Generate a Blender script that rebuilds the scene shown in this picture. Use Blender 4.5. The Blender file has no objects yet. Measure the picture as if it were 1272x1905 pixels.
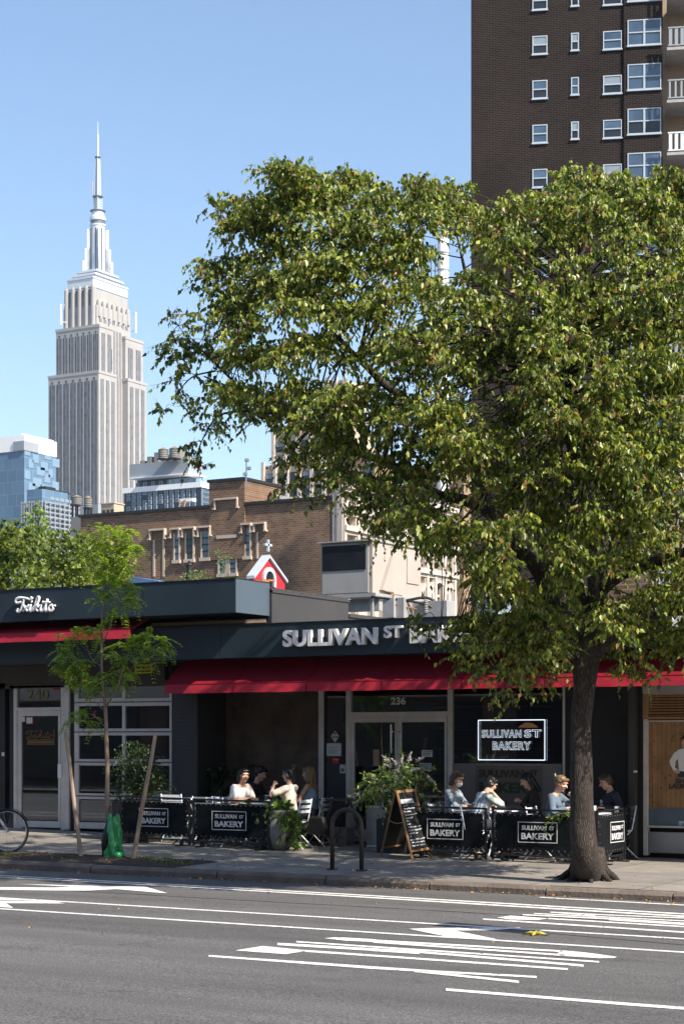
import bpy, math, random
import numpy as np
from mathutils import Vector, Matrix, noise
R = math.radians
random.seed(7)
rng = np.random.default_rng(11)
sc = bpy.context.scene
C = sc.collection

# ------------------------------------------------------------------ camera
CX, CY, CZ = 16.2, -28.1, 1.73          # standing by the far kerb of the avenue
FPX, HY = 3475.0, 1383.0                # focal length and eye level in photo pixels
S30, C30 = 0.5, math.cos(R(30))
cam = bpy.data.cameras.new('camera')
camo = bpy.data.objects.new('camera', cam)
C.objects.link(camo)
camo.location = (CX, CY, CZ)
camo.rotation_euler = (R(90), 0, R(30))
cam.sensor_fit = 'HORIZONTAL'
cam.sensor_width = 36
cam.lens = FPX / 1272 * 36
cam.shift_y = (HY - 952.5) / 1272
cam.clip_start = 0.1
cam.clip_end = 9000
sc.camera = camo

# ------------------------------------------------------------------ light
SUN_A, SUN_E = 12.0, 42.0
w = bpy.data.worlds.new("World")
sc.world = w
w.use_nodes = True
nt = w.node_tree
sky = nt.nodes.new('ShaderNodeTexSky')
sky.sky_type = 'NISHITA'
sky.sun_disc = False
sky.sun_elevation = R(SUN_E)
sky.sun_rotation = R(90 + SUN_A)
sky.altitude = 10
sky.air_density = 1.0
sky.dust_density = 0.9
sky.ozone_density = 1.9
nt.links.new(sky.outputs[0], nt.nodes['Background'].inputs[0])
nt.nodes['Background'].inputs[1].default_value = 0.12
sun = bpy.data.lights.new('sun', 'SUN')
sun.energy = 5.0
sun.angle = R(0.53)
sun.color = (1.0, 0.91, 0.78)
suno = bpy.data.objects.new('sun', sun)
C.objects.link(suno)
sd = Vector((math.cos(R(SUN_E)) * math.cos(R(SUN_A)), -math.cos(R(SUN_E)) * math.sin(R(SUN_A)), math.sin(R(SUN_E))))
suno.rotation_euler = sd.to_track_quat('Z', 'Y').to_euler()
suno.location = (30, -30, 40)
sc.view_settings.view_transform = 'Standard'
sc.view_settings.look = 'None'
sc.view_settings.gamma = 1
sc.view_settings.exposure = 0.85
sc.cycles.max_bounces = 8
sc.cycles.transparent_max_bounces = 16
sc.cycles.use_denoising = True

# ------------------------------------------------------------------ measuring
def ray(px, py=HY):
    u = (px - 636) / FPX
    return (-S30 + C30 * u, C30 + S30 * u, (HY - py) / FPX)
def atT(px, py, t):
    r = ray(px, py)
    return Vector((CX + r[0] * t, CY + r[1] * t, CZ + r[2] * t))
def onY(px, py, Y):
    return atT(px, py, (Y - CY) / ray(px)[1])
def onX(px, py, X):
    return atT(px, py, (X - CX) / ray(px)[0])
def face_z(X):
    return -.012 * X if X > 0 else -.022 * X
def curb_z(X):
    return -.115 - .005 * X
KY = -5.6
def ground_z(X, Y):
    a = min(max(-Y / 5.6, 0), 1.0)
    return face_z(X) * (1 - a) + curb_z(X) * a
def road_z(X, Y):
    return curb_z(X) - .12 + .012 * (min(-Y, 16) - 5.6) - .012 * max(-Y - 16, 0)
def hit(px, py, f):
    r = ray(px, py); t = 20.
    for i in range(40):
        t = (f(CX + r[0] * t, CY + r[1] * t) - CZ) / r[2]
    return atT(px, py, t)
def onroad(px, py): return hit(px, py, road_z)
def onwalk(px, py): return hit(px, py, ground_z)

# ------------------------------------------------------------------ materials
def mat(name, col, rough=.7, metal=0, var=.12, scale=3., bump=0., bscale=60., col2=None, emit=None, spec=None, stretch=None, trans=0, coat=0):
    m = bpy.data.materials.new(name); m.use_nodes = True
    n = m.node_tree.nodes; l = m.node_tree.links; b = n['Principled BSDF']
    b.inputs['Roughness'].default_value = rough
    b.inputs['Metallic'].default_value = metal
    if spec is not None: b.inputs['Specular IOR Level'].default_value = spec
    if coat: b.inputs['Coat Weight'].default_value = coat
    tc = n.new('ShaderNodeTexCoord'); src = tc.outputs['Object']
    if stretch:
        mp = n.new('ShaderNodeMapping'); mp.inputs['Scale'].default_value = stretch
        l.new(src, mp.inputs[0]); src = mp.outputs[0]
    nz = n.new('ShaderNodeTexNoise'); nz.inputs['Scale'].default_value = scale; nz.inputs['Detail'].default_value = 6
    nz.inputs['Roughness'].default_value = .65
    l.new(src, nz.inputs[0])
    rmp = n.new('ShaderNodeMapRange'); rmp.inputs[1].default_value = .3; rmp.inputs[2].default_value = .7
    l.new(nz.outputs[0], rmp.inputs[0])
    mx = n.new('ShaderNodeMix'); mx.data_type = 'RGBA'
    c2 = col2 or tuple(min(1, c * (1 + var)) for c in col)
    c1 = col if col2 else tuple(c * (1 - var) for c in col)
    mx.inputs[6].default_value = (*c1, 1); mx.inputs[7].default_value = (*c2, 1)
    l.new(rmp.outputs[0], mx.inputs[0]); l.new(mx.outputs[2], b.inputs['Base Color'])
    if bump:
        nb = n.new('ShaderNodeTexNoise'); nb.inputs['Scale'].default_value = bscale; nb.inputs['Detail'].default_value = 5
        l.new(src, nb.inputs[0])
        bp = n.new('ShaderNodeBump'); bp.inputs['Strength'].default_value = bump; bp.inputs['Distance'].default_value = .02
        l.new(nb.outputs[0], bp.inputs['Height']); l.new(bp.outputs[0], b.inputs['Normal'])
    if emit:
        b.inputs['Emission Color'].default_value = (*emit[0], 1); b.inputs['Emission Strength'].default_value = emit[1]
    return m

def brickmat(name, c1, c2, mortar, bw, bh, ms=.012, rough=.85, axis='xz', var=.25, nscale=.35, bias=0., spec=.2):
    """brick bond in metres; axis xz for walls along X, yz for walls along Y, n = by normal"""
    m = bpy.data.materials.new(name); m.use_nodes = True
    n = m.node_tree.nodes; l = m.node_tree.links; b = n['Principled BSDF']
    b.inputs['Roughness'].default_value = rough; b.inputs['Specular IOR Level'].default_value = spec
    tc = n.new('ShaderNodeTexCoord'); sep = n.new('ShaderNodeSeparateXYZ'); l.new(tc.outputs['Object'], sep.inputs[0])
    cmb = n.new('ShaderNodeCombineXYZ')
    if axis == 'xz':
        l.new(sep.outputs[0], cmb.inputs[0])
    elif axis == 'yz':
        l.new(sep.outputs[1], cmb.inputs[0])
    else:
        ad = n.new('ShaderNodeMath'); ad.operation = 'ADD'
        l.new(sep.outputs[0], ad.inputs[0]); l.new(sep.outputs[1], ad.inputs[1]); l.new(ad.outputs[0], cmb.inputs[0])
    l.new(sep.outputs[2], cmb.inputs[1])
    bt = n.new('ShaderNodeTexBrick'); bt.inputs['Scale'].default_value = 1
    bt.inputs['Brick Width'].default_value = bw; bt.inputs['Row Height'].default_value = bh
    bt.inputs['Mortar Size'].default_value = ms; bt.inputs['Bias'].default_value = bias
    bt.inputs['Color1'].default_value = (*c1, 1); bt.inputs['Color2'].default_value = (*c2, 1); bt.inputs['Mortar'].default_value = (*mortar, 1)
    l.new(cmb.outputs[0], bt.inputs[0])
    nz = n.new('ShaderNodeTexNoise'); nz.inputs['Scale'].default_value = nscale; nz.inputs['Detail'].default_value = 7
    nz.inputs['Roughness'].default_value = .7
    l.new(tc.outputs['Object'], nz.inputs[0])
    rm = n.new('ShaderNodeMapRange'); rm.inputs[1].default_value = .3; rm.inputs[2].default_value = .7
    rm.inputs[3].default_value = 1 - var; rm.inputs[4].default_value = 1 + var
    l.new(nz.outputs[0], rm.inputs[0])
    mx = n.new('ShaderNodeVectorMath'); mx.operation = 'SCALE'
    l.new(bt.outputs[0], mx.inputs[0]); l.new(rm.outputs[0], mx.inputs['Scale'])
    l.new(mx.outputs[0], b.inputs['Base Color'])
    bp = n.new('ShaderNodeBump'); bp.inputs['Strength'].default_value = .4; bp.inputs['Distance'].default_value = .01; bp.invert = True
    l.new(bt.outputs['Fac'], bp.inputs['Height']); l.new(bp.outputs[0], b.inputs['Normal'])
    return m

def leafmat(name, dark, mid, light, rough=.4, trans=.35, accent=None):
    m = bpy.data.materials.new(name); m.use_nodes = True
    n = m.node_tree.nodes; l = m.node_tree.links; b = n['Principled BSDF']
    b.inputs['Roughness'].default_value = rough
    g = n.new('ShaderNodeNewGeometry')
    cr = n.new('ShaderNodeValToRGB'); e = cr.color_ramp.elements
    e[0].position = 0; e[0].color = (*dark, 1); e[1].position = .55; e[1].color = (*mid, 1)
    x = e.new(.9); x.color = (*light, 1)
    if accent: x = e.new(.96); x.color = (*accent, 1)
    l.new(g.outputs['Random Per Island'], cr.inputs[0])
    l.new(cr.outputs[0], b.inputs['Base Color'])
    tr = n.new('ShaderNodeBsdfTranslucent')
    br = n.new('ShaderNodeVectorMath'); br.operation = 'MULTIPLY'; br.inputs[1].default_value = (1.5, 1.7, .5)
    l.new(cr.outputs[0], br.inputs[0]); l.new(br.outputs[0], tr.inputs[0])
    ms = n.new('ShaderNodeMixShader'); ms.inputs[0].default_value = trans
    l.new(b.outputs[0], ms.inputs[1]); l.new(tr.outputs[0], ms.inputs[2]); l.new(ms.outputs[0], n['Material Output'].inputs[0])
    return m

def glassmat(name, tint=(.75, .8, .82), refl=.10, rough=.02):
    m = bpy.data.materials.new(name); m.use_nodes = True
    n = m.node_tree.nodes; l = m.node_tree.links
    n.remove(n['Principled BSDF'])
    t = n.new('ShaderNodeBsdfTransparent'); t.inputs[0].default_value = (*tint, 1)
    g = n.new('ShaderNodeBsdfGlossy'); g.inputs['Roughness'].default_value = rough; g.inputs[0].default_value = (.9, .95, 1, 1)
    f = n.new('ShaderNodeFresnel'); f.inputs[0].default_value = 1.5
    a = n.new('ShaderNodeMath'); a.operation = 'ADD'; a.inputs[1].default_value = refl; l.new(f.outputs[0], a.inputs[0])
    x = n.new('ShaderNodeMixShader'); l.new(a.outputs[0], x.inputs[0]); l.new(t.outputs[0], x.inputs[1]); l.new(g.outputs[0], x.inputs[2])
    l.new(x.outputs[0], n['Material Output'].inputs[0])
    return m

M = {}
def mk(k, *a, **kw): M[k] = mat(k, *a, **kw)
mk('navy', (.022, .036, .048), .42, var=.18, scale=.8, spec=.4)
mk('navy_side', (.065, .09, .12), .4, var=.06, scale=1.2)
mk('grey_panel', (.040, .040, .042), .75, var=.12, scale=1.)
mk('soffit', (.02, .021, .024), .8)
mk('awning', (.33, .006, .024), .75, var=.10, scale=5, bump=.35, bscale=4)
mk('alu', (.58, .55, .52), .45, metal=.1, var=.12, scale=4)
mk('alu_grey', (.36, .35, .34), .5, metal=.2, var=.15, scale=3)
mk('darkmetal', (.025, .026, .028), .45, metal=.3, var=.2)
mk('blackpaint', (.012, .012, .013), .5, var=.3)
mk('canvas', (.007, .009, .011), .9, spec=.12, var=.35, scale=6, bump=.3, bscale=9)
mk('awning_shaded', (.20, .006, .017), .85, var=.15, scale=2, bump=.4, bscale=3, spec=.2)  # awning red darkened, standing in for shade on the slope under the fascia
mk('white', (.78, .78, .78), .5, var=.05)
mk('whitepaint', (.66, .70, .78), .5, var=.08)
mk('print_white', (.62, .63, .65), .7, var=.03)
mk('letter_metal', (.80, .80, .81), .4, metal=.1, var=.08)
mk('stucco', (.085, .062, .048), .85, var=.5, scale=2.2, bump=.2, bscale=12)
mk('darkwall', (.017, .017, .019), .7, var=.3)
mk('olive', (.045, .042, .038), .7, var=.15)
mk('paintbrick', (.13, .13, .14), .75, var=.1)
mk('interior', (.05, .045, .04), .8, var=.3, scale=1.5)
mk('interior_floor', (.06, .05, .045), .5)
mk('wood', (.33, .18, .08), .6, var=.3, scale=4, stretch=(1, 1, .15), bump=.2)
mk('stakewood', (.36, .26, .19), .8, var=.3, scale=5, stretch=(3, 3, .3), bump=.4)
mk('darkwood', (.045, .03, .024), .5, var=.3)
mk('steel', (.34, .37, .41), .38, metal=.7, var=.1)
mk('rack', (.045, .038, .034), .55, metal=.3, var=.3, scale=9)
mk('chalk', (.012, .013, .014), .6, var=.2)
mk('chalkwrite', (.7, .72, .75), .9, var=.2)
mk('pot', (.20, .185, .175), .6, var=.12, scale=5)
mk('planter', (.012, .012, .013), .6)
mk('soil', (.05, .035, .026), .95, var=.5, scale=14, bump=1., bscale=30)
mk('curb', (.15, .12, .10), .85, var=.35, scale=2.5, bump=.6, bscale=18)
mk('yellow', (.62, .52, .02), .5, var=.05)
mk('black', (.01, .01, .01), .6)
mk('red', (.42, .015, .02), .5)
mk('paper', (.6, .6, .58), .7, var=.05)
mk('paper_blue', (.42, .5, .58), .5, var=.1)
mk('kraft', (.32, .22, .14), .7)
mk('tyre', (.015, .015, .016), .7)
mk('chrome', (.55, .56, .58), .25, metal=.9, var=.03)
mk('skin', (.56, .34, .25), .5, var=.06, scale=12)
mk('skin_tan', (.46, .26, .18), .5, var=.06, scale=12)
mk('hair_black', (.008, .007, .007), .4, var=.4, scale=30, stretch=(1, 1, .2))
mk('hair_brown', (.045, .026, .016), .4, var=.4, scale=30, stretch=(1, 1, .2))
mk('hair_blond', (.17, .105, .055), .45, var=.4, scale=30, stretch=(1, 1, .2))
mk('eye', (.02, .012, .01), .3); mk('lip', (.36, .10, .09), .5)
mk('cl_white', (.72, .70, .68), .85, var=.06, bump=.2, bscale=10)
mk('cl_beige', (.70, .56, .42), .85, var=.12, scale=6, col2=(.80, .74, .66), bump=.2, bscale=10)
mk('cl_black', (.012, .012, .014), .85)
mk('cl_blue', (.20, .33, .43), .85, var=.1)
mk('cl_denim', (.11, .15, .20), .9, var=.2, scale=8, bump=.2, bscale=30)
mk('cl_navy', (.012, .02, .032), .85, var=.2)
mk('cl_floral', (.03, .07, .14), .85, scale=28, col2=(.55, .62, .68))
mk('cl_brown', (.022, .017, .016), .85)
mk('cl_trouser', (.03, .035, .05), .9)
mk('concrete_far', (.34, .33, .32), .8)
mk('limestone', (.345, .335, .325), .85, var=.10, scale=.12)
mk('limestone_dark', (.30, .285, .28), .85, var=.10, scale=.12)
mk('mast', (.60, .64, .68), .35, metal=.15, var=.05, scale=.3)
mk('mast_dark', (.10, .13, .17), .5)
mk('glasspale', (.17, .26, .36), .3, var=.1)
mk('cream', (.38, .33, .29), .7, var=.06, scale=1.5)
mk('cream_grey', (.32, .31, .29), .7, var=.06)
mk('terracotta', (.50, .44, .39), .75, var=.12, scale=1.2)
mk('stone_trim', (.52, .43, .35), .8, var=.12, scale=2)
mk('glassdark', (.02, .024, .028), .12, var=.4, scale=.6)
mk('glassblue', (.05, .085, .13), .1, var=.3, scale=.8, spec=.8)
mk('glassmid', (.055, .09, .135), .1, var=.55, scale=.45, spec=.8)
mk('blind', (.21, .26, .31), .5, var=.1)
mk('frame_white', (.38, .44, .50), .5, var=.05)
mk('churchred', (.36, .015, .028), .7, var=.06)
mk('churchwhite', (.40, .44, .50), .6, var=.06)
mk('deco', (.46, .36, .28), .8, var=.12, scale=.2)
mk('whiteroof', (.85, .85, .85), .6, var=.03)
mk('hotel_grey', (.27, .30, .34), .6, var=.05, scale=.2)
mk('hotel_dark', (.018, .03, .05), .25, var=.25, scale=.25)
mk('tanwood', (.25, .17, .11), .8, var=.2, stretch=(3, 3, .2))
mk('tankgrey', (.20, .19, .18), .8, var=.2, scale=1, stretch=(3, 3, .2))
mk('orange_roof', (.42, .15, .06), .8, var=.2)
mk('blue_tarp', (.10, .2, .4), .5)
mk('rust', (.22, .10, .05), .8, var=.3)
mk('bag_green', (.02, .27, .075), .32, var=.35, scale=9, bump=1.0, bscale=14, coat=.4)
mk('bark_young', (.22, .16, .12), .85, var=.3, scale=12, stretch=(1, 1, .3), bump=.5)
mk('stem', (.10, .09, .04), .8)
mk('peel', (.42, .33, .03), .6, var=.4, scale=30)
mk('litter', (.42, .24, .07), .7, var=.3, scale=30)
mk('flower', (.62, .54, .58), .8, var=.15, scale=40)
mk('plaster_side', (.30, .23, .17), .85)
M['brick_school'] = brickmat('brick_school', (.22, .135, .085), (.14, .08, .05), (.25, .19, .145), .46, .16, .022, axis='xz', var=.3, nscale=.5)
M['brick_tower'] = brickmat('brick_tower', (.010, .0068, .006), (.018, .011, .009), (.052, .045, .043), .31, .095, .010, axis='n', var=.25, nscale=.25)
M['brick_tan'] = brickmat('brick_tan', (.22, .13, .08), (.30, .19, .12), (.3, .25, .2), .4, .15, .02, axis='n')
M['brick_tan2'] = brickmat('brick_tan2', (.42, .32, .22), (.46, .36, .26), (.4, .33, .26), .4, .15, .02, axis='n')
M['brick_paint'] = brickmat('brick_paint', (.062, .060, .064), (.068, .066, .070), (.050, .049, .052), .22, .07, .006, axis='n', var=.1)
M['brick_street'] = brickmat('brick_street', (.11, .06, .045), (.16, .09, .065), (.16, .13, .11), .22, .07, .01, axis='n')
M['curtain'] = brickmat('curtain', (.10, .17, .26), (.12, .20, .30), (.15, .23, .33), 3.2, 3.4, .12, rough=.25, axis='n', var=.12, nscale=.05)
M['curtain_grey'] = brickmat('curtain_grey', (.16, .19, .23), (.09, .12, .16), (.30, .33, .37), 2.4, 2.2, .16, rough=.5, axis='n', var=.3, nscale=.15)
M['esb_strip'] = brickmat('esb_strip', (.012, .02, .04), (.06, .09, .14), (.08, .082, .09), 1.9, 3.75, .20, rough=.5, axis='n', var=.2, nscale=.2)
M['esb_strip_w'] = brickmat('esb_strip_w', (.03, .05, .09), (.10, .15, .22), (.13, .128, .13), 1.6, 3.75, .5, rough=.5, axis='n', var=.2, nscale=.2)
M['pine'] = brickmat('pine', (.34, .19, .085), (.27, .145, .065), (.12, .06, .025), 3.5, .075, .003, rough=.5, axis='xz', var=.3, nscale=3)
# pine boards stand upright: swap the axes
_n = M['pine'].node_tree
for lk in list(_n.links):
    if lk.to_node.type == 'COMBXYZ': _n.links.remove(lk)
_s = [x for x in _n.nodes if x.type == 'SEPXYZ'][0]; _c = [x for x in _n.nodes if x.type == 'COMBXYZ'][0]
_n.links.new(_s.outputs[2], _c.inputs[0]); _n.links.new(_s.outputs[0], _c.inputs[1])
M['leaf_pear'] = leafmat('leaf_pear', (.034, .062, .012), (.145, .185, .030), (.40, .42, .085), rough=.38, trans=.38, accent=(.26, .13, .05))
M['leaf_locust'] = leafmat('leaf_locust', (.12, .19, .022), (.23, .32, .038), (.37, .44, .06), rough=.5, trans=.4)
M['leaf_maple'] = leafmat('leaf_maple', (.045, .075, .012), (.105, .145, .022), (.23, .26, .04), rough=.5, trans=.35)
M['leaf_box'] = leafmat('leaf_box', (.015, .035, .010), (.03, .06, .018), (.05, .09, .03), rough=.4, trans=.2)
M['leaf_vine'] = leafmat('leaf_vine', (.04, .09, .015), (.09, .17, .025), (.17, .27, .04), rough=.45, trans=.35)
M['leaf_dark'] = leafmat('leaf_dark', (.012, .03, .010), (.02, .045, .015), (.03, .07, .02), rough=.5, trans=.2)
M['leaf_bud'] = leafmat('leaf_bud', (.07, .12, .03), (.16, .24, .07), (.30, .36, .14), rough=.5, trans=.35)
M['glass'] = glassmat('glass', (.6, .62, .64), .10)
M['glass_clear'] = glassmat('glass_clear', (.85, .87, .88), .03)
M['neon'] = mat('neon', (.8, .9, 1), .4, emit=((.78, .88, 1), 0.7))
M['warm_lamp'] = mat('warm_lamp', (.8, .5, .3), .5, emit=((1, .45, .18), .3))

def special():
    # asphalt: aggregate speckle, darker wheel tracks along the lanes, oil spots
    m = bpy.data.materials.new('asphalt'); m.use_nodes = True
    n = m.node_tree.nodes; l = m.node_tree.links; b = n['Principled BSDF']; b.inputs['Roughness'].default_value = .82
    tc = n.new('ShaderNodeTexCoord')
    v = n.new('ShaderNodeTexVoronoi'); v.inputs['Scale'].default_value = 62; l.new(tc.outputs['Object'], v.inputs[0])
    n1 = n.new('ShaderNodeTexNoise'); n1.inputs['Scale'].default_value = 55; n1.inputs['Detail'].default_value = 3; l.new(tc.outputs['Object'], n1.inputs[0])
    mp = n.new('ShaderNodeMapping'); mp.inputs['Scale'].default_value = (.12, 1.1, 1); l.new(tc.outputs['Object'], mp.inputs[0])
    n2 = n.new('ShaderNodeTexNoise'); n2.inputs['Scale'].default_value = 1.2; n2.inputs['Detail'].default_value = 6; l.new(mp.outputs[0], n2.inputs[0])
    cr = n.new('ShaderNodeValToRGB'); e = cr.color_ramp.elements
    e[0].position = .3; e[0].color = (.034, .033, .033, 1); e[1].position = .72; e[1].color = (.165, .158, .155, 1)
    l.new(n1.outputs[0], cr.inputs[0])
    c2 = n.new('ShaderNodeValToRGB'); e = c2.color_ramp.elements
    e[0].position = .0; e[0].color = (.5, .5, .5, 1); e[1].position = .5; e[1].color = (0, 0, 0, 1)
    sp = n.new('ShaderNodeValToRGB'); e = sp.color_ramp.elements
    e[0].position = .93; e[0].color = (0, 0, 0, 1); e[1].position = .96; e[1].color = (.26, .24, .22, 1)
    l.new(v.outputs['Color'], sp.inputs[0])
    ad = n.new('ShaderNodeMix'); ad.data_type = 'RGBA'; ad.blend_type = 'ADD'; ad.inputs[0].default_value = .6
    l.new(cr.outputs[0], ad.inputs[6]); l.new(sp.outputs[0], ad.inputs[7])
    mr = n.new('ShaderNodeMapRange'); mr.inputs[1].default_value = .3; mr.inputs[2].default_value = .7; mr.inputs[3].default_value = .70; mr.inputs[4].default_value = 1.18
    l.new(n2.outputs[0], mr.inputs[0])
    n3 = n.new('ShaderNodeTexNoise'); n3.inputs['Scale'].default_value = 1.1; n3.inputs['Detail'].default_value = 8; n3.inputs['Roughness'].default_value = .7; l.new(tc.outputs['Object'], n3.inputs[0])
    m3 = n.new('ShaderNodeMapRange'); m3.inputs[1].default_value = .58; m3.inputs[2].default_value = .66; m3.inputs[3].default_value = 1; m3.inputs[4].default_value = .80; l.new(n3.outputs[0], m3.inputs[0])
    v3 = n.new('ShaderNodeTexVoronoi'); v3.feature = 'DISTANCE_TO_EDGE'; v3.inputs['Scale'].default_value = .45; w3 = n.new('ShaderNodeVectorMath'); w3.operation = 'MULTIPLY_ADD'; w3.inputs[1].default_value = (1.2, 1.2, 0); l.new(n3.outputs['Color'], w3.inputs[0]); l.new(tc.outputs['Object'], w3.inputs[2]); l.new(w3.outputs[0], v3.inputs[0])
    c3 = n.new('ShaderNodeMapRange'); c3.inputs[1].default_value = 0; c3.inputs[2].default_value = .008; c3.inputs[3].default_value = .62; c3.inputs[4].default_value = 1; l.new(v3.outputs[0], c3.inputs[0])
    q3 = n.new('ShaderNodeMath'); q3.operation = 'MULTIPLY'; l.new(m3.outputs[0], q3.inputs[0]); l.new(c3.outputs[0], q3.inputs[1]); q4 = n.new('ShaderNodeMath'); q4.operation = 'MULTIPLY'; l.new(q3.outputs[0], q4.inputs[0]); l.new(mr.outputs[0], q4.inputs[1])
    ml = n.new('ShaderNodeVectorMath'); ml.operation = 'SCALE'; l.new(ad.outputs[2], ml.inputs[0]); l.new(q4.outputs[0], ml.inputs['Scale'])
    l.new(ml.outputs[0], b.inputs['Base Color'])
    bp = n.new('ShaderNodeBump'); bp.inputs['Strength'].default_value = .7; bp.inputs['Distance'].default_value = .006
    l.new(n1.outputs[0], bp.inputs['Height']); l.new(bp.outputs[0], b.inputs['Normal'])
    M['asphalt'] = m
    # road paint, worn
    m = bpy.data.materials.new('roadpaint'); m.use_nodes = True
    n = m.node_tree.nodes; l = m.node_tree.links; b = n['Principled BSDF']; b.inputs['Roughness'].default_value = .6
    tc = n.new('ShaderNodeTexCoord'); n1 = n.new('ShaderNodeTexNoise'); n1.inputs['Scale'].default_value = 30; n1.inputs['Detail'].default_value = 8
    l.new(tc.outputs['Object'], n1.inputs[0])
    cr = n.new('ShaderNodeValToRGB'); e = cr.color_ramp.elements
    e[0].position = .33; e[0].color = (.20, .19, .18, 1); e[1].position = .46; e[1].color = (.74, .73, .71, 1)
    l.new(n1.outputs[0], cr.inputs[0]); l.new(cr.outputs[0], b.inputs['Base Color'])
    M['roadpaint'] = m
    # pavement flags
    m = bpy.data.materials.new('flags'); m.use_nodes = True
    n = m.node_tree.nodes; l = m.node_tree.links; b = n['Principled BSDF']; b.inputs['Roughness'].default_value = .85
    tc = n.new('ShaderNodeTexCoord')
    bt = n.new('ShaderNodeTexBrick'); bt.offset = 0; bt.inputs['Scale'].default_value = 1
    bt.inputs['Brick Width'].default_value = 1.5; bt.inputs['Row Height'].default_value = 1.5; bt.inputs['Mortar Size'].default_value = .012
    bt.inputs['Color1'].default_value = (.215, .195, .175, 1); bt.inputs['Color2'].default_value = (.27, .245, .215, 1); bt.inputs['Mortar'].default_value = (.08, .07, .065, 1)
    l.new(tc.outputs['Object'], bt.inputs[0])
    n1 = n.new('ShaderNodeTexNoise'); n1.inputs['Scale'].default_value = 2.2; n1.inputs['Detail'].default_value = 9; n1.inputs['Roughness'].default_value = .7
    l.new(tc.outputs['Object'], n1.inputs[0])
    mr = n.new('ShaderNodeMapRange'); mr.inputs[1].default_value = .3; mr.inputs[2].default_value = .7; mr.inputs[3].default_value = .7; mr.inputs[4].default_value = 1.15
    l.new(n1.outputs[0], mr.inputs[0])
    v = n.new('ShaderNodeTexVoronoi'); v.inputs['Scale'].default_value = 7; l.new(tc.outputs['Object'], v.inputs[0])
    gum = n.new('ShaderNodeMapRange'); gum.inputs[1].default_value = .10; gum.inputs[2].default_value = .14; gum.inputs[3].default_value = .55; gum.inputs[4].default_value = 1
    l.new(v.outputs['Distance'], gum.inputs[0])
    mm = n.new('ShaderNodeMath'); mm.operation = 'MULTIPLY'; l.new(mr.outputs[0], mm.inputs[0]); l.new(gum.outputs[0], mm.inputs[1])
    ml = n.new('ShaderNodeVectorMath'); ml.operation = 'SCALE'; l.new(bt.outputs[0], ml.inputs[0]); l.new(mm.outputs[0], ml.inputs['Scale'])
    l.new(ml.outputs[0], b.inputs['Base Color'])
    M['flags'] = m
    # furrowed bark
    m = bpy.data.materials.new('bark'); m.use_nodes = True
    n = m.node_tree.nodes; l = m.node_tree.links; b = n['Principled BSDF']; b.inputs['Roughness'].default_value = .9
    tc = n.new('ShaderNodeTexCoord'); mp = n.new('ShaderNodeMapping'); mp.inputs['Scale'].default_value = (1, 1, .16); l.new(tc.outputs['Object'], mp.inputs[0])
    v = n.new('ShaderNodeTexVoronoi'); v.feature = 'DISTANCE_TO_EDGE'; v.inputs['Scale'].default_value = 46; 
    nz = n.new('ShaderNodeTexNoise'); nz.inputs['Scale'].default_value = 9; nz.inputs['Detail'].default_value = 8; l.new(mp.outputs[0], nz.inputs[0])
    av = n.new('ShaderNodeVectorMath'); av.operation = 'MULTIPLY_ADD'; av.inputs[1].default_value = (.12, .12, .12)
    l.new(nz.outputs['Color'], av.inputs[0]); l.new(mp.outputs[0], av.inputs[2]); l.new(av.outputs[0], v.inputs[0])
    cr = n.new('ShaderNodeValToRGB'); e = cr.color_ramp.elements
    e[0].position = .0; e[0].color = (.012, .009, .007, 1); e[1].position = .25; e[1].color = (.068, .052, .043, 1)
    l.new(v.outputs[0], cr.inputs[0])
    ml = n.new('ShaderNodeVectorMath'); ml.operation = 'SCALE'; l.new(cr.outputs[0], ml.inputs[0])
    mr = n.new('ShaderNodeMapRange'); mr.inputs[1].default_value = .3; mr.inputs[2].default_value = .7; mr.inputs[3].default_value = .55; mr.inputs[4].default_value = 1.35
    l.new(nz.outputs[0], mr.inputs[0]); l.new(mr.outputs[0], ml.inputs['Scale']); l.new(ml.outputs[0], b.inputs['Base Color'])
    bp = n.new('ShaderNodeBump'); bp.inputs['Strength'].default_value = 1; bp.inputs['Distance'].default_value = .025
    l.new(v.outputs[0], bp.inputs['Height']); l.new(bp.outputs[0], b.inputs['Normal'])
    M['bark'] = m
    # striped shirt: broad white, green, blue and black stripes running down the back
    m = bpy.data.materials.new('cl_stripe'); m.use_nodes = True
    n = m.node_tree.nodes; l = m.node_tree.links; b = n['Principled BSDF']; b.inputs['Roughness'].default_value = .85
    tc = n.new('ShaderNodeTexCoord'); sp = n.new('ShaderNodeSeparateXYZ'); l.new(tc.outputs['Object'], sp.inputs[0])
    mu = n.new('ShaderNodeMath'); mu.operation = 'MULTIPLY'; mu.inputs[1].default_value = 7.5; l.new(sp.outputs[0], mu.inputs[0])
    fr = n.new('ShaderNodeMath'); fr.operation = 'FRACT'; l.new(mu.outputs[0], fr.inputs[0])
    cr = n.new('ShaderNodeValToRGB'); cr.color_ramp.interpolation = 'CONSTANT'; e = cr.color_ramp.elements
    e[0].position = 0; e[0].color = (.6, .66, .72, 1); e[1].position = .42; e[1].color = (.02, .03, .06, 1)
    for p, c in ((.55, (.6, .66, .72)), (.62, (.16, .28, .06)), (.68, (.55, .6, .68)), (.8, (.05, .12, .28)), (.88, (.6, .66, .72))):
        x = e.new(p); x.color = (*c, 1)
    l.new(fr.outputs[0], cr.inputs[0]); l.new(cr.outputs[0], b.inputs['Base Color'])
    M['cl_stripe'] = m
special()

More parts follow.
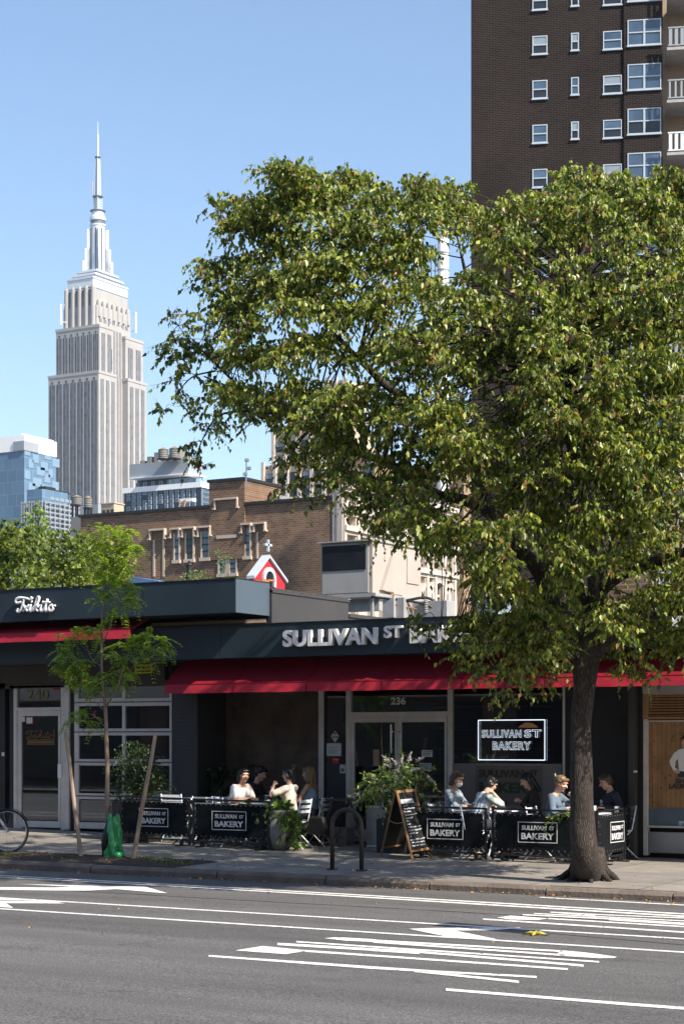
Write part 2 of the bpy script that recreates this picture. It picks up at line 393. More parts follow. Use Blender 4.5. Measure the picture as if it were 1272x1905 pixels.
# ------------------------------------------------------------------ mesh builder
class MB:
    def __init__(s): s.v = []; s.f = []; s.m = []
    def add(s, vs, fs, mi=0):
        o = len(s.v); s.v += [tuple(v) for v in vs]; s.f += [tuple(i + o for i in f) for f in fs]; s.m += [mi] * len(fs); return s
    def box(s, x0, x1, y0, y1, z0, z1, mi=0):
        if x0 > x1: x0, x1 = x1, x0
        if y0 > y1: y0, y1 = y1, y0
        vs = [(x, y, z) for z in (z0, z1) for y in (y0, y1) for x in (x0, x1)]
        return s.add(vs, [(0, 2, 3, 1), (4, 5, 7, 6), (0, 1, 5, 4), (2, 6, 7, 3), (0, 4, 6, 2), (1, 3, 7, 5)], mi)
    def obox(s, c, ex, ey, ez, mi=0):
        c = Vector(c); ex = Vector(ex); ey = Vector(ey); ez = Vector(ez)
        vs = [c + a * ex + b * ey + d * ez for d in (-.5, .5) for b in (-.5, .5) for a in (-.5, .5)]
        fs = [(0, 2, 3, 1), (4, 5, 7, 6), (0, 1, 5, 4), (2, 6, 7, 3), (0, 4, 6, 2), (1, 3, 7, 5)]
        if ex.cross(ey).dot(ez) < 0: fs = [f[::-1] for f in fs]
        return s.add(vs, fs, mi)
    def bar(s, a, b, wd, h=None, up=(0, 0, 1), mi=0):
        a = Vector(a); b = Vector(b); d = b - a; h = h or wd
        u = Vector(up); x = d.cross(u)
        if x.length < 1e-6: x = d.cross(Vector((1, 0, 0)))
        x.normalize(); y = x.cross(d).normalized()
        return s.obox((a + b) / 2, x * wd, y * h, d, mi)
    def tube(s, pts, rad, n=8, mi=0, cap=True, jitter=0):
        pts = [Vector(p) for p in pts]; k = len(pts)
        if not hasattr(rad, '__len__'): rad = [rad] * k
        o = len(s.v); prev = None
        for i, p in enumerate(pts):
            d = (pts[min(i + 1, k - 1)] - pts[max(i - 1, 0)]).normalized()
            if prev is None:
                x = d.cross(Vector((0, 0, 1)))
                if x.length < .05: x = d.cross(Vector((0, 1, 0)))
            else:
                x = prev - d * prev.dot(d)
            x.normalize(); prev = x; y = d.cross(x)
            for j in range(n):
                a = 2 * math.pi * j / n; r = rad[i]
                if jitter: r *= 1 + jitter * noise.noise(Vector((math.cos(a) * 1.3, math.sin(a) * 1.3, p.z * 1.2 + i * .1)))
                s.v.append(tuple(p + x * r * math.cos(a) + y * r * math.sin(a)))
        for i in range(k - 1):
            for j in range(n):
                a = o + i * n + j; b = o + i * n + (j + 1) % n
                s.f.append((a, b, b + n, a + n)); s.m.append(mi)
        if cap:
            s.f.append(tuple(o + j for j in range(n))[::-1]); s.m.append(mi)
            s.f.append(tuple(o + (k - 1) * n + j for j in range(n))); s.m.append(mi)
        return s
    def lathe(s, c, prof, n=20, mi=0, sx=1, sy=1):
        o = len(s.v); c = Vector(c)
        for r, z in prof:
            for j in range(n):
                a = 2 * math.pi * j / n
                s.v.append((c.x + r * sx * math.cos(a), c.y + r * sy * math.sin(a), c.z + z))
        for i in range(len(prof) - 1):
            for j in range(n):
                a = o + i * n + j; b = o + i * n + (j + 1) % n
                s.f.append((a, b, b + n, a + n)); s.m.append(mi)
        s.f.append(tuple(o + j for j in range(n))[::-1]); s.m.append(mi)
        s.f.append(tuple(o + (len(prof) - 1) * n + j for j in range(n))); s.m.append(mi)
        return s
    def prism(s, pts, d, mi=0):
        """closed outline (3D points) pushed along vector d"""
        pts = [Vector(p) for p in pts]; d = Vector(d); k = len(pts)
        nrm = Vector((0, 0, 0))
        for i in range(k): nrm += pts[i].cross(pts[(i + 1) % k])
        if nrm.dot(d) > 0: pts = pts[::-1]
        vs = pts + [p + d for p in pts]
        fs = [tuple(range(k)), tuple(range(2 * k - 1, k - 1, -1))] + [(i, i + k, (i + 1) % k + k, (i + 1) % k) for i in range(k)]
        return s.add(vs, fs, mi)
    def build(s, name, m, parent=None, smooth=False, bevel=0):
        me = bpy.data.meshes.new(name)
        org = root_loc(parent)
        me.from_pydata([(v[0] - org[0], v[1] - org[1], v[2] - org[2]) for v in s.v], [], s.f)
        if not isinstance(m, (list, tuple)): m = [m]
        for k in m: me.materials.append(M[k] if isinstance(k, str) else k)
        if len(m) > 1: me.polygons.foreach_set('material_index', s.m)
        if smooth: me.polygons.foreach_set('use_smooth', [True] * len(me.polygons))
        me.update()
        o = bpy.data.objects.new(name, me); C.objects.link(o)
        if parent: o.parent = parent
        if bevel:
            b = o.modifiers.new('b', 'BEVEL'); b.width = bevel; b.segments = 2; b.limit_method = 'ANGLE'
        return o
def root_loc(p):
    if p is None: return (0, 0, 0)
    while p.parent: p = p.parent
    return tuple(p.location) if p.type == 'EMPTY' else (0, 0, 0)
def thing(name, label, cat, loc=(0, 0, 0), group=None, rz=0):
    o = bpy.data.objects.new(name, None); C.objects.link(o); o.location = loc; o.rotation_euler = (0, 0, rz)
    o.empty_display_size = .2; o['label'] = label; o['category'] = cat
    if group: o['group'] = group
    return o
def tag(o, label, cat, group=None, kind=None):
    o['label'] = label; o['category'] = cat
    if group: o['group'] = group
    if kind: o['kind'] = kind
    return o
def struct(o, label=None):
    o['kind'] = 'structure'
    if label: o['label'] = label; o['category'] = o.name.split('.')[0].replace('_', ' ')
    return o
def copy_tree(o, parent=None):
    c = o.copy(); C.objects.link(c); c.parent = parent
    for ch in o.children: copy_tree(ch, c)
    return c
def catmull(pts, k=6):
    pts = [Vector(p) for p in pts]; P = [pts[0] * 2 - pts[1]] + pts + [pts[-1] * 2 - pts[-2]]; out = []
    for i in range(1, len(P) - 2):
        a, b, c, d = P[i - 1:i + 3]
        for j in range(k):
            t = j / k
            out.append(.5 * ((2 * b) + (c - a) * t + (2 * a - 5 * b + 4 * c - d) * t * t + (3 * b - a - 3 * c + d) * t ** 3))
    out.append(pts[-1]); return out
def textmesh(name, txt, m, parent, origin, wx, hz, right=(1, 0, 0), up=(0, 0, 1), depth=.004, bold=.0, fill=True, tube=0, spacing=1.):
    """solid lettering: the word is scaled to wx by hz with its lower left at origin"""
    cu = bpy.data.curves.new(name, 'FONT'); cu.body = txt; cu.size = 1; cu.offset = bold; cu.space_character = spacing
    cu.resolution_u = 3
    if fill: cu.extrude = .5
    else:
        cu.fill_mode = 'NONE'; cu.bevel_depth = tube; cu.bevel_resolution = 1
    to = bpy.data.objects.new(name, cu); C.objects.link(to)
    bpy.context.view_layer.update()
    me = bpy.data.meshes.new_from_object(to.evaluated_get(bpy.context.evaluated_depsgraph_get()))
    bpy.data.objects.remove(to)
    n = len(me.vertices); co = np.empty(n * 3); me.vertices.foreach_get('co', co); co = co.reshape(-1, 3)
    mn = co.min(0); mx = co.max(0)
    org = np.array(origin, float) - np.array(root_loc(parent))
    r = np.array(Vector(right).normalized()); u = np.array(Vector(up).normalized()); nn = np.cross(r, u)
    sx = wx / (mx[0] - mn[0]); sy = hz / (mx[1] - mn[1]); szz = (sx + sy) / 2
    z = (co[:, 2] - mn[2]) / max(mx[2] - mn[2], 1e-6) * depth if fill else (co[:, 2] - co[:, 2].mean()) * szz
    nc = org + np.outer((co[:, 0] - mn[0]) * sx, r) + np.outer((co[:, 1] - mn[1]) * sy, u) + np.outer(z, nn)
    me.vertices.foreach_set('co', nc.ravel()); me.update()
    me.materials.clear(); me.materials.append(M[m])
    o = bpy.data.objects.new(name, me); C.objects.link(o)
    if parent: o.parent = parent
    return o

# ------------------------------------------------------------------ foliage
def foliage(name, m, parent, P, D, N, L, W, fold=.25, tip=.45):
    """one mesh of folded leaves: P base points, D directions, N normals, L lengths, W half widths"""
    n = len(P); D = D / np.linalg.norm(D, axis=1)[:, None]
    S = np.cross(D, N); S /= np.linalg.norm(S, axis=1)[:, None] + 1e-9
    Nn = np.cross(S, D)
    L = L[:, None]; W = W[:, None]
    v = np.empty((n, 5, 3))
    v[:, 0] = P; v[:, 3] = P + D * L - Nn * L * .12
    v[:, 4] = P + D * L * tip
    v[:, 1] = P + D * L * tip * .85 + S * W + Nn * W * fold * 2
    v[:, 2] = P + D * L * tip * .85 - S * W + Nn * W * fold * 2
    v -= np.array(root_loc(parent))
    i = np.arange(n)[:, None] * 5
    f = np.concatenate([i + np.array([[0, 1, 3, 4]]), i + np.array([[0, 4, 3, 2]])], 1).reshape(-1)
    me = bpy.data.meshes.new(name)
    me.vertices.add(n * 5); me.vertices.foreach_set('co', v.ravel())
    me.loops.add(n * 8); me.loops.foreach_set('vertex_index', f.astype(np.int32))
    me.polygons.add(n * 2); me.polygons.foreach_set('loop_start', np.arange(0, n * 8, 4, dtype=np.int32))
    me.update(calc_edges=True); me.validate()
    me.materials.append(M[m])
    o = bpy.data.objects.new(name, me); C.objects.link(o)
    if parent: o.parent = parent
    return o
def unit(n):
    a = rng.normal(size=(n, 3)); return a / np.linalg.norm(a, axis=1)[:, None]
def spray(blobs, per_m3, twl=.32, lpt=8, size=.07, droop=.8, wr=.27, shell=.6, flat=1., mound=0.):
    """twigs of leaves filling soft ellipsoids; returns leaf arrays"""
    Ps, Ds, Ns, Ls, Ws, tw = [], [], [], [], [], []
    for c, r in blobs:
        vol = 4.19 * r ** 3 * flat; nt_ = max(4, int(per_m3 * vol * (1 + (.14 / r) ** 1.5) / lpt))
        d = unit(nt_); d[:, 2] = np.where(rng.random(nt_) < mound, np.abs(d[:, 2]), d[:, 2]); rad = rng.random(nt_) ** (shell * (1 - .6 * mound)) * r * .85
        b = np.array(c) + d * rad[:, None] * np.array([1, 1, flat])
        td = d * .8 + unit(nt_) * .6 + np.array([0, 0, .15]); td /= np.linalg.norm(td, axis=1)[:, None]
        tl = twl * (.6 + .8 * rng.random(nt_))
        for k in range(lpt):
            s = (k + 1) / lpt
            p = b + td * (tl * s)[:, None]; p[:, 2] -= (tl * s * s * .5)
            ld = td * .35 + unit(nt_) * .55 + np.array([0, 0, -droop])
            Ps.append(p); Ds.append(ld); Ns.append(unit(nt_) + np.array([0, 0, .35]) )
            L = size * (.65 + .7 * rng.random(nt_)); Ls.append(L); Ws.append(L * wr * (.8 + .5 * rng.random(nt_)))
        tw.append((b, td, tl))
    return [np.concatenate(x) for x in (Ps, Ds, Ns, Ls, Ws)], tw

# ================================================================== GROUND, ROAD, PAVEMENT
def sheet(name, xs, ys, zf, m, label=None):
    mb = MB(); nx, ny = len(xs), len(ys)
    mb.v = [(x, y, zf(x, y)) for y in ys for x in xs]
    for j in range(ny - 1):
        for i in range(nx - 1):
            a = j * nx + i; mb.f.append((a, a + 1, a + nx + 1, a + nx)); mb.m.append(0)
    return struct(mb.build(name, m, smooth=True), label)
xs = [-4000, -1500, -600, -200, -90, -60, -40, -30, -20, -14, -10, -8, -6, -4, -2, 0, 2, 4, 6, 8, 10, 14, 18, 24, 30, 40, 60, 120, 600, 4000]
ys = [-4000, -600, -90, -60, 30, 60, 200, 900, 2500, 4000]
mk('earth', (.12, .115, .11), .9, var=.2, scale=.05)
sheet('ground', xs, ys, lambda x, y: -1.1, 'earth', 'dark city ground under the whole block')
cl = lambda x: min(max(x, -45), 60)
rx = [-60 + 2 * i for i in range(66)]
sheet('road', rx, [-26.6, -24, -20, -16, -14, -12, -10, -8, -7, -6, -5.62], lambda x, y: road_z(cl(x), y), 'asphalt', 'grey asphalt avenue with worn lanes')
PITX0, PITX1 = onwalk(-60, 1600).x - 3, onwalk(348, 1612).x
def walk_z(x, y): return ground_z(cl(x), y)
sheet('pavement', rx, [-5.44, -5.0, -4.4, -3.6, -2.8, -2, -1.2, -.6, 0, 1.0], walk_z, 'flags', 'grey concrete flagged pavement')
sheet('far_pavement', rx, [-31.2, -26.75], lambda x, y: road_z(cl(x), -26.6) + .12, 'flags', 'pavement on the near side of the avenue')
kb = MB(); x = -60.0
while x < 70:
    L = 1.5 + .9 * random.random(); xe = x + L
    dz = random.uniform(-.006, .006); dy = random.uniform(-.008, .008)
    n_ = 7
    for i in range(n_):
        a = x + .012 + (L - .024) * i / n_; b = x + .012 + (L - .024) * (i + 1) / n_
        def jit(q, s): return noise.noise(Vector((q * 2.3, s, 1.7))) * .014
        prof = [(-5.62 + dy, -.5), (-5.62 + dy, .075), (-5.585 + dy, .118), (-5.44, .122), (-5.44, -.5)]
        o = len(kb.v)
        for q in (a, b):
            for k, (yy, zz) in enumerate(prof):
                e = jit(q, k * .7) if 0 < k < 3 else 0
                kb.v.append((q, yy + e, curb_z(cl(q)) - .12 + zz + dz + (e if k == 2 else 0)))
        for k in range(4): kb.f.append((o + k, o + 5 + k, o + 6 + k, o + 1 + k)); kb.m.append(0)
        if i == 0: kb.f.append((o, o + 1, o + 2, o + 3, o + 4)); kb.m.append(0)
        if i == n_ - 1: kb.f.append((o + 9, o + 8, o + 7, o + 6, o + 5)); kb.m.append(0)
    x = xe
struct(kb.build('kerb', 'curb'), 'worn brown granite kerb stones')
kb = MB(); kb.box(-60, 70, -26.75, -26.6, -1, road_z(0, -26.6) + .12)
struct(kb.build('far_kerb', 'curb'), 'kerb on the near side of the avenue')

# planting strip behind the kerb at the left
mb = MB(); X0 = -22.; X1 = PITX1; Ya, Yb = -5.43, -4.25
nx, ny = 90, 10
for j in range(ny + 1):
    for i in range(nx + 1):
        X = X0 + (X1 - X0) * i / nx; Y = Ya + (Yb - Ya) * j / ny
        edge = min(i, nx - i, 1) * min(j, ny - j, 1)
        mb.v.append((X, Y, walk_z(X, Y) + .006 + edge * (.02 + .03 * noise.noise(Vector((X * 3, Y * 3, 0))))))
for j in range(ny):
    for i in range(nx):
        a = j * (nx + 1) + i; mb.f.append((a, a + 1, a + nx + 2, a + nx + 1)); mb.m.append(0)
struct(mb.build('soil', 'soil', smooth=True), 'brown soil in the planting strip')

# painted markings, traced on the road surface itself
def G(px, py): return onroad(px, py)
def paint(name, polys, label, lift=.004):
    mb = MB()
    for p in polys:
        q = [G(*a) for a in p]; q = [Vector((a.x, a.y, a.z + lift)) for a in q]
        ar = sum(q[i].x * q[(i + 1) % len(q)].y - q[(i + 1) % len(q)].x * q[i].y for i in range(len(q)))
        if ar < 0: q = q[::-1]
        o = len(mb.v); mb.v += [tuple(a) for a in q]; mb.f.append(tuple(range(o, o + len(q)))); mb.m.append(0)
    ob = mb.build(name, 'roadpaint')
    return struct(ob, label)
def strip(x0, y0, x1, y1, th, th1=None, n=6):
    th1 = th1 or th; out = []
    for i in range(n):
        a, b = i / n, (i + 1) / n
        xa, xb = x0 + (x1 - x0) * a, x0 + (x1 - x0) * b; ya, yb = y0 + (y1 - y0) * a, y0 + (y1 - y0) * b
        ta, tb = (th + (th1 - th) * a) / 2, (th + (th1 - th) * b) / 2
        out.append([(xa, ya - ta), (xb, yb - tb), (xb, yb + tb), (xa, ya + ta)])
    return out
z1 = lambda p: (p[0] / 3.975, 1600 + p[1] / 3.975)
z3 = lambda p: (640 + p[0] / 3.975, 1650 + p[1] / 3.975)
def lane(px0, px1, y, w_):                        # a line at constant Y in the world
    x0, x1 = px0, px1; mbp = []
    for i in range(40):
        a = x0 + (x1 - x0) * i / 40; b = x0 + (x1 - x0) * (i + 1) / 40
        mbp.append((a, b))
    mb = MB()
    for a, b in mbp:
        o = len(mb.v)
        for X, Y in ((a, y - w_ / 2), (b, y - w_ / 2), (b, y + w_ / 2), (a, y + w_ / 2)): mb.v.append((X, Y, road_z(X, Y) + .004))
        mb.f.append((o, o + 1, o + 2, o + 3)); mb.m.append(0)
    return struct(mb.build('lane_line', 'roadpaint'), 'long white lane line along the avenue')
lane(-40, 40, -10.24, .115)
lane(-40, 40, -11.50, .115)
lane(-40, 5.5, -20, .12)
kerbpair = strip(0, 1629.7, 320, 1646.6, 1.3, 1.5) + strip(320, 1646.6, 640, 1664.6, 1.5, 1.8) + strip(640, 1664.6, 950, 1682.8, 1.8, 2.1) + strip(950, 1682.8, 1330, 1705, 2.1, 2.5)
kerbpair += strip(0, 1632.9, 320, 1649.6, 1.3, 1.6) + strip(320, 1649.6, 640, 1668, 1.6, 2.) + strip(640, 1668, 950, 1686.9, 2., 2.5) + strip(950, 1686.9, 1330, 1709.6, 2.5, 2.8)
kerbpair += strip(-200, 1620, 0, 1629.7, 1.1, 1.3, 3) + strip(-200, 1623, 0, 1632.9, 1.1, 1.3, 3)
kerbpair += strip(1004, 1670.6, 1330, 1688.2, 1.4, 1.7)
paint('parking_line', kerbpair, 'pair of thin white lines beside the kerb')
ar = [[z1(p) for p in [(-200, 201), (0, 205), (400, 208), (540, 203), (560, 192), (1080, 203), (1240, 250), (1180, 247), (860, 220), (640, 231), (400, 230), (0, 224), (-200, 221)]],
      [z1(p) for p in [(130, 181), (560, 192), (545, 203)]]]
paint('arrow_marking', ar, 'white painted arrow by the kerb at the left')
paint('arrow_marking', [[z1(p) for p in [(-200, 280), (0, 306), (400, 311), (480, 326), (45, 324), (100, 359), (0, 352), (-200, 340)]],
      [z1(p) for p in [(-200, 270), (0, 287), (200, 297), (330, 308), (0, 300), (-200, 290)]]], 'white painted arrow head at the left frame edge')
hd = [[z3(p) for p in [(478, 317), (640, 311), (900, 309), (1300, 305), (1300, 312), (1090, 328), (820, 330)]],
      [z3(p) for p in [(478, 317), (820, 330), (1120, 392), (1100, 402), (850, 388), (740, 370), (600, 343)]]]
paint('arrow_marking', hd, 'large white arrow head between the two lane lines', .006)
z4 = lambda x, y: (950 + x / 3.95, 1660 + y / 3.95)
def st4(x0, y0, x1, y1, th, th1=None):
    a = z4(x0, y0); b = z4(x1, y1); return strip(*a, *b, th / 3.95, (th1 or th) / 3.95)
up = st4(290, 151, 620, 172, 8, 16) + st4(620, 168, 1400, 200, 7) + st4(170, 161, 1400, 222, 7) + st4(85, 170, 720, 200, 8, 10) + st4(720, 202, 1400, 246, 17) \
   + st4(275, 198, 1400, 266, 9) + strip(898, 1711.2, 1330, 1739.5, 2.6)
up += [[(924, 1708.4), (950, 1704.6), (1020, 1710), (1000, 1712.9), (950, 1712)]]
paint('word_marking', up, 'stretched white word painted on the road near the kerb lane')
s5 = []
s5 += [[(603, 1747), (622, 1745.3), (640, 1745.6), (700, 1749), (693, 1754), (640, 1751.3)]]
s5 += strip(695, 1751, 1046, 1771.2, 3.2) + strip(693, 1753.8, 1050, 1778.6, 3.2)
s5 += [[(1042, 1769.4), (1066, 1771.2), (1095, 1774.2), (1147, 1781.6), (1143, 1783.8), (1114, 1784.2), (1046, 1780), (1036, 1776.3)]]
s5 += strip(551, 1753.4, 690, 1762.6, 2.6) + strip(690, 1762.6, 1114, 1791, 2.8)
s5 += strip(516, 1757.7, 690, 1767.8, 4.4, 5) + strip(690, 1768, 780, 1773.5, 5.5, 6) + strip(780, 1772.5, 1085, 1798, 4.0)
s5 += [[(438, 1769.8), (488, 1761.4), (567, 1769.2), (567, 1771), (531, 1776.6)]]
s5 += strip(567, 1770.6, 690, 1779, 3.6) + strip(690, 1779, 1056, 1804.6, 3.4)
s5 += strip(388, 1779.8, 690, 1801.6, 3.2, 4.8) + strip(690, 1801.6, 800, 1808.5, 4.8, 4) + strip(800, 1808.5, 998, 1819.2, 3.6) + strip(770, 1808, 965, 1828.2, 4.2, 4.2)
paint('word_marking', s5, 'large stretched white word painted in the near lane')
paint('lane_dash', strip(829, 1842.5, 1160, 1869.3, 4.6, 5) + strip(1160, 1869.3, 1330, 1882, 5, 5), 'white dashed lane line nearest the camera')

mk('tar', (.025, .024, .024), .6)
mbt = MB()
for k in range(70):
    X = -20 + k * .5; Yq = lambda x_: -8.72 + .10 * (x_ - 2) / 10 + .015 * math.sin(x_ * 1.3) + .01 * math.sin(x_ * 4.1)
    o = len(mbt.v)
    for xx, e in ((X, -1), (X + .5, -1), (X + .5, 1), (X, 1)): yy = Yq(xx) + e * (.018 + .006 * math.sin(xx * 7)); mbt.v.append((xx, yy, road_z(xx, yy) + .003))
    mbt.f.append((o, o + 1, o + 2, o + 3)); mbt.m.append(0)
struct(mbt.build('tar_seam', 'tar'), 'thin black tar seam running along the asphalt')
# things lying on the road
P_ = G(995, 1741); th = thing('banana_peel', 'squashed yellow banana peel lying on the road', 'banana peel', P_)
mb = MB()
for k in range(4):
    a = k * 1.5 + .3; mb.tube([P_ + Vector((0, 0, .018)), P_ + Vector((math.cos(a) * .05, math.sin(a) * .05, .026)), P_ + Vector((math.cos(a) * .13, math.sin(a) * .09, .008))], [.018, .02, .006], 6)
mb.build('skin', 'peel', th, smooth=True)
tips = MB(); tips.tube([P_ + Vector((.1, 0, .01)), P_ + Vector((.16, .02, .015))], [.01, .006], 6); tips.build('stalk', 'stem', th)
# fallen leaves
n = 420
xsl = rng.uniform(-8, 10, n); kind = rng.random(n)
ysl = np.where(kind < .55, -5.62 - rng.exponential(.10, n), np.where(kind < .9, rng.uniform(-5.4, -2.1, n), rng.uniform(-14, -6, n)))
zsl = np.array([(road_z(a, b) if b < -5.6 else walk_z(a, b)) + .012 for a, b in zip(xsl, ysl)])
L = rng.uniform(.035, .07, n)
D = np.stack([rng.normal(size=n), rng.normal(size=n), rng.normal(size=n) * .08], 1); N = np.tile([0, 0, 1.], (n, 1)) + rng.normal(size=(n, 3)) * .15
o = foliage('leaf_litter', 'litter', None, np.stack([xsl, ysl, zsl], 1), D, N, L, L * .33)
tag(o, 'dry yellow and brown leaves scattered along the kerb and pavement', 'fallen leaves', kind='stuff')
n = 1400
xsl = rng.uniform(-10, X1 - .1, n); ysl = rng.uniform(-5.38, -4.3, n); zsl = np.array([walk_z(a, b) + .03 for a, b in zip(xsl, ysl)])
L = rng.uniform(.02, .05, n)
mk('mulch', (.16, .09, .05), .9, var=.7, scale=30)
o = foliage('mulch', 'mulch', None, np.stack([xsl, ysl, zsl], 1), rng.normal(size=(n, 3)) * [1, 1, .4], rng.normal(size=(n, 3)) + [0, 0, 1], L, L * .3)
tag(o, 'brown bark mulch and dead leaves in the planting strip', 'mulch', kind='stuff')
n = 190; c = [onwalk(a, b) for a, b in ((15, 1597), (300, 1606), (325, 1608), (268, 1600), (5, 1593), (128, 1600))]
ci = rng.integers(0, len(c), n); P0 = np.array([tuple(c[i]) for i in ci]) + rng.normal(size=(n, 3)) * [.16, .07, 0]; P0[:, 2] += .01
L = rng.uniform(.04, .09, n)
o = foliage('weeds', 'leaf_vine', None, P0, rng.normal(size=(n, 3)) * [.7, .7, .3] + [0, 0, 1], rng.normal(size=(n, 3)), L, L * .16)
tag(o, 'low green weeds growing in the planting strip', 'weeds', kind='stuff')

# ================================================================== FAR BUILDINGS
def gridbox(xl, xc, xr, t):
    c = atT(xc, HY, t); return onY(xl, HY, c.y).x, c.x, c.y, onX(xr, HY, c.x).y
def zt(py, t): return CZ + (HY - py) * t / FPX

# ---- the tall stepped skyscraper with the mast
T = 1340.
x0, x1, y0, y1 = gridbox(90, 183.5, 272, T)
esb = thing('skyscraper', 'tall stepped limestone skyscraper with silver mast and antenna', 'skyscraper', ((x0 + x1) / 2, (y0 + y1) / 2, 0))
zA, zB, zC1, zC2 = zt(690, T), zt(601, T), zt(565, T + 8), zt(537, T + 12)
ya = onX(216, HY, x1).y; yb = onX(241, HY, x1).y - 2
body = MB()
rec = 5.0
body.box(x0, x1, y0, ya, 0, zA); body.box(x0, x1, yb, y1, 0, zA)
bx0, bx1, by0, by1 = x0 + 3.6, x1 - 2.6, y0 + 4.3, y1 - .5
ya2 = ya - .5
body.box(bx0, bx1, by0, ya2, zA, zB); body.box(bx0, bx1, yb + .5, by1, zA, zB - 3)
c0x, c1x, c0y, c1y = x0 + 8.4, x1 - 7.2, y0 + 7, y1 - 10
body.box(x0 + 1, x1 - rec, ya, yb, 0, zA); body.box(bx0 + 1, x1 - rec - .6, ya2, yb + .5, zA, zB + 4)
body.box(c0x, c1x, c0y, c1y, zB - 20, zC1)
body.box(c0x + 1.5, c1x - 1.5, c0y + 1.5, c1y - 1.5, zC1, zC2)
body.build('wall', 'limestone', esb)
def west_strips(xa, xb, y, z_0, z_1, bays, nm='window_strip', pier=.25, top=True):
    bw = (xb - xa) / bays
    for i in range(bays):
        a = xa + bw * (i + pier / 2); b = xa + bw * (i + 1 - pier / 2); wv = b - a
        mb = MB(); fx = 3 if wv > 3.6 else 2
        g_ = .16
        mb.box(a, b, y - .12, y + .2, z_0, z_1 - 2.2)
        if wv > 3.6: mb.box(a + wv * .28, b - wv * .28, y - .13, y + .2, z_1 - 2.2, z_1)
        o = mb.build(nm, 'esb_strip', esb)
        mu = MB()
        for j in range(1, fx):
            cxm = a + wv * j / fx; mu.box(cxm - .15, cxm + .15, y - .22, y, z_0, z_1 - 1)
        mu.build('mullion', 'limestone_dark', o)
def south_strips(ya_, yb_, x, z_0, z_1, bays, ws=None):
    bw = (yb_ - ya_) / bays
    for i in range(bays):
        a = ya_ + bw * (i + .20); b = ya_ + bw * (i + .80); wv = b - a
        mb = MB(); mb.box(x - .2, x + .12, a, b, z_0, z_1); o = mb.build('window_strip', 'esb_strip_w', esb)
        mu = MB()
        for j in (1, 2): mu.box(x, x + .25, a + wv * j / 3 - .16, a + wv * j / 3 + .16, z_0, z_1)
        mu.build('mullion', 'limestone', o)
west_strips(x0 + .5, x1 - .8, y0, 20, zA - 4, 7)
west_strips(bx0 + .3, bx1 - .6, by0, zA, zB - 4, 7)
west_strips(c0x + .5, c1x - .5, c0y, zB, zC1 - 14, 5)
south_strips(y0 + 1, ya - .5, x1, 20, zA - 5, 3)
south_strips(yb + 1, y1 - 1, x1, 20, zA - 5, 3)
south_strips(by0 + 1, ya2 - .5, bx1, zA, zB - 5, 2)
south_strips(yb + 1.5, by1 - 1, bx1, zA, zB - 10, 2)
south_strips(ya + .6, yb - .6, x1 - rec, 20, zA, 4)
south_strips(ya2 + .6, yb, x1 - rec - .6, zA, zB, 4)
south_strips(c0y + 2, c1y - 2, c1x, zB + 4, zC1 - 9, 7)
mb = MB()                                             # fluted upper piers and parapet lines
nb = 5; bw = (c1x - c0x) / nb
for i in range(nb): mb.lathe((c0x + bw * (i + .5), c0y + .2, 0), [(bw * .33, zC1 - 18), (bw * .33, zC2 + 1), (bw * .2, zC2 + 3)], 12)
nb = 7; bw = (c1y - c0y) / nb
for i in range(nb): mb.lathe((c1x - .2, c0y + bw * (i + .5), 0), [(bw * .26, zC1 - 8), (bw * .26, zC1 + 2), (bw * .2, zC1 + 4)], 12)
mb.build('fluted_pier', 'limestone', esb)
for (a, b, c, d, z) in ((x0, x1, y0, ya, zA), (x0, x1, yb, y1, zA), (bx0, bx1, by0, ya2, zB), (bx0, bx1, yb + .5, by1, zB - 3)):
    mb = MB(); mb.box(a - .4, b + .4, c - .4, d + .4, z - 1.2, z + .8); mb.build('parapet', 'limestone', esb)
mx_, my_ = (c0x + c1x) / 2 + .6, (c0y + c1y) / 2
Tm = -(mx_ - CX) * S30 + (my_ - CY) * C30
zb = [zC2, zt(527, Tm), zt(518, Tm), zt(509, Tm)]
mb = MB()
for i, (hx, hy) in enumerate(((11.6, 21), (10.2, 17), (8.8, 13))):
    mb.box(mx_ - hx, mx_ + hx, my_ - hy, my_ + hy, zb[i] - .2 * i, zb[i + 1])
    mb.box(mx_ - hx - .5, mx_ + hx + .5, my_ - hy - .5, my_ + hy + .5, zb[i + 1] - 1.6, zb[i + 1] - .5)
mb.build('stepped_base', 'mast', esb)
mb = MB()
for i in range(3):
    hx, hy = ((11.6, 21), (10.2, 17), (8.8, 13))[i]
    mb.box(mx_ - hx - .1, mx_ + hx + .1, my_ - hy - .1, my_ + hy + .1, zb[i] + .8, zb[i] + 1.6)
mb.build('dark_band', 'mast_dark', esb)
zm0, zm1 = zb[3], zt(421, Tm)
mb = MB(); mb.lathe((mx_, my_, 0), [(5.4, zm0), (5.4, zm1)], 24); mb.build('mast_shaft', 'mast', esb)
mb = MB()
for k in range(16):
    a = k / 16 * 2 * math.pi
    if k % 4 != 0: mb.bar((mx_ + 5.35 * math.cos(a), my_ + 5.35 * math.sin(a), zm0), (mx_ + 5.35 * math.cos(a), my_ + 5.35 * math.sin(a), zm1 - 2), .8, .8)
mb.build('mast_window', 'mast_dark', esb)
mb = MB()                                              # four stepped wings
for k in range(4):
    a = k * math.pi / 2 + math.pi / 4; d = Vector((math.cos(a), math.sin(a), 0)); q = Vector((-d.y, d.x, 0)); cc = Vector((mx_, my_, 0))
    for r_, zz in ((11.2, zt(486, Tm)), (9.6, zt(463, Tm)), (8., zt(427, Tm))):
        mb.obox(cc + d * (r_ / 2 + 1) + Vector((0, 0, (zm0 + zz) / 2)), d * (r_ - 2), q * 1.7, Vector((0, 0, zz - zm0)))
mb.build('mast_wing', 'mast', esb)
z_ = lambda p: zt(p, Tm)
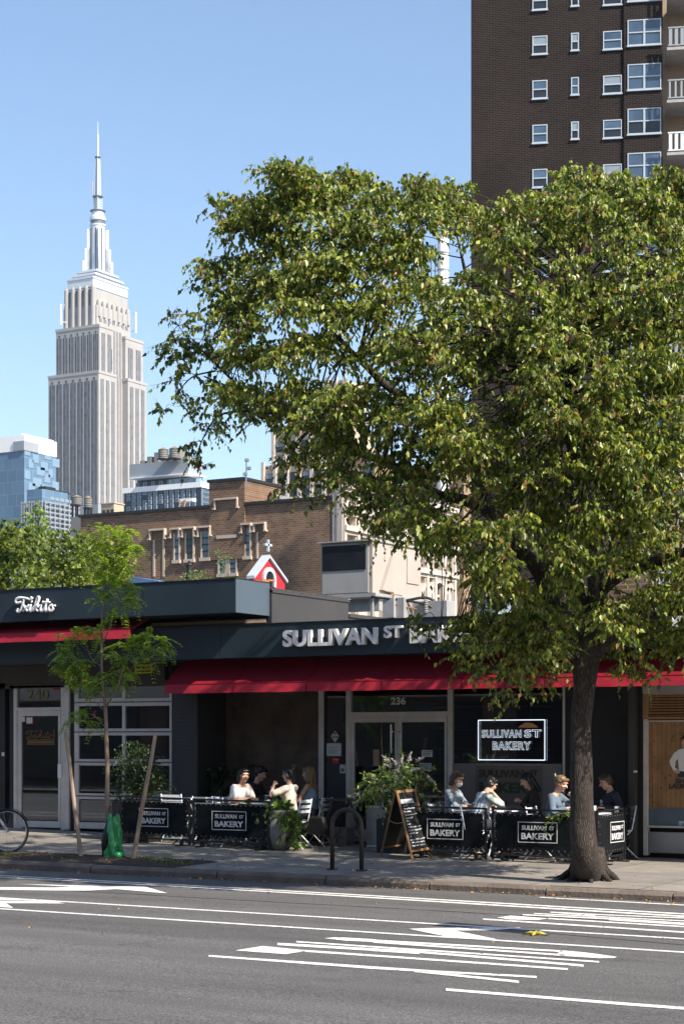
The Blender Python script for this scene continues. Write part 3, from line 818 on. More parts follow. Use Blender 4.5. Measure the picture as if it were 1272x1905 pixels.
mb = MB(); mb.lathe((mx_, my_, 0), [(5.9, z_(421)), (5.9, z_(418)), (5.2, z_(418)), (5.2, z_(411)), (6., z_(410.5)), (5.8, z_(405)), (4.8, z_(401)), (4.5, z_(396)), (4.5, z_(393))], 24)
mb.build('observatory', 'mast', esb, smooth=False)
mb = MB(); mb.lathe((mx_, my_, 0), [(5.35, z_(417.5)), (5.35, z_(411.5))], 14); mb.build('window_band', 'mast_dark', esb)
for zz, rr in ((393, 5.7), (366, 3.9), (292.5, 2.3)): mb = MB(); mb.lathe((mx_, my_, 0), [(rr * .8, z_(zz + 1)), (rr, z_(zz)), (rr, z_(zz - 1.2)), (rr * .8, z_(zz - 1.8))], 16); mb.build('ring', 'mast_dark', esb)
mb = MB()
def lattice(r0, z0_, r1, z1_, n_):
    P = [[Vector((mx_ + r * math.cos(a), my_ + r * math.sin(a), zz)) for a in (0.6, 2.17, 3.74, 5.31)] for r, zz in [(r0 + (r1 - r0) * i / n_, z0_ + (z1_ - z0_) * i / n_) for i in range(n_ + 1)]]
    for i in range(n_):
        for j in range(4):
            mb.bar(P[i][j], P[i + 1][j], .5); mb.bar(P[i][j], P[i + 1][(j + 1) % 4], .3); mb.bar(P[i][j], P[i][(j + 1) % 4], .3)
lattice(3., z_(391), 3., z_(367), 5); lattice(2.2, z_(365), 1.5, z_(293), 16)
mb.lathe((mx_, my_, 0), [(1.6, z_(391)), (1.2, z_(365)), (.9, z_(293)), (.75, z_(250)), (.35, z_(249)), (.2, z_(226))], 8)
mb.bar((mx_ - 4.2, my_ - 1, z_(364)), (mx_ - 4.2, my_ - 1, z_(336)), .9)
mb.build('antenna', 'mast', esb)
for px_, py_ in ((113, 568), (252, 583)):
    mb = MB(); q = atT(px_, py_, T); mb.bar((q.x, q.y, q.z - 14), (q.x, q.y, q.z + 1), 1.2); mb.bar((q.x, q.y, q.z), (q.x + (3.5 if px_ < 150 else -4), q.y, q.z), .5); mb.bar((q.x, q.y, q.z - 12), (q.x + (4 if px_ < 150 else -5), q.y + 2, q.z - 12), .5); mb.build('roof_antenna', 'white', esb)

# ---- glass towers at the left
def pane_grid(parent, plane, a0, a1, fixed, zs, n_, wv, hv, mframe='frame_white', mglass='glassblue', nm='window', skip=0):
    for zc in zs:
        for i in range(n_):
            if skip and random.random() < skip: continue
            u_ = a0 + (a1 - a0) * (i + .5) / n_
            f_ = MB(); g_ = MB()
            if plane == 'w':
                f_.box(u_ - wv / 2, u_ + wv / 2, fixed - .12, fixed, zc - hv / 2, zc + hv / 2)
                g_.box(u_ - wv * .34, u_ + wv * .34, fixed - .16, fixed - .12, zc - hv * .4, zc + hv * .4)
            else:
                f_.box(fixed, fixed + .12, u_ - wv / 2, u_ + wv / 2, zc - hv / 2, zc + hv / 2)
                g_.box(fixed + .12, fixed + .16, u_ - wv * .34, u_ + wv * .34, zc - hv * .4, zc + hv * .4)
            o = f_.build(nm, mframe, parent); g_.build('pane', mglass, o)
T = 520.
a0, a1, b0, b1 = gridbox(-70, 45, 104, T)
t_ = thing('glass_tower', 'pale blue glass tower with white crown at the left edge', 'glass tower', ((a0 + a1) / 2, (b0 + b1) / 2, 0))
mb = MB(); mb.box(a0, a1, b0, b1, 0, zt(838, T)); mb.build('curtain_wall', 'curtain', t_)
mb = MB(); mb.box(a0 - .2, a1 + .2, b0 - .2, b1 + .2, zt(838, T), zt(809.5, T)); mb.build('crown', 'whiteroof', t_)
mb = MB(); q0 = onY(26, HY, b0 - .2).x; mb.box(q0, a1 + .35, b0 - .5, b0 + 6, zt(838, T) + .1, zt(820, T)); mb.build('louvre', 'hotel_grey', t_)
mb = MB()
for i in range(12): mb.bar((a1 - 1, b0 + (b1 - b0) * i / 11, zt(809, T)), (a1 - 1, b0 + (b1 - b0) * i / 11, zt(806, T)), .25)
mb.bar((a1 - 1, b0, zt(806.5, T)), (a1 - 1, b1, zt(806.5, T)), .3); mb.build('roof_rail', 'alu', t_)
random.seed(3)
for i in range(16):
    mb = MB(); yy = b0 + (b1 - b0) * ((i * 5) % 8) / 8; zz = zt(846 + 11 * (i // 2), T); mb.box(a1, a1 + .12, yy, yy + random.uniform(2, 4), zz, zz + 2.4); mb.build('blind', 'glasspale', t_)
T = 450.
a0, a1, b0, b1 = gridbox(50, 78, 126, T)
t_ = thing('glass_block', 'mid blue glass block with dark roof plant', 'glass building', ((a0 + a1) / 2, (b0 + b1) / 2, 0))
mb = MB(); mb.box(a0, a1, b0, b1, 0, zt(909, T)); mb.build('curtain_wall', 'curtain', t_)
mb = MB(); mb.box(a0 + 1, a1 - 1, b0 + 2, b0 + 12, zt(909, T), zt(905, T)); mb.box(a0 + 2, a0 + 4, b0 + 2, b0 + 6, zt(909, T), zt(902, T)); mb.build('roof_plant', 'darkmetal', t_)
for i in range(5):
    mb = MB(); yy = b0 + 3 + i * (b1 - b0) / 5.2; mb.box(a1, a1 + .12, yy, yy + 1.6, zt(927, T), zt(921, T)); mb.build('window', 'blind', t_)
T = 400.
a0, a1, b0, b1 = gridbox(43, 81, 151, T)
t_ = thing('scaffolded_block', 'grey netted glass block in front of the blue tower', 'building', ((a0 + a1) / 2, (b0 + b1) / 2, 0))
mb = MB(); mb.box(a0, a1, b0, b1, 0, zt(934, T)); mb.build('netting', 'curtain_grey', t_)
mb = MB()
for i in range(9):
    xx = a0 + (a1 - a0) * i / 8; mb.bar((xx, b0 - .5, 10), (xx, b0 - .5, zt(931, T)), .22)
for i in range(9):
    yy = b0 + (b1 - b0) * i / 8; mb.bar((a1 + .5, yy, 10), (a1 + .5, yy, zt(931, T)), .22)
for i in range(8):
    zz = zt(934 + i * 9, T); mb.bar((a0, b0 - .5, zz), (a1, b0 - .5, zz), .2); mb.bar((a1 + .5, b0, zz), (a1 + .5, b1, zz), .2)
mb.build('scaffold', 'hotel_grey', t_)

def tank(px, pytop, pybot, wpx, T, label, roof='tanwood', legs=12):
    c = atT(px, pybot, T); r = wpx / 2 * T / FPX; h = (pybot - pytop) * T / FPX
    t_ = thing('water_tank', label, 'water tank', (c.x, c.y, c.z), 'rooftop water tanks')
    mb = MB(); mb.lathe(c, [(r, 0), (r, h * .78)], 20)
    o = mb.build('barrel', 'tankgrey', t_)
    hb = MB()
    for k in range(4): hb.lathe(c + Vector((0, 0, h * (.1 + .19 * k))), [(r * 1.02, 0), (r * 1.02, .12)], 20)
    hb.build('hoop', 'darkmetal', o)
    mb = MB(); mb.lathe(c + Vector((0, 0, h * .78)), [(r * 1.06, 0), (r * .1, h * .22)], 20); mb.build('roof', roof, t_)
    mb = MB()
    for k in range(4):
        a = k * math.pi / 2 + .5; p = c + Vector((r * .8 * math.cos(a), r * .8 * math.sin(a), 0)); mb.bar(p, p - Vector((0, 0, legs)), .3)
    mb.box(c.x - r * .9, c.x + r * .9, c.y - r * .9, c.y + r * .9, c.z - .3, c.z)
    mb.build('stand', 'darkmetal', t_)
tank(143, 921, 939, 20, 380, 'squat grey water tank beside the netted block', 'tankgrey')
tank(164, 922, 944, 15, 370, 'narrow water tank with pointed tan roof')
T = 372
a0, a1, b0, b1 = gridbox(132, 186, 190, T)
t_ = thing('low_block', 'low dark rooftop building carrying the water tanks', 'building', ((a0 + a1) / 2, (b0 + b1) / 2, 0))
mb = MB(); mb.box(a0, a1, b0, b1 + 10, 0, zt(958, T)); mb.build('wall', 'tankgrey', t_)
mb = MB(); mb.box(a1 - 5, a1 - .5, b0, b0 + 6, zt(958, T), zt(938, T)); mb.build('tank_house', 'hotel_grey', t_)
T = 365.
a0, a1, b0, b1 = gridbox(188, 212, 230, T)
t_ = thing('brick_penthouse', 'small tan brick building under the stepped skyscraper', 'building', ((a0 + a1) / 2, (b0 + b1) / 2, 0))
mb = MB(); mb.box(a0, a1, b0, b1, 0, zt(936, T)); mb.build('wall', 'brick_tan2', t_)
mb = MB(); mb.box(a0 - .2, a1 + .2, b0 - .2, b1 + .2, zt(936, T), zt(934.5, T)); mb.build('cornice', 'stone_trim', t_)
for i in range(3):
    mb = MB(); xx = a0 + (a1 - a0) * (i + .3) / 3; mb.box(xx, xx + .7, b0 - .06, b0, zt(956, T), zt(947, T)); mb.build('window', 'glassdark', t_)

# ---- hotel
T = 420.
a0, a1, b0, b1 = gridbox(231, 373, 392, T)
t_ = thing('hotel', 'dark panelled hotel with white framed windows and grey penthouse', 'hotel', ((a0 + a1) / 2, (b0 + b1) / 2, 0))
zc_ = zt(890, T)
mb = MB(); mb.box(a0, a1, b0, b1, 0, zc_ - 2); mb.build('wall', 'hotel_dark', t_)
mb = MB(); mb.box(a0 - .4, a1 + .4, b0 - .4, b1 + .4, zc_ - 2, zc_ - .8); mb.build('terrace_slab', 'whiteroof', t_)
p0, p1, q0, q1 = gridbox(231, 340, 378, T)
mb = MB(); mb.box(p0, p1 - 2, b0 + 3, q1, zc_ - .8, zt(879, T)); mb.build('terrace_storey', 'hotel_dark', t_)
mb = MB(); mb.box(p0, p1, b0, q1, zt(879, T), zt(852, T)); mb.build('penthouse', 'hotel_grey', t_)
mb = MB(); mb.box(p0, p1 + .5, b0 - .5, q1 + .5, zt(880, T), zt(878, T)); mb.build('penthouse_edge', 'whiteroof', t_)
mb = MB(); mb.box(p1 - 5, a1, b0 - .35, b0 - .3, zc_ - .8, zc_ + .4); mb.build('glass_rail', 'glass_clear', t_)
random.seed(5)
pane_grid(t_, 'w', a0 + .5, a1 - 1, b0, [zt(p, T) for p in (908, 917.5, 927, 936.5, 946)], 13, .95, .98, skip=.10)
pane_grid(t_, 's', b0 + .5, b1 - .5, a1, [zt(p, T) for p in (908, 917.5, 927, 936.5)], 4, .95, .98)
pane_grid(t_, 'w', a0 + .5, p1 - 4, b0 + 3, [zt(888, T)], 6, .95, .98)
mb = MB()
for i in range(7): mb.box(a0 + i * 2 + 3, a0 + i * 2 + 4.2, b0 + 2, b0 + 6, zt(852, T), zt(852, T) + 1 + (i % 3) * .8)
mb.build('roof_plant', 'tankgrey', t_)
tank(304, 832, 853, 19, 422, 'left of the two water tanks on the hotel', legs=.3)
tank(325, 830, 852, 20, 422, 'right of the two water tanks on the hotel', legs=.3)

# ---- crane jib and antenna mast
c = atT(335, 960, 300.)
t_ = thing('crane', 'yellow crane jib in front of the hotel', 'crane', c)
mb = MB(); d = atT(341, 930, 300.)
for dx in (-.5, .5):
    mb.bar(c + Vector((dx, 0, 0)), d + Vector((dx, 0, 0)), .22)
for i in range(5):
    a = c.lerp(d, i / 5); b = c.lerp(d, (i + 1) / 5); mb.bar(a + Vector((-.5, 0, 0)), b + Vector((.5, 0, 0)), .15)
mb.build('jib', 'kraft', t_)
mb = MB(); mb.box(d.x - .7, d.x + 1.8, d.y, d.y + 1, d.z - .3, d.z + .2); mb.build('cab', 'whiteroof', t_)
c = atT(458, 905, 128.); t_ = thing('roof_mast', 'slim white antenna mast above the brick school roof', 'antenna', c)
mb = MB(); mb.bar(c, (c.x, c.y, zt(855, 128.)), .07); mb.build('pole', 'white', t_)
for px_, py_ in ((459, 856), (463, 871), (456, 882)):
    q = atT(px_, py_, 128.); mb = MB(); mb.lathe(q, [(.05, -.13), (.16, -.08), (.16, .08), (.05, .13)], 10); mb.build('dish', 'white', t_)

# ---- deco tower behind the tree
T = 300.
a0, a1, b0, b1 = gridbox(490, 650, 712, T)
t_ = thing('deco_tower', 'tan brick stepped tower seen behind the street tree', 'tower', ((a0 + a1) / 2, (b0 + b1) / 2, 0))
z853, z787, z700 = zt(853, T), zt(787, T), zt(700, T)
mb = MB(); mb.box(a0, a1, b0, b1, 0, z853)
c0_, c1_ = onY(503, HY, b0).x, a1 - 1; mb.box(c0_, c1_, b0 + 1, b1 - 1, z853, z787)
e0_, e1_ = onY(598, HY, b0).x, a1 - 2; mb.box(e0_, e1_, b0 + 2, b1 - 2, z787, z700); mb.build('wall', 'deco', t_)
mb = MB()
for x_0, x_1, y_, zz0, zz1 in ((a0, a1, b0, zt(960, T), z853), (c0_, c1_, b0 + 1, z853, z787), (e0_, e1_, b0 + 2, z787, z700)):
    nn = max(2, round((x_1 - x_0) / 2.4))
    for i in range(nn + 1): xx = x_0 + (x_1 - x_0) * i / nn; mb.box(xx - .28, xx + .28, y_ - .35, y_, zz0, zz1 + .6)
for i in range(4): yy = b0 + (b1 - b0) * i / 3; mb.box(a1, a1 + .35, yy - .3, yy + .3, 20, z853 + .5)
mb.build('pier', 'terracotta', t_)
for x_0, x_1, y_, rows in ((a0, a1, b0, (878, 905, 928)), (c0_, c1_, b0 + 1, (817, 843)), (e0_, e1_, b0 + 2, (715, 741, 768))):
    nn = max(2, round((x_1 - x_0) / 2.4))
    for r_ in rows:
        for i in range(nn):
            xx = x_0 + (x_1 - x_0) * (i + .5) / nn; mb = MB(); mb.box(xx - .65, xx + .65, y_ - .08, y_, zt(r_ + 10, T), zt(r_ - 9, T)); o = mb.build('window', 'glassdark', t_)
            if i % 3 == 0: mb = MB(); mb.box(xx - .6, xx + .6, y_ - .12, y_ - .08, zt(r_, T), zt(r_ - 8, T)); mb.build('blind', 'blind', o)

# ---- balconied block behind (partly seen through leaves)
T = 200.
a0, a1, b0, b1 = gridbox(645, 690, 730, T)
t_ = thing('balcony_block', 'brown brick flats with balconies behind the gothic front', 'building', ((a0 + a1) / 2, (b0 + b1) / 2, 0))
mb = MB(); mb.box(a0, a1, b0, b1, 0, zt(840, T)); mb.build('wall', 'brick_tan', t_)
for p in (885, 925):
    mb = MB(); mb.box(a0, a0 + 2, b0 - 1, b0, zt(p, T), zt(p, T) + .2)
    for i in range(8): mb.bar((a0 + i * .28, b0 - .95, zt(p, T)), (a0 + i * .28, b0 - .95, zt(p, T) + 1), .05)
    mb.bar((a0, b0 - .95, zt(p, T) + 1), (a0 + 2, b0 - .95, zt(p, T) + 1), .07); mb.build('balcony', 'hotel_grey', t_)
for p in (870, 900, 935):
    mb = MB(); mb.box(a0 + 2.2, a0 + 3.4, b0 - .06, b0, zt(p + 12, T), zt(p - 10, T)); mb.build('window', 'glassblue', t_)

# ---- white chimney
T = 170.
c = atT(824, HY, T)
t_ = thing('chimney_stack', 'tall thin white chimney stack seen through the tree', 'chimney', (c.x, c.y, 0))
mb = MB(); r = 10.5 * T / FPX; zz = zt(432, T); mb.lathe((c.x, c.y, 0), [(r, 0), (r, zz)], 20); o = mb.build('flue', 'whiteroof', t_)
mb = MB()
for p in range(440, 760, 32): mb.lathe((c.x, c.y, zt(p, T)), [(r * 1.12, 0), (r * 1.12, .15)], 20)
mb.build('band', 'hotel_grey', t_)
mb = MB(); mb.bar((c.x - r - .3, c.y, 5), (c.x - r - .3, c.y, zz - 1), .06); mb.bar((c.x - r - .7, c.y, 5), (c.x - r - .7, c.y, zz - 1), .06)
for k in range(60): mb.bar((c.x - r - .7, c.y, 5 + k * .55), (c.x - r - .3, c.y, 5 + k * .55), .04)
mb.build('ladder', 'hotel_grey', t_)

# ---- dark brick apartment tower (turned off the street grid)
d_r = Vector((math.cos(R(20.7)), math.sin(R(20.7)), 0)); d_n = Vector((d_r.y, -d_r.x, 0))
T0 = 100.; P0 = atT(876, HY, T0); P0.z = 0
def onT(px, py, off=0):                       # pixel -> along-facade metre and height, on the plane pushed out by off
    r = Vector(ray(px, py)); o = Vector((CX, CY, CZ)); p = P0 + d_n * off
    t = (p - o).dot(d_n) / r.dot(d_n); q = o + r * t; return (q - P0).dot(d_r), q.z
t_ = thing('apartment_tower', 'dark brown brick apartment tower with white framed windows', 'apartment tower', P0, rz=R(20.7))
def tb(mb, s0, s1, o0, o1, z0_, z1_): return mb.box(s0, s1, -o1, -o0, z0_, z1_)      # local: x along, y = -outward
def local_build(mb, name, m, parent, bevel=0):
    sv = parent; root = t_
    loc = root.location.copy(); root.location = (0, 0, 0); o = mb.build(name, m, parent, bevel=bevel); root.location = loc; return o
sR, _ = onT(1232, HY); S2 = sR + 16; H = 62
mb = MB(); tb(mb, 0, sR, -9, 0, -1, H); tb(mb, onT(1160, HY)[0], sR, 0, .12, -1, H); local_build(mb, 'wall', 'brick_tower', t_)
mb = MB(); tb(mb, sR, S2, -9, -1.5, -1, H); local_build(mb, 'balcony_wall', 'stucco_warm' if 'stucco_warm' in M else 'plaster_side', t_)
def twin(pxa, pxb, pya, pyb, cols, off=0., open_=0, blind=.3):
    s0, za = onT(pxa, pya, off); s1, _ = onT(pxb, pya, off); _, zb_ = onT(pxa, pyb, off)
    fw = .055; mb = MB()
    tb(mb, s0, s1, off, off + .05, zb_, zb_ + fw); tb(mb, s0, s1, off, off + .05, za - fw, za)
    tb(mb, s0, s0 + fw, off, off + .05, zb_ + fw, za - fw); tb(mb, s1 - fw, s1, off, off + .05, zb_ + fw, za - fw)
    zmid = (za + zb_) / 2
    for c_ in range(cols):
        l = s0 + fw + (s1 - s0 - 2 * fw) * c_ / cols; r = s0 + fw + (s1 - s0 - 2 * fw) * (c_ + 1) / cols
        tb(mb, l, r, off, off + .06, zmid - .03, zmid + .03)
        if c_: tb(mb, l - .05, l + .05, off, off + .055, zb_ + fw, zmid - .03); tb(mb, l - .05, l + .05, off, off + .055, zmid + .03, za - fw)
    tb(mb, s0 - .04, s1 + .04, off, off + .10, zb_ - .07, zb_)
    f = local_build(mb, 'window', 'frame_white', t_)
    g = MB(); tb(g, s0 + fw, s1 - fw, off, off + .02, zmid, za - fw); local_build(g, 'upper_pane', random.choice(('glassmid', 'glassmid', 'blind')), f)
    g = MB(); tb(g, s0 + fw, s1 - fw, off, off + .012, zb_ + fw, zmid); local_build(g, 'lower_pane', 'glassdark' if random.random() < .45 else 'glassblue', f)
random.seed(8)
for k in range(-1, 12):
    dy = 82.6 * k
    twin(990, 1018, 67 + dy, 101 + dy, 1); twin(1062, 1076.5, 61 + dy, 93.5 + dy, 1); twin(1121.5, 1156.5, 58 + dy, 92 + dy, 1); twin(1167, 1229.5, 37 + dy, 85 + dy, 2, off=.12)
for k in range(0, 9):
    _, zz = onT(1240, 30 + 95 * (k - 0) - (0 if k < 3 else 0), 0)
    bal = MB(); zz = onT(1240, 104, 0)[1] - (k - 1) * (onT(1240, 104, 0)[1] - onT(1240, 201, 0)[1])
    s0 = onT(1240, HY)[0]; tb(bal, s0, S2, -1.5, .9, zz, zz + .15); o = local_build(bal, 'balcony_slab', 'concrete_far', t_)
    rl = MB()
    for j in range(26):
        tb(rl, s0 + .1 + j * .3, s0 + .1 + j * .3 + (.17 if k % 2 else .1), .8, .84, zz + .3, zz + 1.15)
    tb(rl, s0 + .05, s0 + 8, .79, .86, zz + 1.15, zz + 1.22); tb(rl, s0 + .05, s0 + 8, .79, .86, zz + .24, zz + .3); local_build(rl, 'railing', 'hotel_grey' if k % 3 else 'whitepaint', o)
    dv = MB(); tb(dv, s0 + 1.0, s0 + 3.4, -1.5, -1.42, zz + .25, zz + 2.2); local_build(dv, 'balcony_door', 'glassblue', o)

# ---- tan brick slice beside the gothic front
T = 175.
a0, a1, b0, b1 = gridbox(838, 862, 880, T)
t_ = thing('brick_flats', 'tan brick flats glimpsed between gothic front and dark tower', 'building', ((a0 + a1) / 2, (b0 + b1) / 2, 0))
mb = MB(); mb.box(a0 - 4, a1, b0, b1, 0, zt(860, T)); mb.build('wall', 'brick_tan', t_)
mb = MB(); mb.box(a0 - 4, a1 - 1.2, b0 - 1.5, b0 - .02, 0, zt(1078, T)); mb.build('annex_wall', 'brick_tan2', t_)
for p in (1003, 1037, 1069):
    mb = MB(); l, r = onY(839, HY, b0).x, onY(854, HY, b0).x; mb.box(l, r, b0 - .1, b0, zt(p + 9, T), zt(p - 9, T)); f = mb.build('window', 'frame_white', t_)
    g = MB(); m_ = (l + r) / 2
    g.box(l + .06, m_ - .04, b0 - .13, b0 - .1, zt(p + 7, T), zt(p - 8, T)); g.box(m_ + .04, r - .06, b0 - .13, b0 - .1, zt(p + 7, T), zt(p - 8, T)); g.build('pane', 'glassmid', f)

# ---- brick school with gothic street front
YS = 90.
XS = onY(628, HY, YS).x; XL = onY(150, HY, YS).x; YE = onX(838, HY, XS).y; ZT = 19.65
sch = thing('school_building', 'long brown brick building with stone hooded windows and gothic side', 'building', ((XL + XS) / 2, (YS + YE) / 2, 0))
mb = MB(); mb.box(XL, XS - .4, YS, YE, 0, ZT); xa_, xb_ = onY(391, HY, YS).x, onY(457, HY, YS).x
zt2 = onY(424, 896, YS).z; mb.box(xa_, xb_, YS - .15, YS + 5, ZT - 4, zt2); mb.build('wall', 'brick_school', sch)
mb = MB(); mb.box(XL - .1, xa_, YS - .18, YS + .5, ZT, ZT + .22); mb.box(xb_, XS - .4, YS - .18, YS + .5, ZT, ZT + .22); mb.box(xa_ - .1, xb_ + .1, YS - .3, YS + 5.1, zt2, zt2 + .22); mb.build('coping', 'darkmetal', sch)
mb = MB(); q1 = onY(540, HY, YS + 3).x
mb.prism([(xb_ + .2, YS + 3, ZT), (q1, YS + 3, ZT), (q1, YS + 3, ZT + .3), (xb_ + .2, YS + 3, zt2 - .6)], (0, 9, 0)); mb.build('lean_to_roof', 'tankgrey', sch)
def c7(x, y): return (x / 2.544, 780 + y / 2.544)
def hood(x0_, x1_, y0_, y1_, thick=7):
    a = onY(*c7(x0_, y0_), YS); b = onY(*c7(x1_, y1_), YS); zt_ = a.z; zb_ = b.z; th = thick / 2.544 * 138 / FPX
    mb = MB(); mb.box(a.x, b.x, YS - .35, YS + .1, zt_ - th * 1.3, zt_); mb.box(a.x, a.x + th, YS - .3, YS + .1, zb_, zt_ - th * 1.3); mb.box(b.x - th, b.x, YS - .3, YS + .1, zb_, zt_ - th * 1.3)
    mb.box(a.x - th, a.x + th * .9, YS - .36, YS + .1, zb_ - th, zb_); mb.box(b.x - th * .9, b.x + th, YS - .36, YS + .1, zb_ - th, zb_)
    mb.build('window_hood', 'stone_trim', sch)
def swin(x0_, x1_, y0_, y1_, mull=False):
    a = onY(*c7(x0_, y0_), YS); b = onY(*c7(x1_, y1_), YS); mb = MB(); fw = .14
    mb.box(a.x - fw, a.x, YS - .08, YS + .1, b.z, a.z); mb.box(b.x, b.x + fw, YS - .08, YS + .1, b.z, a.z); mb.box(a.x - fw * 1.4, b.x + fw * 1.4, YS - .2, YS + .1, b.z - .25, b.z)
    if mull: m_ = (a.x + b.x) / 2; mb.box(m_ - .22, m_ + .22, YS - .07, YS + .1, b.z, a.z)
    f = mb.build('window', 'stone_trim', sch)
    g = MB(); g.box(a.x, b.x, YS - .03, YS, b.z, a.z); g.build('pane', 'glassmid' if random.random() < .5 else 'glassdark', f)
    g = MB()
    for k in range(1, 4):
        zz = b.z + (a.z - b.z) * k / 4; g.box(a.x, b.x, YS - .06, YS - .03, zz - .05, zz + .05)
    g.build('glazing_bar', 'darkmetal', f)
for h in ((715, 788, 522, 562), (813, 858, 517, 555), (868, 928, 512, 550), (942, 1003, 508, 548), (1022, 1132, 378, 415), (1148, 1195, 494, 532), (1207, 1262, 490, 525)): hood(*h)
for h in ((829, 847, 542, 667), (884, 914, 538, 662), (958, 989, 532, 655), (1163, 1183, 520, 648)): swin(*h)
swin(1040, 1117, 402, 546, True); swin(1040, 1117, 642, 728, True)
for x_, ya_, yb_ in ((730, 570, 745), (775, 570, 745), (1218, 535, 660)):
    mb = MB(); a = onY(*c7(x_, ya_), YS); b = onY(*c7(x_, yb_), YS); mb.box(a.x - .09, a.x + .09, YS - .05, YS, b.z, a.z); mb.build('niche_jamb', 'stone_trim', sch)
# gothic front in pale terracotta, facing the cross street
def gy(px): return onX(px, HY, XS).y
def gz(px, py): return onX(px, py, XS).z
mb = MB(); mb.box(XS - .4, XS, YS - .06, YE, 0, ZT + .5); mb.build('gothic_wall', 'terracotta', sch)
mb = MB()
for p in (630, 655, 686, 708, 744, 764, 784, 799, 817, 835):
    y_ = gy(p); mb.box(XS, XS + .45, y_ - .28, y_ + .28, 3, ZT + 1.2); mb.box(XS, XS + .6, y_ - .18, y_ + .18, 3, ZT + .3)
for p, q in ((780, 1063), (700, 962), (780, 1012), (640, 905)):
    zz = gz(p, q); mb.box(XS, XS + .75, YS, YE + .1, zz - .2, zz + .2); mb.box(XS, XS + .55, YS, YE + .05, zz - .45, zz - .2)
mb.build('buttress', 'terracotta', sch)
for p0_, p1_ in ((660, 682), (690, 705), (713, 740), (749, 760), (769, 781), (788, 795.5), (802.5, 813), (821, 831)):
    for qa, qb in ((1022, 1056), (972, 1003), (920, 953)):
        mb = MB(); z0_, z1_ = gz(780, qb), gz(780, qa); m_ = (gy(p0_) + gy(p1_)) / 2
        mb.box(XS, XS + .05, gy(p0_), gy(p1_), z0_, z1_); o = mb.build('window', 'glassdark', sch)
        f = MB(); f.box(XS + .05, XS + .16, m_ - .1, m_ + .1, z0_, z1_); f.box(XS + .05, XS + .12, gy(p0_), gy(p1_), (z0_ + z1_) / 2 - .08, (z0_ + z1_) / 2 + .08); f.build('mullion', 'terracotta', o)
def garch(pc, w_, pyb, pyt):
    yc = gy(pc); z0_ = gz(pc, pyb); z1_ = gz(pc, pyt); zs = z0_ + (z1_ - z0_) * .55; hw = w_ / 2
    def outline(k):
        pts = [(yc - hw * k, z0_)]
        for i in range(7): a = i / 6; pts.append((yc - hw * k * math.cos(a * math.pi / 2) ** .8, zs + (z1_ - zs) * k * a ** .85))
        for i in range(5, -1, -1): a = i / 6; pts.append((yc + hw * k * math.cos(a * math.pi / 2) ** .8, zs + (z1_ - zs) * k * a ** .85))
        pts.append((yc + hw * k, z0_)); return pts
    A, B = outline(1.3), outline(.95); mb = MB(); n_ = len(A)
    for i in range(n_ - 1):
        mb.prism([(XS, *A[i]), (XS, *A[i + 1]), (XS, *B[i + 1]), (XS, *B[i])], (.5, 0, 0))
    o = mb.build('arch', 'terracotta', sch)
    g = MB(); g.prism([(XS, *p) for p in B], (.06, 0, 0)); g.build('tracery_glass', 'glassdark', o)
    g = MB()
    for k in (-.4, 0, .4): g.box(XS + .06, XS + .2, yc + hw * k - .07, yc + hw * k + .07, z0_, zs + (z1_ - zs) * .5)
    g.box(XS + .06, XS + .18, yc - hw * .9, yc + hw * .9, zs - .1, zs + .1); g.build('tracery', 'terracotta', o)
garch(785.5, 1.7, 1140, 1088); garch(808, 3.1, 1140, 1083); garch(829, 1.6, 1140, 1092)
garch(760, 2.4, 1140, 1086)

# ---- red church gable with cross
T = 98.
c = atT(500, HY, T); XG = c.x
yl, yr = onX(471, HY, XG).y, onX(530, HY, XG).y; ym = onX(493, HY, XG).y + .3; ym = (yl + yr) / 2 - .15
zap = onX(493, 1036, XG).z; zel = onX(464, 1072, XG).z
ch = thing('church', 'small red gabled church front with white trim and cross', 'church', (XG, (yl + yr) / 2, 0))
mb = MB(); mb.prism([(XG, yl, 0), (XG, yr, 0), (XG, yr, zel - .05), (XG, ym, zap), (XG, yl, zel - .05)], (-.45, 0, 0)); mb.box(XG - 9, XG - .45, yl + .2, yr - .2, 0, zel - 1.6); mb.build('wall', 'churchred', ch)
mb = MB()
for s_, ye in ((1, yl), (1, yr)):
    dy_ = -.08 if ye == yl else .08
    mb.prism([(XG + .14, ym, zap - .02), (XG + .14, ym, zap + .13), (XG + .14, ye + dy_, zel + .06), (XG + .14, ye + dy_, zel - .10)], (-.5, 0, 0))
mb.build('roof', 'churchwhite', ch)
mb = MB(); mb.box(XG - .05, XG + .07, ym - .06, ym + .06, zap + .3, onX(493, 1003, XG).z); zc_ = onX(493, 1013, XG).z; mb.box(XG - .05, XG + .07, ym - .34, ym + .34, zc_ - .06, zc_ + .06); mb.build('cross', 'frame_white', ch)
def roundarch(yc, z0_, hw, hh): return [(yc - hw, z0_)] + [(yc - hw * math.cos(i / 10 * math.pi), z0_ + hh * .5 + hw * math.sin(i / 10 * math.pi)) for i in range(11)] + [(yc + hw, z0_)]
zw = onX(503, 1092, XG).z; A, B = roundarch(ym + .05, zw, .62, .8), roundarch(ym + .05, zw, .4, .8)
mb = MB()
for i in range(len(A) - 1): mb.prism([(XG, *A[i]), (XG, *A[i + 1]), (XG, *B[i + 1]), (XG, *B[i])], (.12, 0, 0))
o = mb.build('window', 'churchwhite', ch); g = MB(); g.prism([(XG, *p) for p in B], (.03, 0, 0)); g.build('pane', 'glassdark', o)

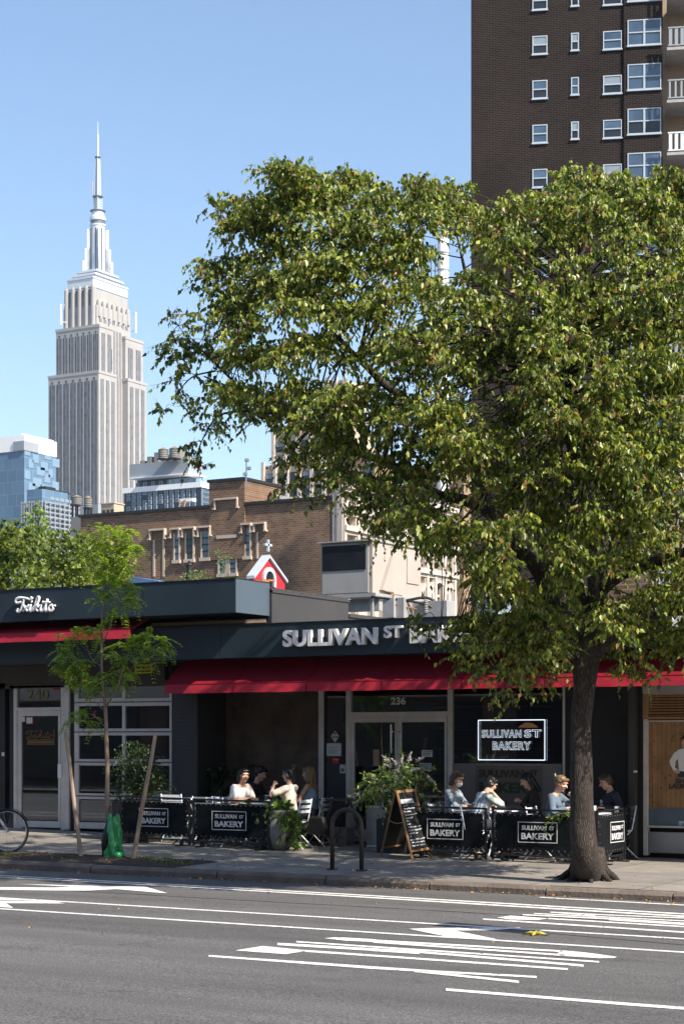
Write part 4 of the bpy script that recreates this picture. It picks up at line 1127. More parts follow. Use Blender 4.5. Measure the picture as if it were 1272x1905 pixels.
# ---- orange tiled roof, skylight, finial, roof shrub
T = 62.
a = atT(262, 1083, T); b = atT(470, 1083, T)
t_ = thing('tiled_roof', 'low orange tiled roof strip below the brick building', 'roof house', ((a.x + b.x) / 2, a.y, 0))
Yr = a.y; xa, xb = a.x, onY(405, HY, Yr).x
mb = MB(); mb.box(xa, xb, Yr, Yr + 8, 0, onY(360, 1090, Yr).z); mb.build('wall', 'brick_tan', t_)
mb = MB(); zz = onY(360, 1090, Yr).z
for i in range(9): mb.box(xa, xb, Yr - .1 + i * .4, Yr + .32 + i * .4, zz + i * .045, zz + .05 + i * .045)
mb.build('roof', 'orange_roof', t_)
p = onY(262, 1081, Yr); mb = MB(); mb.prism([(p.x - .3, Yr - .3, p.z - .15), (p.x + 1.1, Yr - .3, p.z - .15), (p.x + .9, Yr - .3, p.z - .05), (p.x - .1, Yr - .3, p.z + .12)], (0, 1, 0)); mb.build('skylight', 'blue_tarp', t_)
c = atT(352, 1076, 58.); t_ = thing('roof_ornament', 'dark turned chimney cap poking above the black parapet', 'chimney cap', c)
mb = MB(); s_ = 58 / FPX; mb.lathe(c, [(8 * s_, -60 * s_), (8 * s_, 6 * s_), (8 * s_, 10 * s_), (5 * s_, 12 * s_), (5.5 * s_, 22 * s_), (7 * s_, 24 * s_), (5 * s_, 27 * s_), (3 * s_, 28 * s_), (3 * s_, 31 * s_), (1 * s_, 33 * s_)], 14); mb.build('cap', 'darkmetal', t_, smooth=False)
def shrub(name, label, cat, blobs, per, m, base, group=None, size=.06, stems=8, droop=.2, twl=.25, wr=.3, lpt=7):
    t_ = thing(name, label, cat, base, group)
    (P, D, N, L, W), tw = spray(blobs, per, twl=twl, size=size, droop=droop, lpt=lpt, wr=wr)
    foliage('foliage', m, t_, P, D, N, L, W)
    mb = MB(); base = Vector(base)
    for c_, r_ in blobs:
        for k in range(stems):
            e = Vector(c_) + Vector(unit(1)[0]) * r_ * .8; mid = (base + e) / 2 + Vector((0, 0, .1 * (e - base).length)); mb.tube([base, mid, e], [.012, .009, .003], 5)
    mb.build('stem', 'stem', t_)
    return t_
c = atT(362, 1079, 56.); shrub('roof_shrub', 'pale green shrub peeping over the black parapet', 'shrub', [(tuple(atT(350, 1081, 56.)), .28), (tuple(atT(375, 1079, 56.)), .3), (tuple(atT(390, 1084, 56.)), .2)], 1600, 'leaf_bud', (c.x, c.y, c.z - 1))
c = atT(417, 1035, 85.); shrub('wall_creeper', 'tuft of green creeper on the brick building', 'creeper', [(tuple(atT(412, 1032, 85.)), .3), (tuple(atT(423, 1042, 85.)), .3), (tuple(atT(418, 1070, 85.)), .25)], 900, 'leaf_bud', tuple(atT(425, 1085, 85.)), stems=2)

# ---- cream plant box and ducts on the bakery roof
T = 42.
a0, a1, b0, b1 = gridbox(597, 693, 783, T)
z0_, z1_ = zt(1103, T), zt(1006, T)
t_ = thing('rooftop_plant_box', 'cream metal plant box with dark screen on the bakery roof', 'plant box', ((a0 + a1) / 2, (b0 + b1) / 2, 3.8))
mb = MB(); mb.box(a0, a1, b0, b1, z0_, z1_); mb.build('casing', 'cream', t_, bevel=.01)
mb = MB(); mb.box(a0 + .05, a1 - .1, b0 - .03, b0, z0_ + .02, z1_ - .05); mb.build('front_panel', 'cream_grey', t_)
mb = MB(); mb.box(a0 + .06, a1 - .16, b0 - .045, b0 - .03, (z0_ + z1_) / 2 - .05, z1_ - .07); mb.build('dark_screen', 'glassdark', t_)
mb = MB(); mb.box(a0 - .05, a1 + .04, b0 - .1, b1 + .05, z1_, z1_ + .03); mb.build('lid', 'cream_grey', t_)
mb = MB(); yq = lambda p: onX(p, HY, a1).y
mb.prism([(a1, yq(705), zt(1096, T)), (a1, yq(724), zt(1101, T)), (a1, yq(724), zt(1030, T))], (.10, 0, 0))
mb.box(a1, a1 + .05, yq(724), yq(726), zt(1103, T), zt(1030, T)); mb.box(a1, a1 + .025, yq(756), yq(778), zt(1075, T), zt(1025, T)); mb.box(a1, a1 + .02, yq(726), yq(748), zt(1100, T), zt(1028, T)); mb.build('access_panel', 'cream', t_, bevel=.004)
mb = MB()
for p in (603, 640, 688): xx = onY(p, HY, b0).x; mb.bar((xx, b0 + .1, 3.75), (xx, b0 + .1, z0_), .06); mb.bar((xx, b1 - .1, 3.75), (xx, b1 - .1, z0_), .06)
mb.box(a0 - .05, a1 + .1, b0 - .05, b0 + .04, z0_ - .09, z0_ - .002); mb.box(a1, a1 + .09, b0 + .05, b1 + .6, z0_ - .09, z0_ - .003); mb.box(a0, a1, b0 + .3, b0 + .5, z0_ - .38, z0_ - .1); mb.build('support_frame', 'alu_grey', t_)
t_ = thing('air_handler', 'grey air conditioning units and ducts behind the bakery sign', 'air handler', (a1 + 1, b1, 3.8))
mb = MB(); 
for p, q, r, wv in ((722, 1128, 1112, .14), (736, 1136, 1112, .2), (800, 1140, 1118, .4)):
    c = atT(p, q, 40.); mb.box(c.x - wv, c.x + wv, c.y, c.y + .4, c.z - .25, zt(r, 40.))
mb.build('unit', 'alu_grey', t_, bevel=.01)
mb = MB(); A_ = lambda p, q: atT(p, q, 40.)
mb.tube(catmull([A_(752, 1118), A_(790, 1112), A_(812, 1122), A_(824, 1146)]), .03, 8); mb.tube(catmull([A_(690, 1110), A_(740, 1116), A_(790, 1124), A_(815, 1140)]), .025, 8); mb.build('hose', 'blackpaint', t_, smooth=True)
mb = MB(); mb.tube([A_(731, 1102), A_(732, 1125)], .022, 8); mb.tube([A_(733, 1125), A_(775, 1134)], .018, 8); mb.tube([A_(715, 1101), A_(731, 1102)], .015, 8); mb.build('pipe', 'rust', t_, smooth=True)
mb = MB()
for k in range(8): mb.lathe(A_(792, 1140 - k * 3.2), [(.05, 0), (.05, .018)], 12)
mb.build('vent_coil', 'alu_grey', t_)
# white cabin beyond, seen under the tree
c = atT(915, 1130, 70.)
t_ = thing('rooftop_cabin', 'small pale blue rooftop cabin behind the tree leaves', 'cabin', (c.x, c.y, 0))
mb = MB(); a0, a1, b0, b1 = gridbox(888, 925, 950, 70.); mb.box(a0, a1, b0, b1, 0, zt(1112, 70.)); mb.build('wall', 'blind', t_)
mb = MB(); mb.box(a0 - .05, a1 + .05, b0 - .05, b1, zt(1112, 70.), zt(1110, 70.)); mb.build('roof', 'whiteroof', t_)
# brown brick wing at far right behind the tree with hoarding
a0, a1, b0, b1 = gridbox(1130, 1226, 1420, 60.)
t_ = thing('brick_wing', 'brown brick building with blue grey hoarding behind the tree', 'building', (a0, b0, 0))
mb = MB(); mb.box(a0, a1, b0, b1, 0, zt(1055, 60.)); mb.build('wall', 'brick_school', t_)
mb = MB(); mb.box(a1, a1 + 8, b0 - .1, b0 + .1, 3, zt(1062, 60.)); mb.build('hoarding', 'hotel_grey', t_)
mb = MB(); mb.box(a1 - .05, a1 + .05, b0 - .15, b0 - .1, 3, zt(1062, 60.)); mb.build('post', 'cream', t_)
c = atT(1262, 1130, 55.); s_ = 55 / FPX
mb = MB(); mb.prism([c + Vector((k * s_, 0, j * s_)) for k, j in ((-18, -18), (-16, -2), (-6, 14), (14, 16), (30, -18))], (0, .6, 0)); th = thing('tarpaulin', 'pale tarpaulin peak above the black fascia at right', 'tarpaulin', c); mb.build('sheet', 'whitepaint', th)

# ---- the row across the avenue, behind the photographer (mirrored in the shop glass)
t_ = thing('opposite_row', 'brick houses across the avenue reflected in the shop glass', 'building', (0, -31.2, 0))
mb = MB(); mb.box(-50, 40, -40, -31.2, -1, 13); mb.build('wall', 'brick_street', t_)
mb = MB(); mb.box(-50, 40, -31.2, -30.95, 12.3, 13); mb.box(-50, 40, -31.2, -30.8, 3.4, 4.1); mb.build('cornice', 'stone_trim', t_)
for i in range(24):
    for j in range(2):
        mb = MB(); xx = -46 + i * 3.4; zz = 5.2 + j * 3.4; mb.box(xx, xx + 1.2, -31.2, -31.13, zz, zz + 1.9); o = mb.build('window', 'glassmid', t_)
for i in range(12):
    mb = MB(); xx = -46 + i * 7; mb.box(xx, xx + 5.6, -31.2, -31.1, .3, 3.2); mb.build('shop_window', 'glassdark', t_)

# ================================================================== SHOPS
YF, YT, YA, YK = -1.5, -2.0, -1.47, -.94
XT = onY(438, HY, YT).x                       # right end of the tapas bar's canopy box
ZF0, ZF1 = 3.178, 3.737
ZT0, ZT1 = 3.913, 4.477
XSPLIT = onY(322, HY, -.9).x                  # between the two shops
def rect(mb, pxa, pxb, pya, pyb, Y, d=.05, mi=0):
    a = onY(pxa, pya, Y); b = onY(pxb, pyb, Y); mb.box(a.x, b.x, Y, Y + d, b.z, a.z, mi); return a.x, b.x, b.z, a.z
def rect1(name, m, parent, pxa, pxb, pya, pyb, Y, d=.05, bevel=0):
    mb = MB(); rect(mb, pxa, pxb, pya, pyb, Y, d); return mb.build(name, m, parent, bevel=bevel)

# ---- tapas bar on the left
bar = thing('restaurant', 'dark fronted restaurant with script sign and glass garage door', 'restaurant', (-7, 0, 0))
XTL = -20.
mb = MB(); mb.box(XTL, XT, YT, YK, ZT0, ZT1); mb.box(XTL, XT - .003, YK, 1.7, ZF1 + .02, 4.40); mb.box(XTL, XT - .003, 1.7, 10, ZF1 + .02, 4.10)
mb.build('canopy_box', 'navy', bar, bevel=.006)
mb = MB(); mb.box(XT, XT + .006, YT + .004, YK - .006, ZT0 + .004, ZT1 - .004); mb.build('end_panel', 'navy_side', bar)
mb = MB(); mb.box(XTL, XT + .01, YT - .012, YK + .01, ZT1, ZT1 + .018)
for i in range(9): mb.box(XT - 1.9 - i * 2.44, XT - 1.892 - i * 2.44, YT - .004, YT, ZT0, ZT1)
mb.build('flashing', 'darkmetal', bar)
mb = MB(); mb.box(XT, XT + .05, YK, 1.7, ZF1 + .01, 4.40); mb.box(XT, XT + .07, YK, 1.72, 4.32, 4.36); mb.box(XT, XT + .05, 1.7, 8, ZF1 + .01, 4.12); mb.box(XT, XT + .08, 1.7, 8, 4.05, 4.09)
for i in range(9): mb.box(XT + .05, XT + .062, -.8 + i * .28, -.78 + i * .28, 4.36, 4.38)
mb.build('side_parapet', 'grey_panel', bar)
mb = MB(); mb.box(XTL, XSPLIT, .2, 10, -.5, ZF1); mb.build('wall', 'darkwall', bar)
# header, door, garage door
mk('gilt', (.28, .16, .07), .4, metal=.4)
YG = -.6
mb = MB(); rect(mb, -900, 319, 1228, 1276, YG, .4); a = onY(0, 1241, YG - .12).z
mb.box(XTL, onY(306, HY, YG - .12).x, YG - .12, YG, onY(0, 1271, YG - .12).z, a); mb.build('header', 'olive', bar)
mb = MB(); rect(mb, -400, 9, 1276, 1548, YG, .3); rect(mb, 18, 25, 1276, 1548, YG, .2); rect(mb, 9, 18, 1276, 1548, YG + .12, .1); rect(mb, 128, 138, 1276, 1548, YG + .03, .2); mb.build('pier', 'darkwall', bar)
mb = MB(); rect(mb, 3, 8, 1400, 1407, YG - .01, .01); mb.build('sticker', 'paper', bar)
mb = MB(); rect(mb, 25, 31, 1276, 1545, YG, .08); rect(mb, 113, 119.5, 1276, 1545, YG, .08); rect(mb, 119.5, 128, 1276, 1544, YG - .02, .1)
rect(mb, 31, 113, 1317, 1322, YG, .08); rect(mb, 31, 113, 1276, 1279, YG, .08); mb.build('door_frame', 'alu', bar, bevel=.004)
dr = MB(); rect(dr, 32, 39.5, 1323, 1541, YG + .02, .05); rect(dr, 108, 112.5, 1323, 1541, YG + .02, .05); rect(dr, 39.5, 108, 1323, 1332, YG + .02, .05); rect(dr, 39.5, 108, 1527, 1541, YG + .02, .05)
door = dr.build('door', 'alu', bar, bevel=.003)
rect1('pane', 'glass', door, 39.5, 108, 1332, 1527, YG + .045, .006)
rect1('handle', 'letter_metal', door, 107, 113.5, 1422, 1448, YG - .02, .035, .004)
rect1('transom_pane', 'glass', bar, 31, 113, 1279, 1317, YG + .04, .006)
rect1('notice', 'paper', door, 36, 46, 1334, 1343, YG + .03, .004); mb = MB(); rect(mb, 48, 61.5, 1334, 1347.5, YG + .03, .004); o = mb.build('red_edged_notice', 'red', door); rect1('paper_face', 'paper', o, 49.5, 60, 1335.5, 1346, YG + .027, .002)
def tx(name, txt, m, parent, pxa, pxb, pyt, pyb, Y, depth=.012, bold=0., **k):
    a = onY(pxa, pyb, Y); b = onY(pxb, pyt, Y); return textmesh(name, txt, m, parent, (a.x, Y, a.z), b.x - a.x, b.z - a.z, depth=depth, bold=bold, **k)
mk('faded_yellow', (.16, .14, .04), .5)
tx('number_lettering', '240', 'faded_yellow', bar, 50, 90, 1282, 1302, YG + .03, .005)
tx('exit_lettering', 'EXIT', 'red', bar, 97, 118, 1279, 1284, YG + .02, .004, .02)
o = MB(); rect(o, 47.5, 101, 1357, 1386, YG + .055, .004); 
# faded gilt lettering on the door glass
def strokes(name, m, parent, fn, curves, r, k=5, sides=6, taper=True):
    mb = MB()
    for c_ in curves:
        pts = catmull([fn(*p) for p in c_], k); n_ = len(pts)
        mb.tube(pts, [r * (.65 + .5 * abs(math.sin(3.1 * i / n_ + .6))) if taper else r for i in range(n_)], sides)
    return mb.build(name, m, parent, smooth=True)
TXI = [[(150, 598), (118, 606), (112, 585), (135, 570), (175, 572), (212, 581), (226, 572), (214, 566)],
       [(170, 578), (160, 615), (148, 650), (128, 669), (116, 656), (128, 648)],
       [(163, 620), (178, 640), (192, 662), (206, 652)], [(204, 620), (180, 645), (158, 664)],
       [(216, 616), (207, 650), (215, 662), (230, 645), (262, 604), (273, 568), (260, 566), (246, 610), (235, 664)],
       [(240, 637), (262, 620), (264, 632), (248, 641), (264, 662), (280, 650)],
       [(292, 616), (283, 650), (291, 662), (306, 648), (322, 610), (331, 577)], [(331, 577), (316, 642), (321, 661), (336, 650), (350, 622), (364, 618)],
       [(302, 604), (325, 600), (348, 601)], [(361, 619), (343, 634), (345, 657), (360, 659), (371, 638), (361, 620), (372, 627), (386, 624)],
       [(220, 597), (224, 600)], [(297, 598), (301, 601)]]
c84 = lambda x, y: onY(x / 3.741, 960 + y / 3.741, YT - .05)
sg = strokes('script_lettering', 'letter_metal', bar, c84, TXI, .024)
mb = MB()
for x_, y_ in ((130, 600), (205, 640), (262, 640), (300, 640), (355, 640)):
    p = c84(x_, y_); mb.bar(p, (p.x, YT, p.z), .012)
mb.build('sign_pin', 'darkmetal', sg)
c84b = lambda x, y: onY(47 + (x - 105) / 280 * 52, 1359 + (y - 560) / 115 * 16, YG + .035)
strokes('gilt_lettering', 'gilt', door, c84b, TXI[:10], .006, k=3, sides=4)
mb = MB(); rect(mb, 50, 101, 1376.5, 1377.5, YG + .036, .003); rect(mb, 50, 101, 1385, 1386, YG + .036, .003); rect(mb, 100, 101, 1357, 1386, YG + .036, .003)
for i in range(14): rect(mb, 51 + i * 3.5, 53.2 + i * 3.5, 1379, 1383.5, YG + .036, .003)
mb.build('gilt_line', 'gilt', door)
# garage door
gd = MB(); Yg = YG + .02
for a_, b_ in ((138, 146), (227, 232.5), (315, 319.5)): rect(gd, a_, b_, 1276, 1545, Yg, .06)
for a_, b_ in ((1300, 1313), (1356, 1368.5), (1412.5, 1425), (1476, 1488.5), (1530, 1544)):
    rect(gd, 146, 227, a_, b_, Yg + .004, .05); rect(gd, 232.5, 315, a_, b_, Yg + .004, .05)
gdo = gd.build('garage_door', 'alu', bar, bevel=.004)
gl = MB()
for a_, b_ in ((1302, 1311), (1358, 1366), (1414, 1423), (1478, 1487)):
    gl.box(*[onY(138, HY, Yg).x, onY(319, HY, Yg).x], Yg - .008, Yg + .002, onY(228, (a_ + b_) / 2 + .8, Yg).z, onY(228, (a_ + b_) / 2 - .8, Yg).z)
gl.build('rail_groove', 'darkmetal', gdo)
for qa, qb in ((1276, 1300), (1313, 1356), (1368.5, 1412.5), (1425, 1476), (1488.5, 1530)):
    for pa, pb in ((146, 227), (232.5, 315)): rect1('pane', 'glass', gdo, pa, pb, qa, qb, Yg + .03, .006)
mb = MB(); rect(mb, 319.5, 324.5, 1270, 1560, YG + .1, .3); mb.build('drain_gap', 'blackpaint', bar)
# room behind the glass
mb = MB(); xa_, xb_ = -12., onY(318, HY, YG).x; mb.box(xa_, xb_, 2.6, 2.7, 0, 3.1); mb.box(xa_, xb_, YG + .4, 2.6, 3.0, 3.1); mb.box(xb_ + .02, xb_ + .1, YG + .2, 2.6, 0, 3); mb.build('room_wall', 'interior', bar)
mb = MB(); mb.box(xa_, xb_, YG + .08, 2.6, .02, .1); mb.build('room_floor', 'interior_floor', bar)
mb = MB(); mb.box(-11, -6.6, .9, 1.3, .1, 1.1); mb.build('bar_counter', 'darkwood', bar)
rect1('bamboo_panel', 'wood', bar, 146, 226, 1270, 1299, YG + .3, .03)
for px_, py_ in ((262, 1380), ):
    p = onY(px_, py_, YG + .9); mb = MB(); mb.lathe(p, [(.02, -.09), (.07, -.06), (.09, 0), (.07, .06), (.02, .09)], 14); o = mb.build('pendant_lamp', 'warm_lamp', bar, smooth=True); mb = MB(); mb.bar((p.x, p.y, p.z + .09), (p.x, p.y, 3.0), .012); mb.build('cord', 'blackpaint', o)
mb = MB(); rect(mb, 160, 178, 1426, 1466, YG + 1.2, .05); mb.build('gilt_poster', 'gilt', bar)
# yellow trade plate
pl = rect1('trade_plate', 'yellow', bar, 250.5, 282, 1237, 1252.5, YG - .14, .02)
tx('plate_lettering', 'M&C Inc. NY', 'black', pl, 253, 280, 1239, 1244.5, YG - .146, .004, .03); tx('plate_lettering', '718-963-5300', 'black', pl, 253, 280, 1247, 1251, YG - .146, .004, .03)
# tapas bar awning
def awning(name, parent, x0, x1, ya_, za_, yb_, zb_, zv, closed=True, end=True, segs=40):
    mb = MB(); n_ = segs
    for i in range(n_ + 1):
        X = x0 + (x1 - x0) * i / n_; wob = .009 * math.sin(X * 4.1) + .005 * math.sin(X * 11.7) * math.sin(X * .9)
        for Y, Z in ((ya_, za_), ((ya_ + yb_) / 2, (za_ + zb_) / 2 - .012 + wob), (yb_, zb_), (yb_ + .006, zb_ - .01), (yb_ - .03 + wob, zv + wob * .4)): mb.v.append((X, Y, Z))
    for i in range(n_):
        for j in range(4): a = i * 5 + j; mb.f.append((a, a + 1, a + 6, a + 5)); mb.m.append(0)
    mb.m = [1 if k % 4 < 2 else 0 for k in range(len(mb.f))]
    o = mb.build(name, ['awning', 'awning_shaded'], parent)
    so = o.modifiers.new('s', 'SOLIDIFY'); so.thickness = .008; so.offset = 1
    if end:
        for X in (x0, x1):
            mb = MB(); mb.prism([(X, ya_, za_ - .01), (X, yb_ + .01, zb_ - .01), (X, yb_ + .01, zv + .01), (X, ya_, zv + .01)], (.008 if X == x0 else -.008, 0, 0)); mb.build('end_cloth', 'awning', o)
    fr = MB(); fr.bar((x0 + .02, yb_ + .03, zb_ - .03), (x1 - .02, yb_ + .03, zb_ - .03), .025)
    fr.bar((x0 + .02, yb_ + .03, zv + .03), (x1 - .02, yb_ + .03, zv + .03), .02)
    k = max(2, int((x1 - x0) / 1.6))
    for i in range(k + 1): X = x0 + .03 + (x1 - x0 - .06) * i / k; fr.bar((X, ya_, zv + .03), (X, yb_ + .03, zv + .03), .02)
    fr.build('awning_frame', 'darkmetal', o)
    sm_ = MB(); q_k = int((x1 - x0) / 1.42)
    for i in range(1, q_k):
        X = x0 + (x1 - x0) * i / q_k; sm_.bar((X, ya_, za_ + .012), (X, yb_ - .002, zb_ + .010), .016, .006); sm_.bar((X, yb_ - .010, zb_), (X, yb_ - .042, zv + .004), .016, .006, up=(0, 1, 0))
    sm_.build('awning_seam', 'awning_shaded', o); return o
xr_ = -3.13
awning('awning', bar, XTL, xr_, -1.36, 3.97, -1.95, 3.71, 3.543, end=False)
mb = MB(); mb.prism([(xr_ - .004, -1.36, 3.95), (xr_ - .004, -1.95, 3.71), (xr_ - .004, -1.95, 3.55), (xr_ - .004, -1.92, 3.55), (xr_ - .004, -1.92, 3.68), (xr_ - .004, -1.36, 3.92)], (-.03, 0, 0)); mb.build('awning_end_bar', 'awning', bar)

# ---- bakery
bak = thing('bakery', 'bakery with dark blue fascia, raised silver letters and long red awning', 'bakery', (4, 0, 0))
XBR = 16.
mb = MB(); mb.box(XTL, XBR, YF, -.6, ZF0, ZF1); mb.box(XTL, XBR, -.6, 0.25, ZF0 + .05, ZF1 - .01); mb.build('fascia', 'navy', bak, bevel=.005)
mb = MB(); mb.box(XTL, XBR, YF - .012, -.58, ZF1, ZF1 + .018)
for i in range(11): X = onY(640, HY, YF).x + (i - 6) * 2.44; mb.box(X, X + .010, YF - .003, YF, ZF0, ZF1)
for i in range(60): X = -12 + i * .42; mb.box(X, X + .015, YF - .006, YF, ZF1 - .02, ZF1 - .008)
mb.build('fascia_trim', 'darkmetal', bak)
mb = MB(); mb.box(XT + .1, XBR, .25, 14, 3.6, 3.7); mb.build('roof', 'tankgrey', bak)
mb = MB(); mb.box(XSPLIT + .1, XBR, -.9, 6, 3.02, 3.06); mb.build('soffit', 'soffit', bak)
mb = MB(); rect(mb, 322, 366, 1285, 1600, -.9, .88); mb.build('brick_pier', 'brick_paint', bak)
XR0 = onY(366, HY, -.9).x; XM1 = onY(592, HY, 0).x
mb = MB(); mb.box(XR0 - .002, XR0 + .02, -.9, .02, -.3, 3.02); mb.build('side_wall', 'darkwall', bak)
mb = MB(); mb.box(XR0 + .02, XM1, 0, .12, -.3, 3.02); mb.build('stucco_wall', 'stucco', bak)
def awn(x0, x1, nm='awning'): return awning(nm, bak, x0, x1, -.93, ZF0 + .02, YA, 2.75, 2.59, segs=90)
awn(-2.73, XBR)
# raised letters
tl = [('SULLIVAN', 531, 705.5, 1171.5, 1200.5), ('ST', 718.5, 752, 1169.5, 1191.5), ('BAKERY', 767, 922, 1160, 1195)]
a = onY(531, 1203, YF).z; 
for txt, pa, pb, pt, pb2 in tl:
    xa_, xb_ = onY(pa, HY, YF).x, onY(pb, HY, YF).x
    if txt == 'ST': z0_, h_ = 3.43, .20
    else: z0_, h_ = 3.335, .28
    o = textmesh('raised_lettering', txt, 'letter_metal', bak, (xa_, YF - .025, z0_), xb_ - xa_, h_, depth=.075, bold=.035, spacing=1.02)
    b_ = MB()
    for k in range(3): X = xa_ + (xb_ - xa_) * (k + .5) / 3; b_.bar((X, YF - .03, z0_ + h_ / 2), (X, YF, z0_ + h_ / 2), .015)
    b_.build('stand_off', 'darkmetal', o)
# glazing
Y0 = 0.
zb0, zt0 = -.12, 3.02
def post(mb, pa, pb, y=0., d=.07, za=None, zbm=None):
    mb.box(onY(pa, HY, y).x, onY(pb, HY, y).x, y, y + d, zb0 if zbm is None else zbm, zt0 if za is None else za)
mb = MB(); post(mb, 592, 601.5, -.03, .12); post(mb, 643, 651.5, -.02, .1); post(mb, 832, 840, -.02, .1); post(mb, 1046, 1050, -.02, .1)
rect(mb, 651.5, 832, 1325.5, 1334, -.015, .09); mb.build('shop_frame', 'alu', bak, bevel=.004)
mb = MB(); post(mb, 601.6, 604, -.01, .1); mb.build('frame_groove', 'blackpaint', bak)
def leafdoor(pa, pb, l, r):
    m_ = MB(); zt_ = onY(740, 1335, 0).z; zb_ = 0.03; xa_, xb_, xl, xr = [onY(p, HY, 0).x for p in (pa, pb, l, r)]; zg = onY(740, 1344, 0).z
    m_.box(xa_, xl, 0, .05, zb_, zt_); m_.box(xr, xb_, 0, .05, zb_, zt_); m_.box(xl, xr, 0, .05, zg, zt_); m_.box(xl, xr, 0, .05, zb_, .24)
    d = m_.build('door', 'alu', bak, bevel=.003); g = MB(); g.box(xl, xr, .022, .028, .24, zg); g.build('pane', 'glass', d); return d
d1 = leafdoor(652.5, 738.5, 658.5, 734); d2 = leafdoor(739.5, 831, 746.5, 826.5)
mb = MB(); p = onY(731, 1372, 0); mb.tube([(p.x, -.07, onY(731, 1402, 0).z), (p.x, -.07, onY(731, 1348, 0).z)], .013, 8)
for q in (1360, 1395): mb.bar((p.x, -.07, onY(731, q, 0).z), (p.x, 0.01, onY(731, q, 0).z), .015)
p2 = onY(742, 1362, 0); mb.bar((p.x, -.06, p2.z), (p2.x + .05, -.06, p2.z), .02); mb.build('handle', 'chrome', d1)
mb = MB(); zz = onY(740, 1325.5, 0).z; rect(mb, 651.5, 832, 1285, 1325.5, .03, .006); mb.build('transom_pane', 'glass', bak)
mb = MB(); mb.box(onY(604, HY, .03).x, onY(643, HY, .03).x, .03, .036, onY(620, 1420, 0).z, zt0); mb.build('side_pane', 'glass', bak)
rect1('kick_panel', 'grey_panel', bak, 604, 643, 1420, 1580, .02, .04)
wn = MB(); wn.box(onY(840, HY, .03).x, onY(1046, HY, .03).x, .03, .038, .25, zt0); wo = wn.build('shop_window', 'glass', bak)
mb = MB(); mb.box(onY(840, HY, 0).x, onY(1046, HY, 0).x, -.02, .1, -.15, .25); mb.build('window_sill_panel', 'darkmetal', bak)
tx('number_lettering', '236', 'print_white', bak, 727, 754.5, 1297, 1311.5, .02, .004, .025)
# right of the window: dark wall, pilaster, louvred pier
XW = onY(1050, HY, 0).x; XP = onY(1175, HY, -.3).x; XQ = onY(1186, HY, -.3).x; XLa = onY(1196, HY, -.3).x
mb = MB(); mb.box(XW, XP + .3, 0.0, .12, -.3, 3.02); mb.build('dark_panel_wall', 'brick_paint' if False else 'darkwall', bak)
mb = MB(); mb.box(XP, XQ, -.45, .3, -.3, 3.02); mb.build('end_pilaster', 'olive', bak)
mb = MB(); mb.box(XQ + .01, XLa - .01, -.3, .3, -.3, 3.02); mb.build('rebate', 'blackpaint', bak)
rect1('meter_tag', 'paper', bak, 1178, 1185, 1434, 1438, -.46, .01)
# notices
dm = MB(); c = onY(622.5, 1370.5, .01); s_ = .088; dm.prism([(c.x - s_, .012, c.z), (c.x, .012, c.z - s_ * 1.15), (c.x + s_, .012, c.z), (c.x, .012, c.z + s_ * 1.15)], (0, .006, 0)); o = dm.build('diamond_sticker', 'paper', bak)
tx('sticker_lettering', 'Caviar', 'black', o, 614, 631, 1369, 1373, .008, .002, .02); mb = MB(); mb.lathe((0, 0, 0), [(.014, 0), (.014, .002)], 10)
mb = MB(); rect(mb, 620, 625, 1363, 1366.5, .008, .003); mb.build('sticker_dot', 'rust', o)
o = rect1('menu_sheet', 'paper_blue', bak, 607, 634.5, 1383, 1407, .012, .006); 
mb = MB(); rect(mb, 609, 632.5, 1386.5, 1405, .008, .003); o2 = mb.build('menu_page', 'paper', o)
mb = MB()
for i in range(7): rect(mb, 611, 630 - (i % 3) * 3, 1389 + i * 2.2, 1389.6 + i * 2.2, .005, .002)
mb.build('menu_lettering', 'grey_panel', o2)
o = rect1('red_sticker', 'red', bak, 617.5, 630.5, 1411, 1421, .012, .006); tx('sticker_lettering', 'Yelp', 'print_white', o, 619, 629, 1412, 1416, .008, .003)
o = rect1('round_end_sticker', 'paper', bak, 632, 642, 1423, 1439, .012, .006); mb = MB(); c = onY(637, 1433, .008); mb.v = []; 
mb.prism([(c.x + .035 * math.cos(k / 14 * 6.283), .008, c.z + .035 * math.sin(k / 14 * 6.283)) for k in range(14)], (0, .003, 0)); mb.build('sticker_dot', 'curtain', o)
rect1('kraft_notice', 'kraft', d1, 694, 705, 1395, 1425.5, .012, .005)
for q in ((784, 804, 1396, 1408.5), (780, 802, 1420, 1434)):
    o = rect1('white_notice', 'paper' if q[0] == 784 else 'paper_blue', d2, q[0], q[1], q[2], q[3], .012, .005)
    mb = MB()
    for i in range(3): rect(mb, q[0] + 2, q[1] - 2 - i, q[2] + 2.5 + i * 3, q[2] + 3.6 + i * 3, .009, .002)
    mb.build('notice_lettering', 'grey_panel', o)
# frosted band with the name cut dark
fb = MB(); fb.box(onY(841, HY, .025).x, onY(1045, HY, .025).x, .02, .026, .26, onY(940, 1421, .02).z)
mk('frost', (.17, .155, .155), .35, var=.1, scale=3, spec=.6)
fo = fb.build('frosted_film', 'frost', bak)
mk('filmgreen', (.025, .035, .015), .5)
mk('filmtan', (.13, .10, .095), .6)
mb = MB(); rect(mb, 884, 1009, 1424, 1500, .016, .003); pf = mb.build('film_panel', 'filmtan', fo)
tx('film_lettering', 'SULLIVAN', 'filmgreen', fo, 890, 974, 1432.5, 1446.5, .012, .004, .05); tx('film_lettering', 'ST', 'filmgreen', fo, 985, 1000, 1433, 1443.5, .012, .004, .05)
tx('film_lettering', 'BAKERY', 'filmgreen', fo, 891, 1000, 1457, 1475, .012, .004, .05)
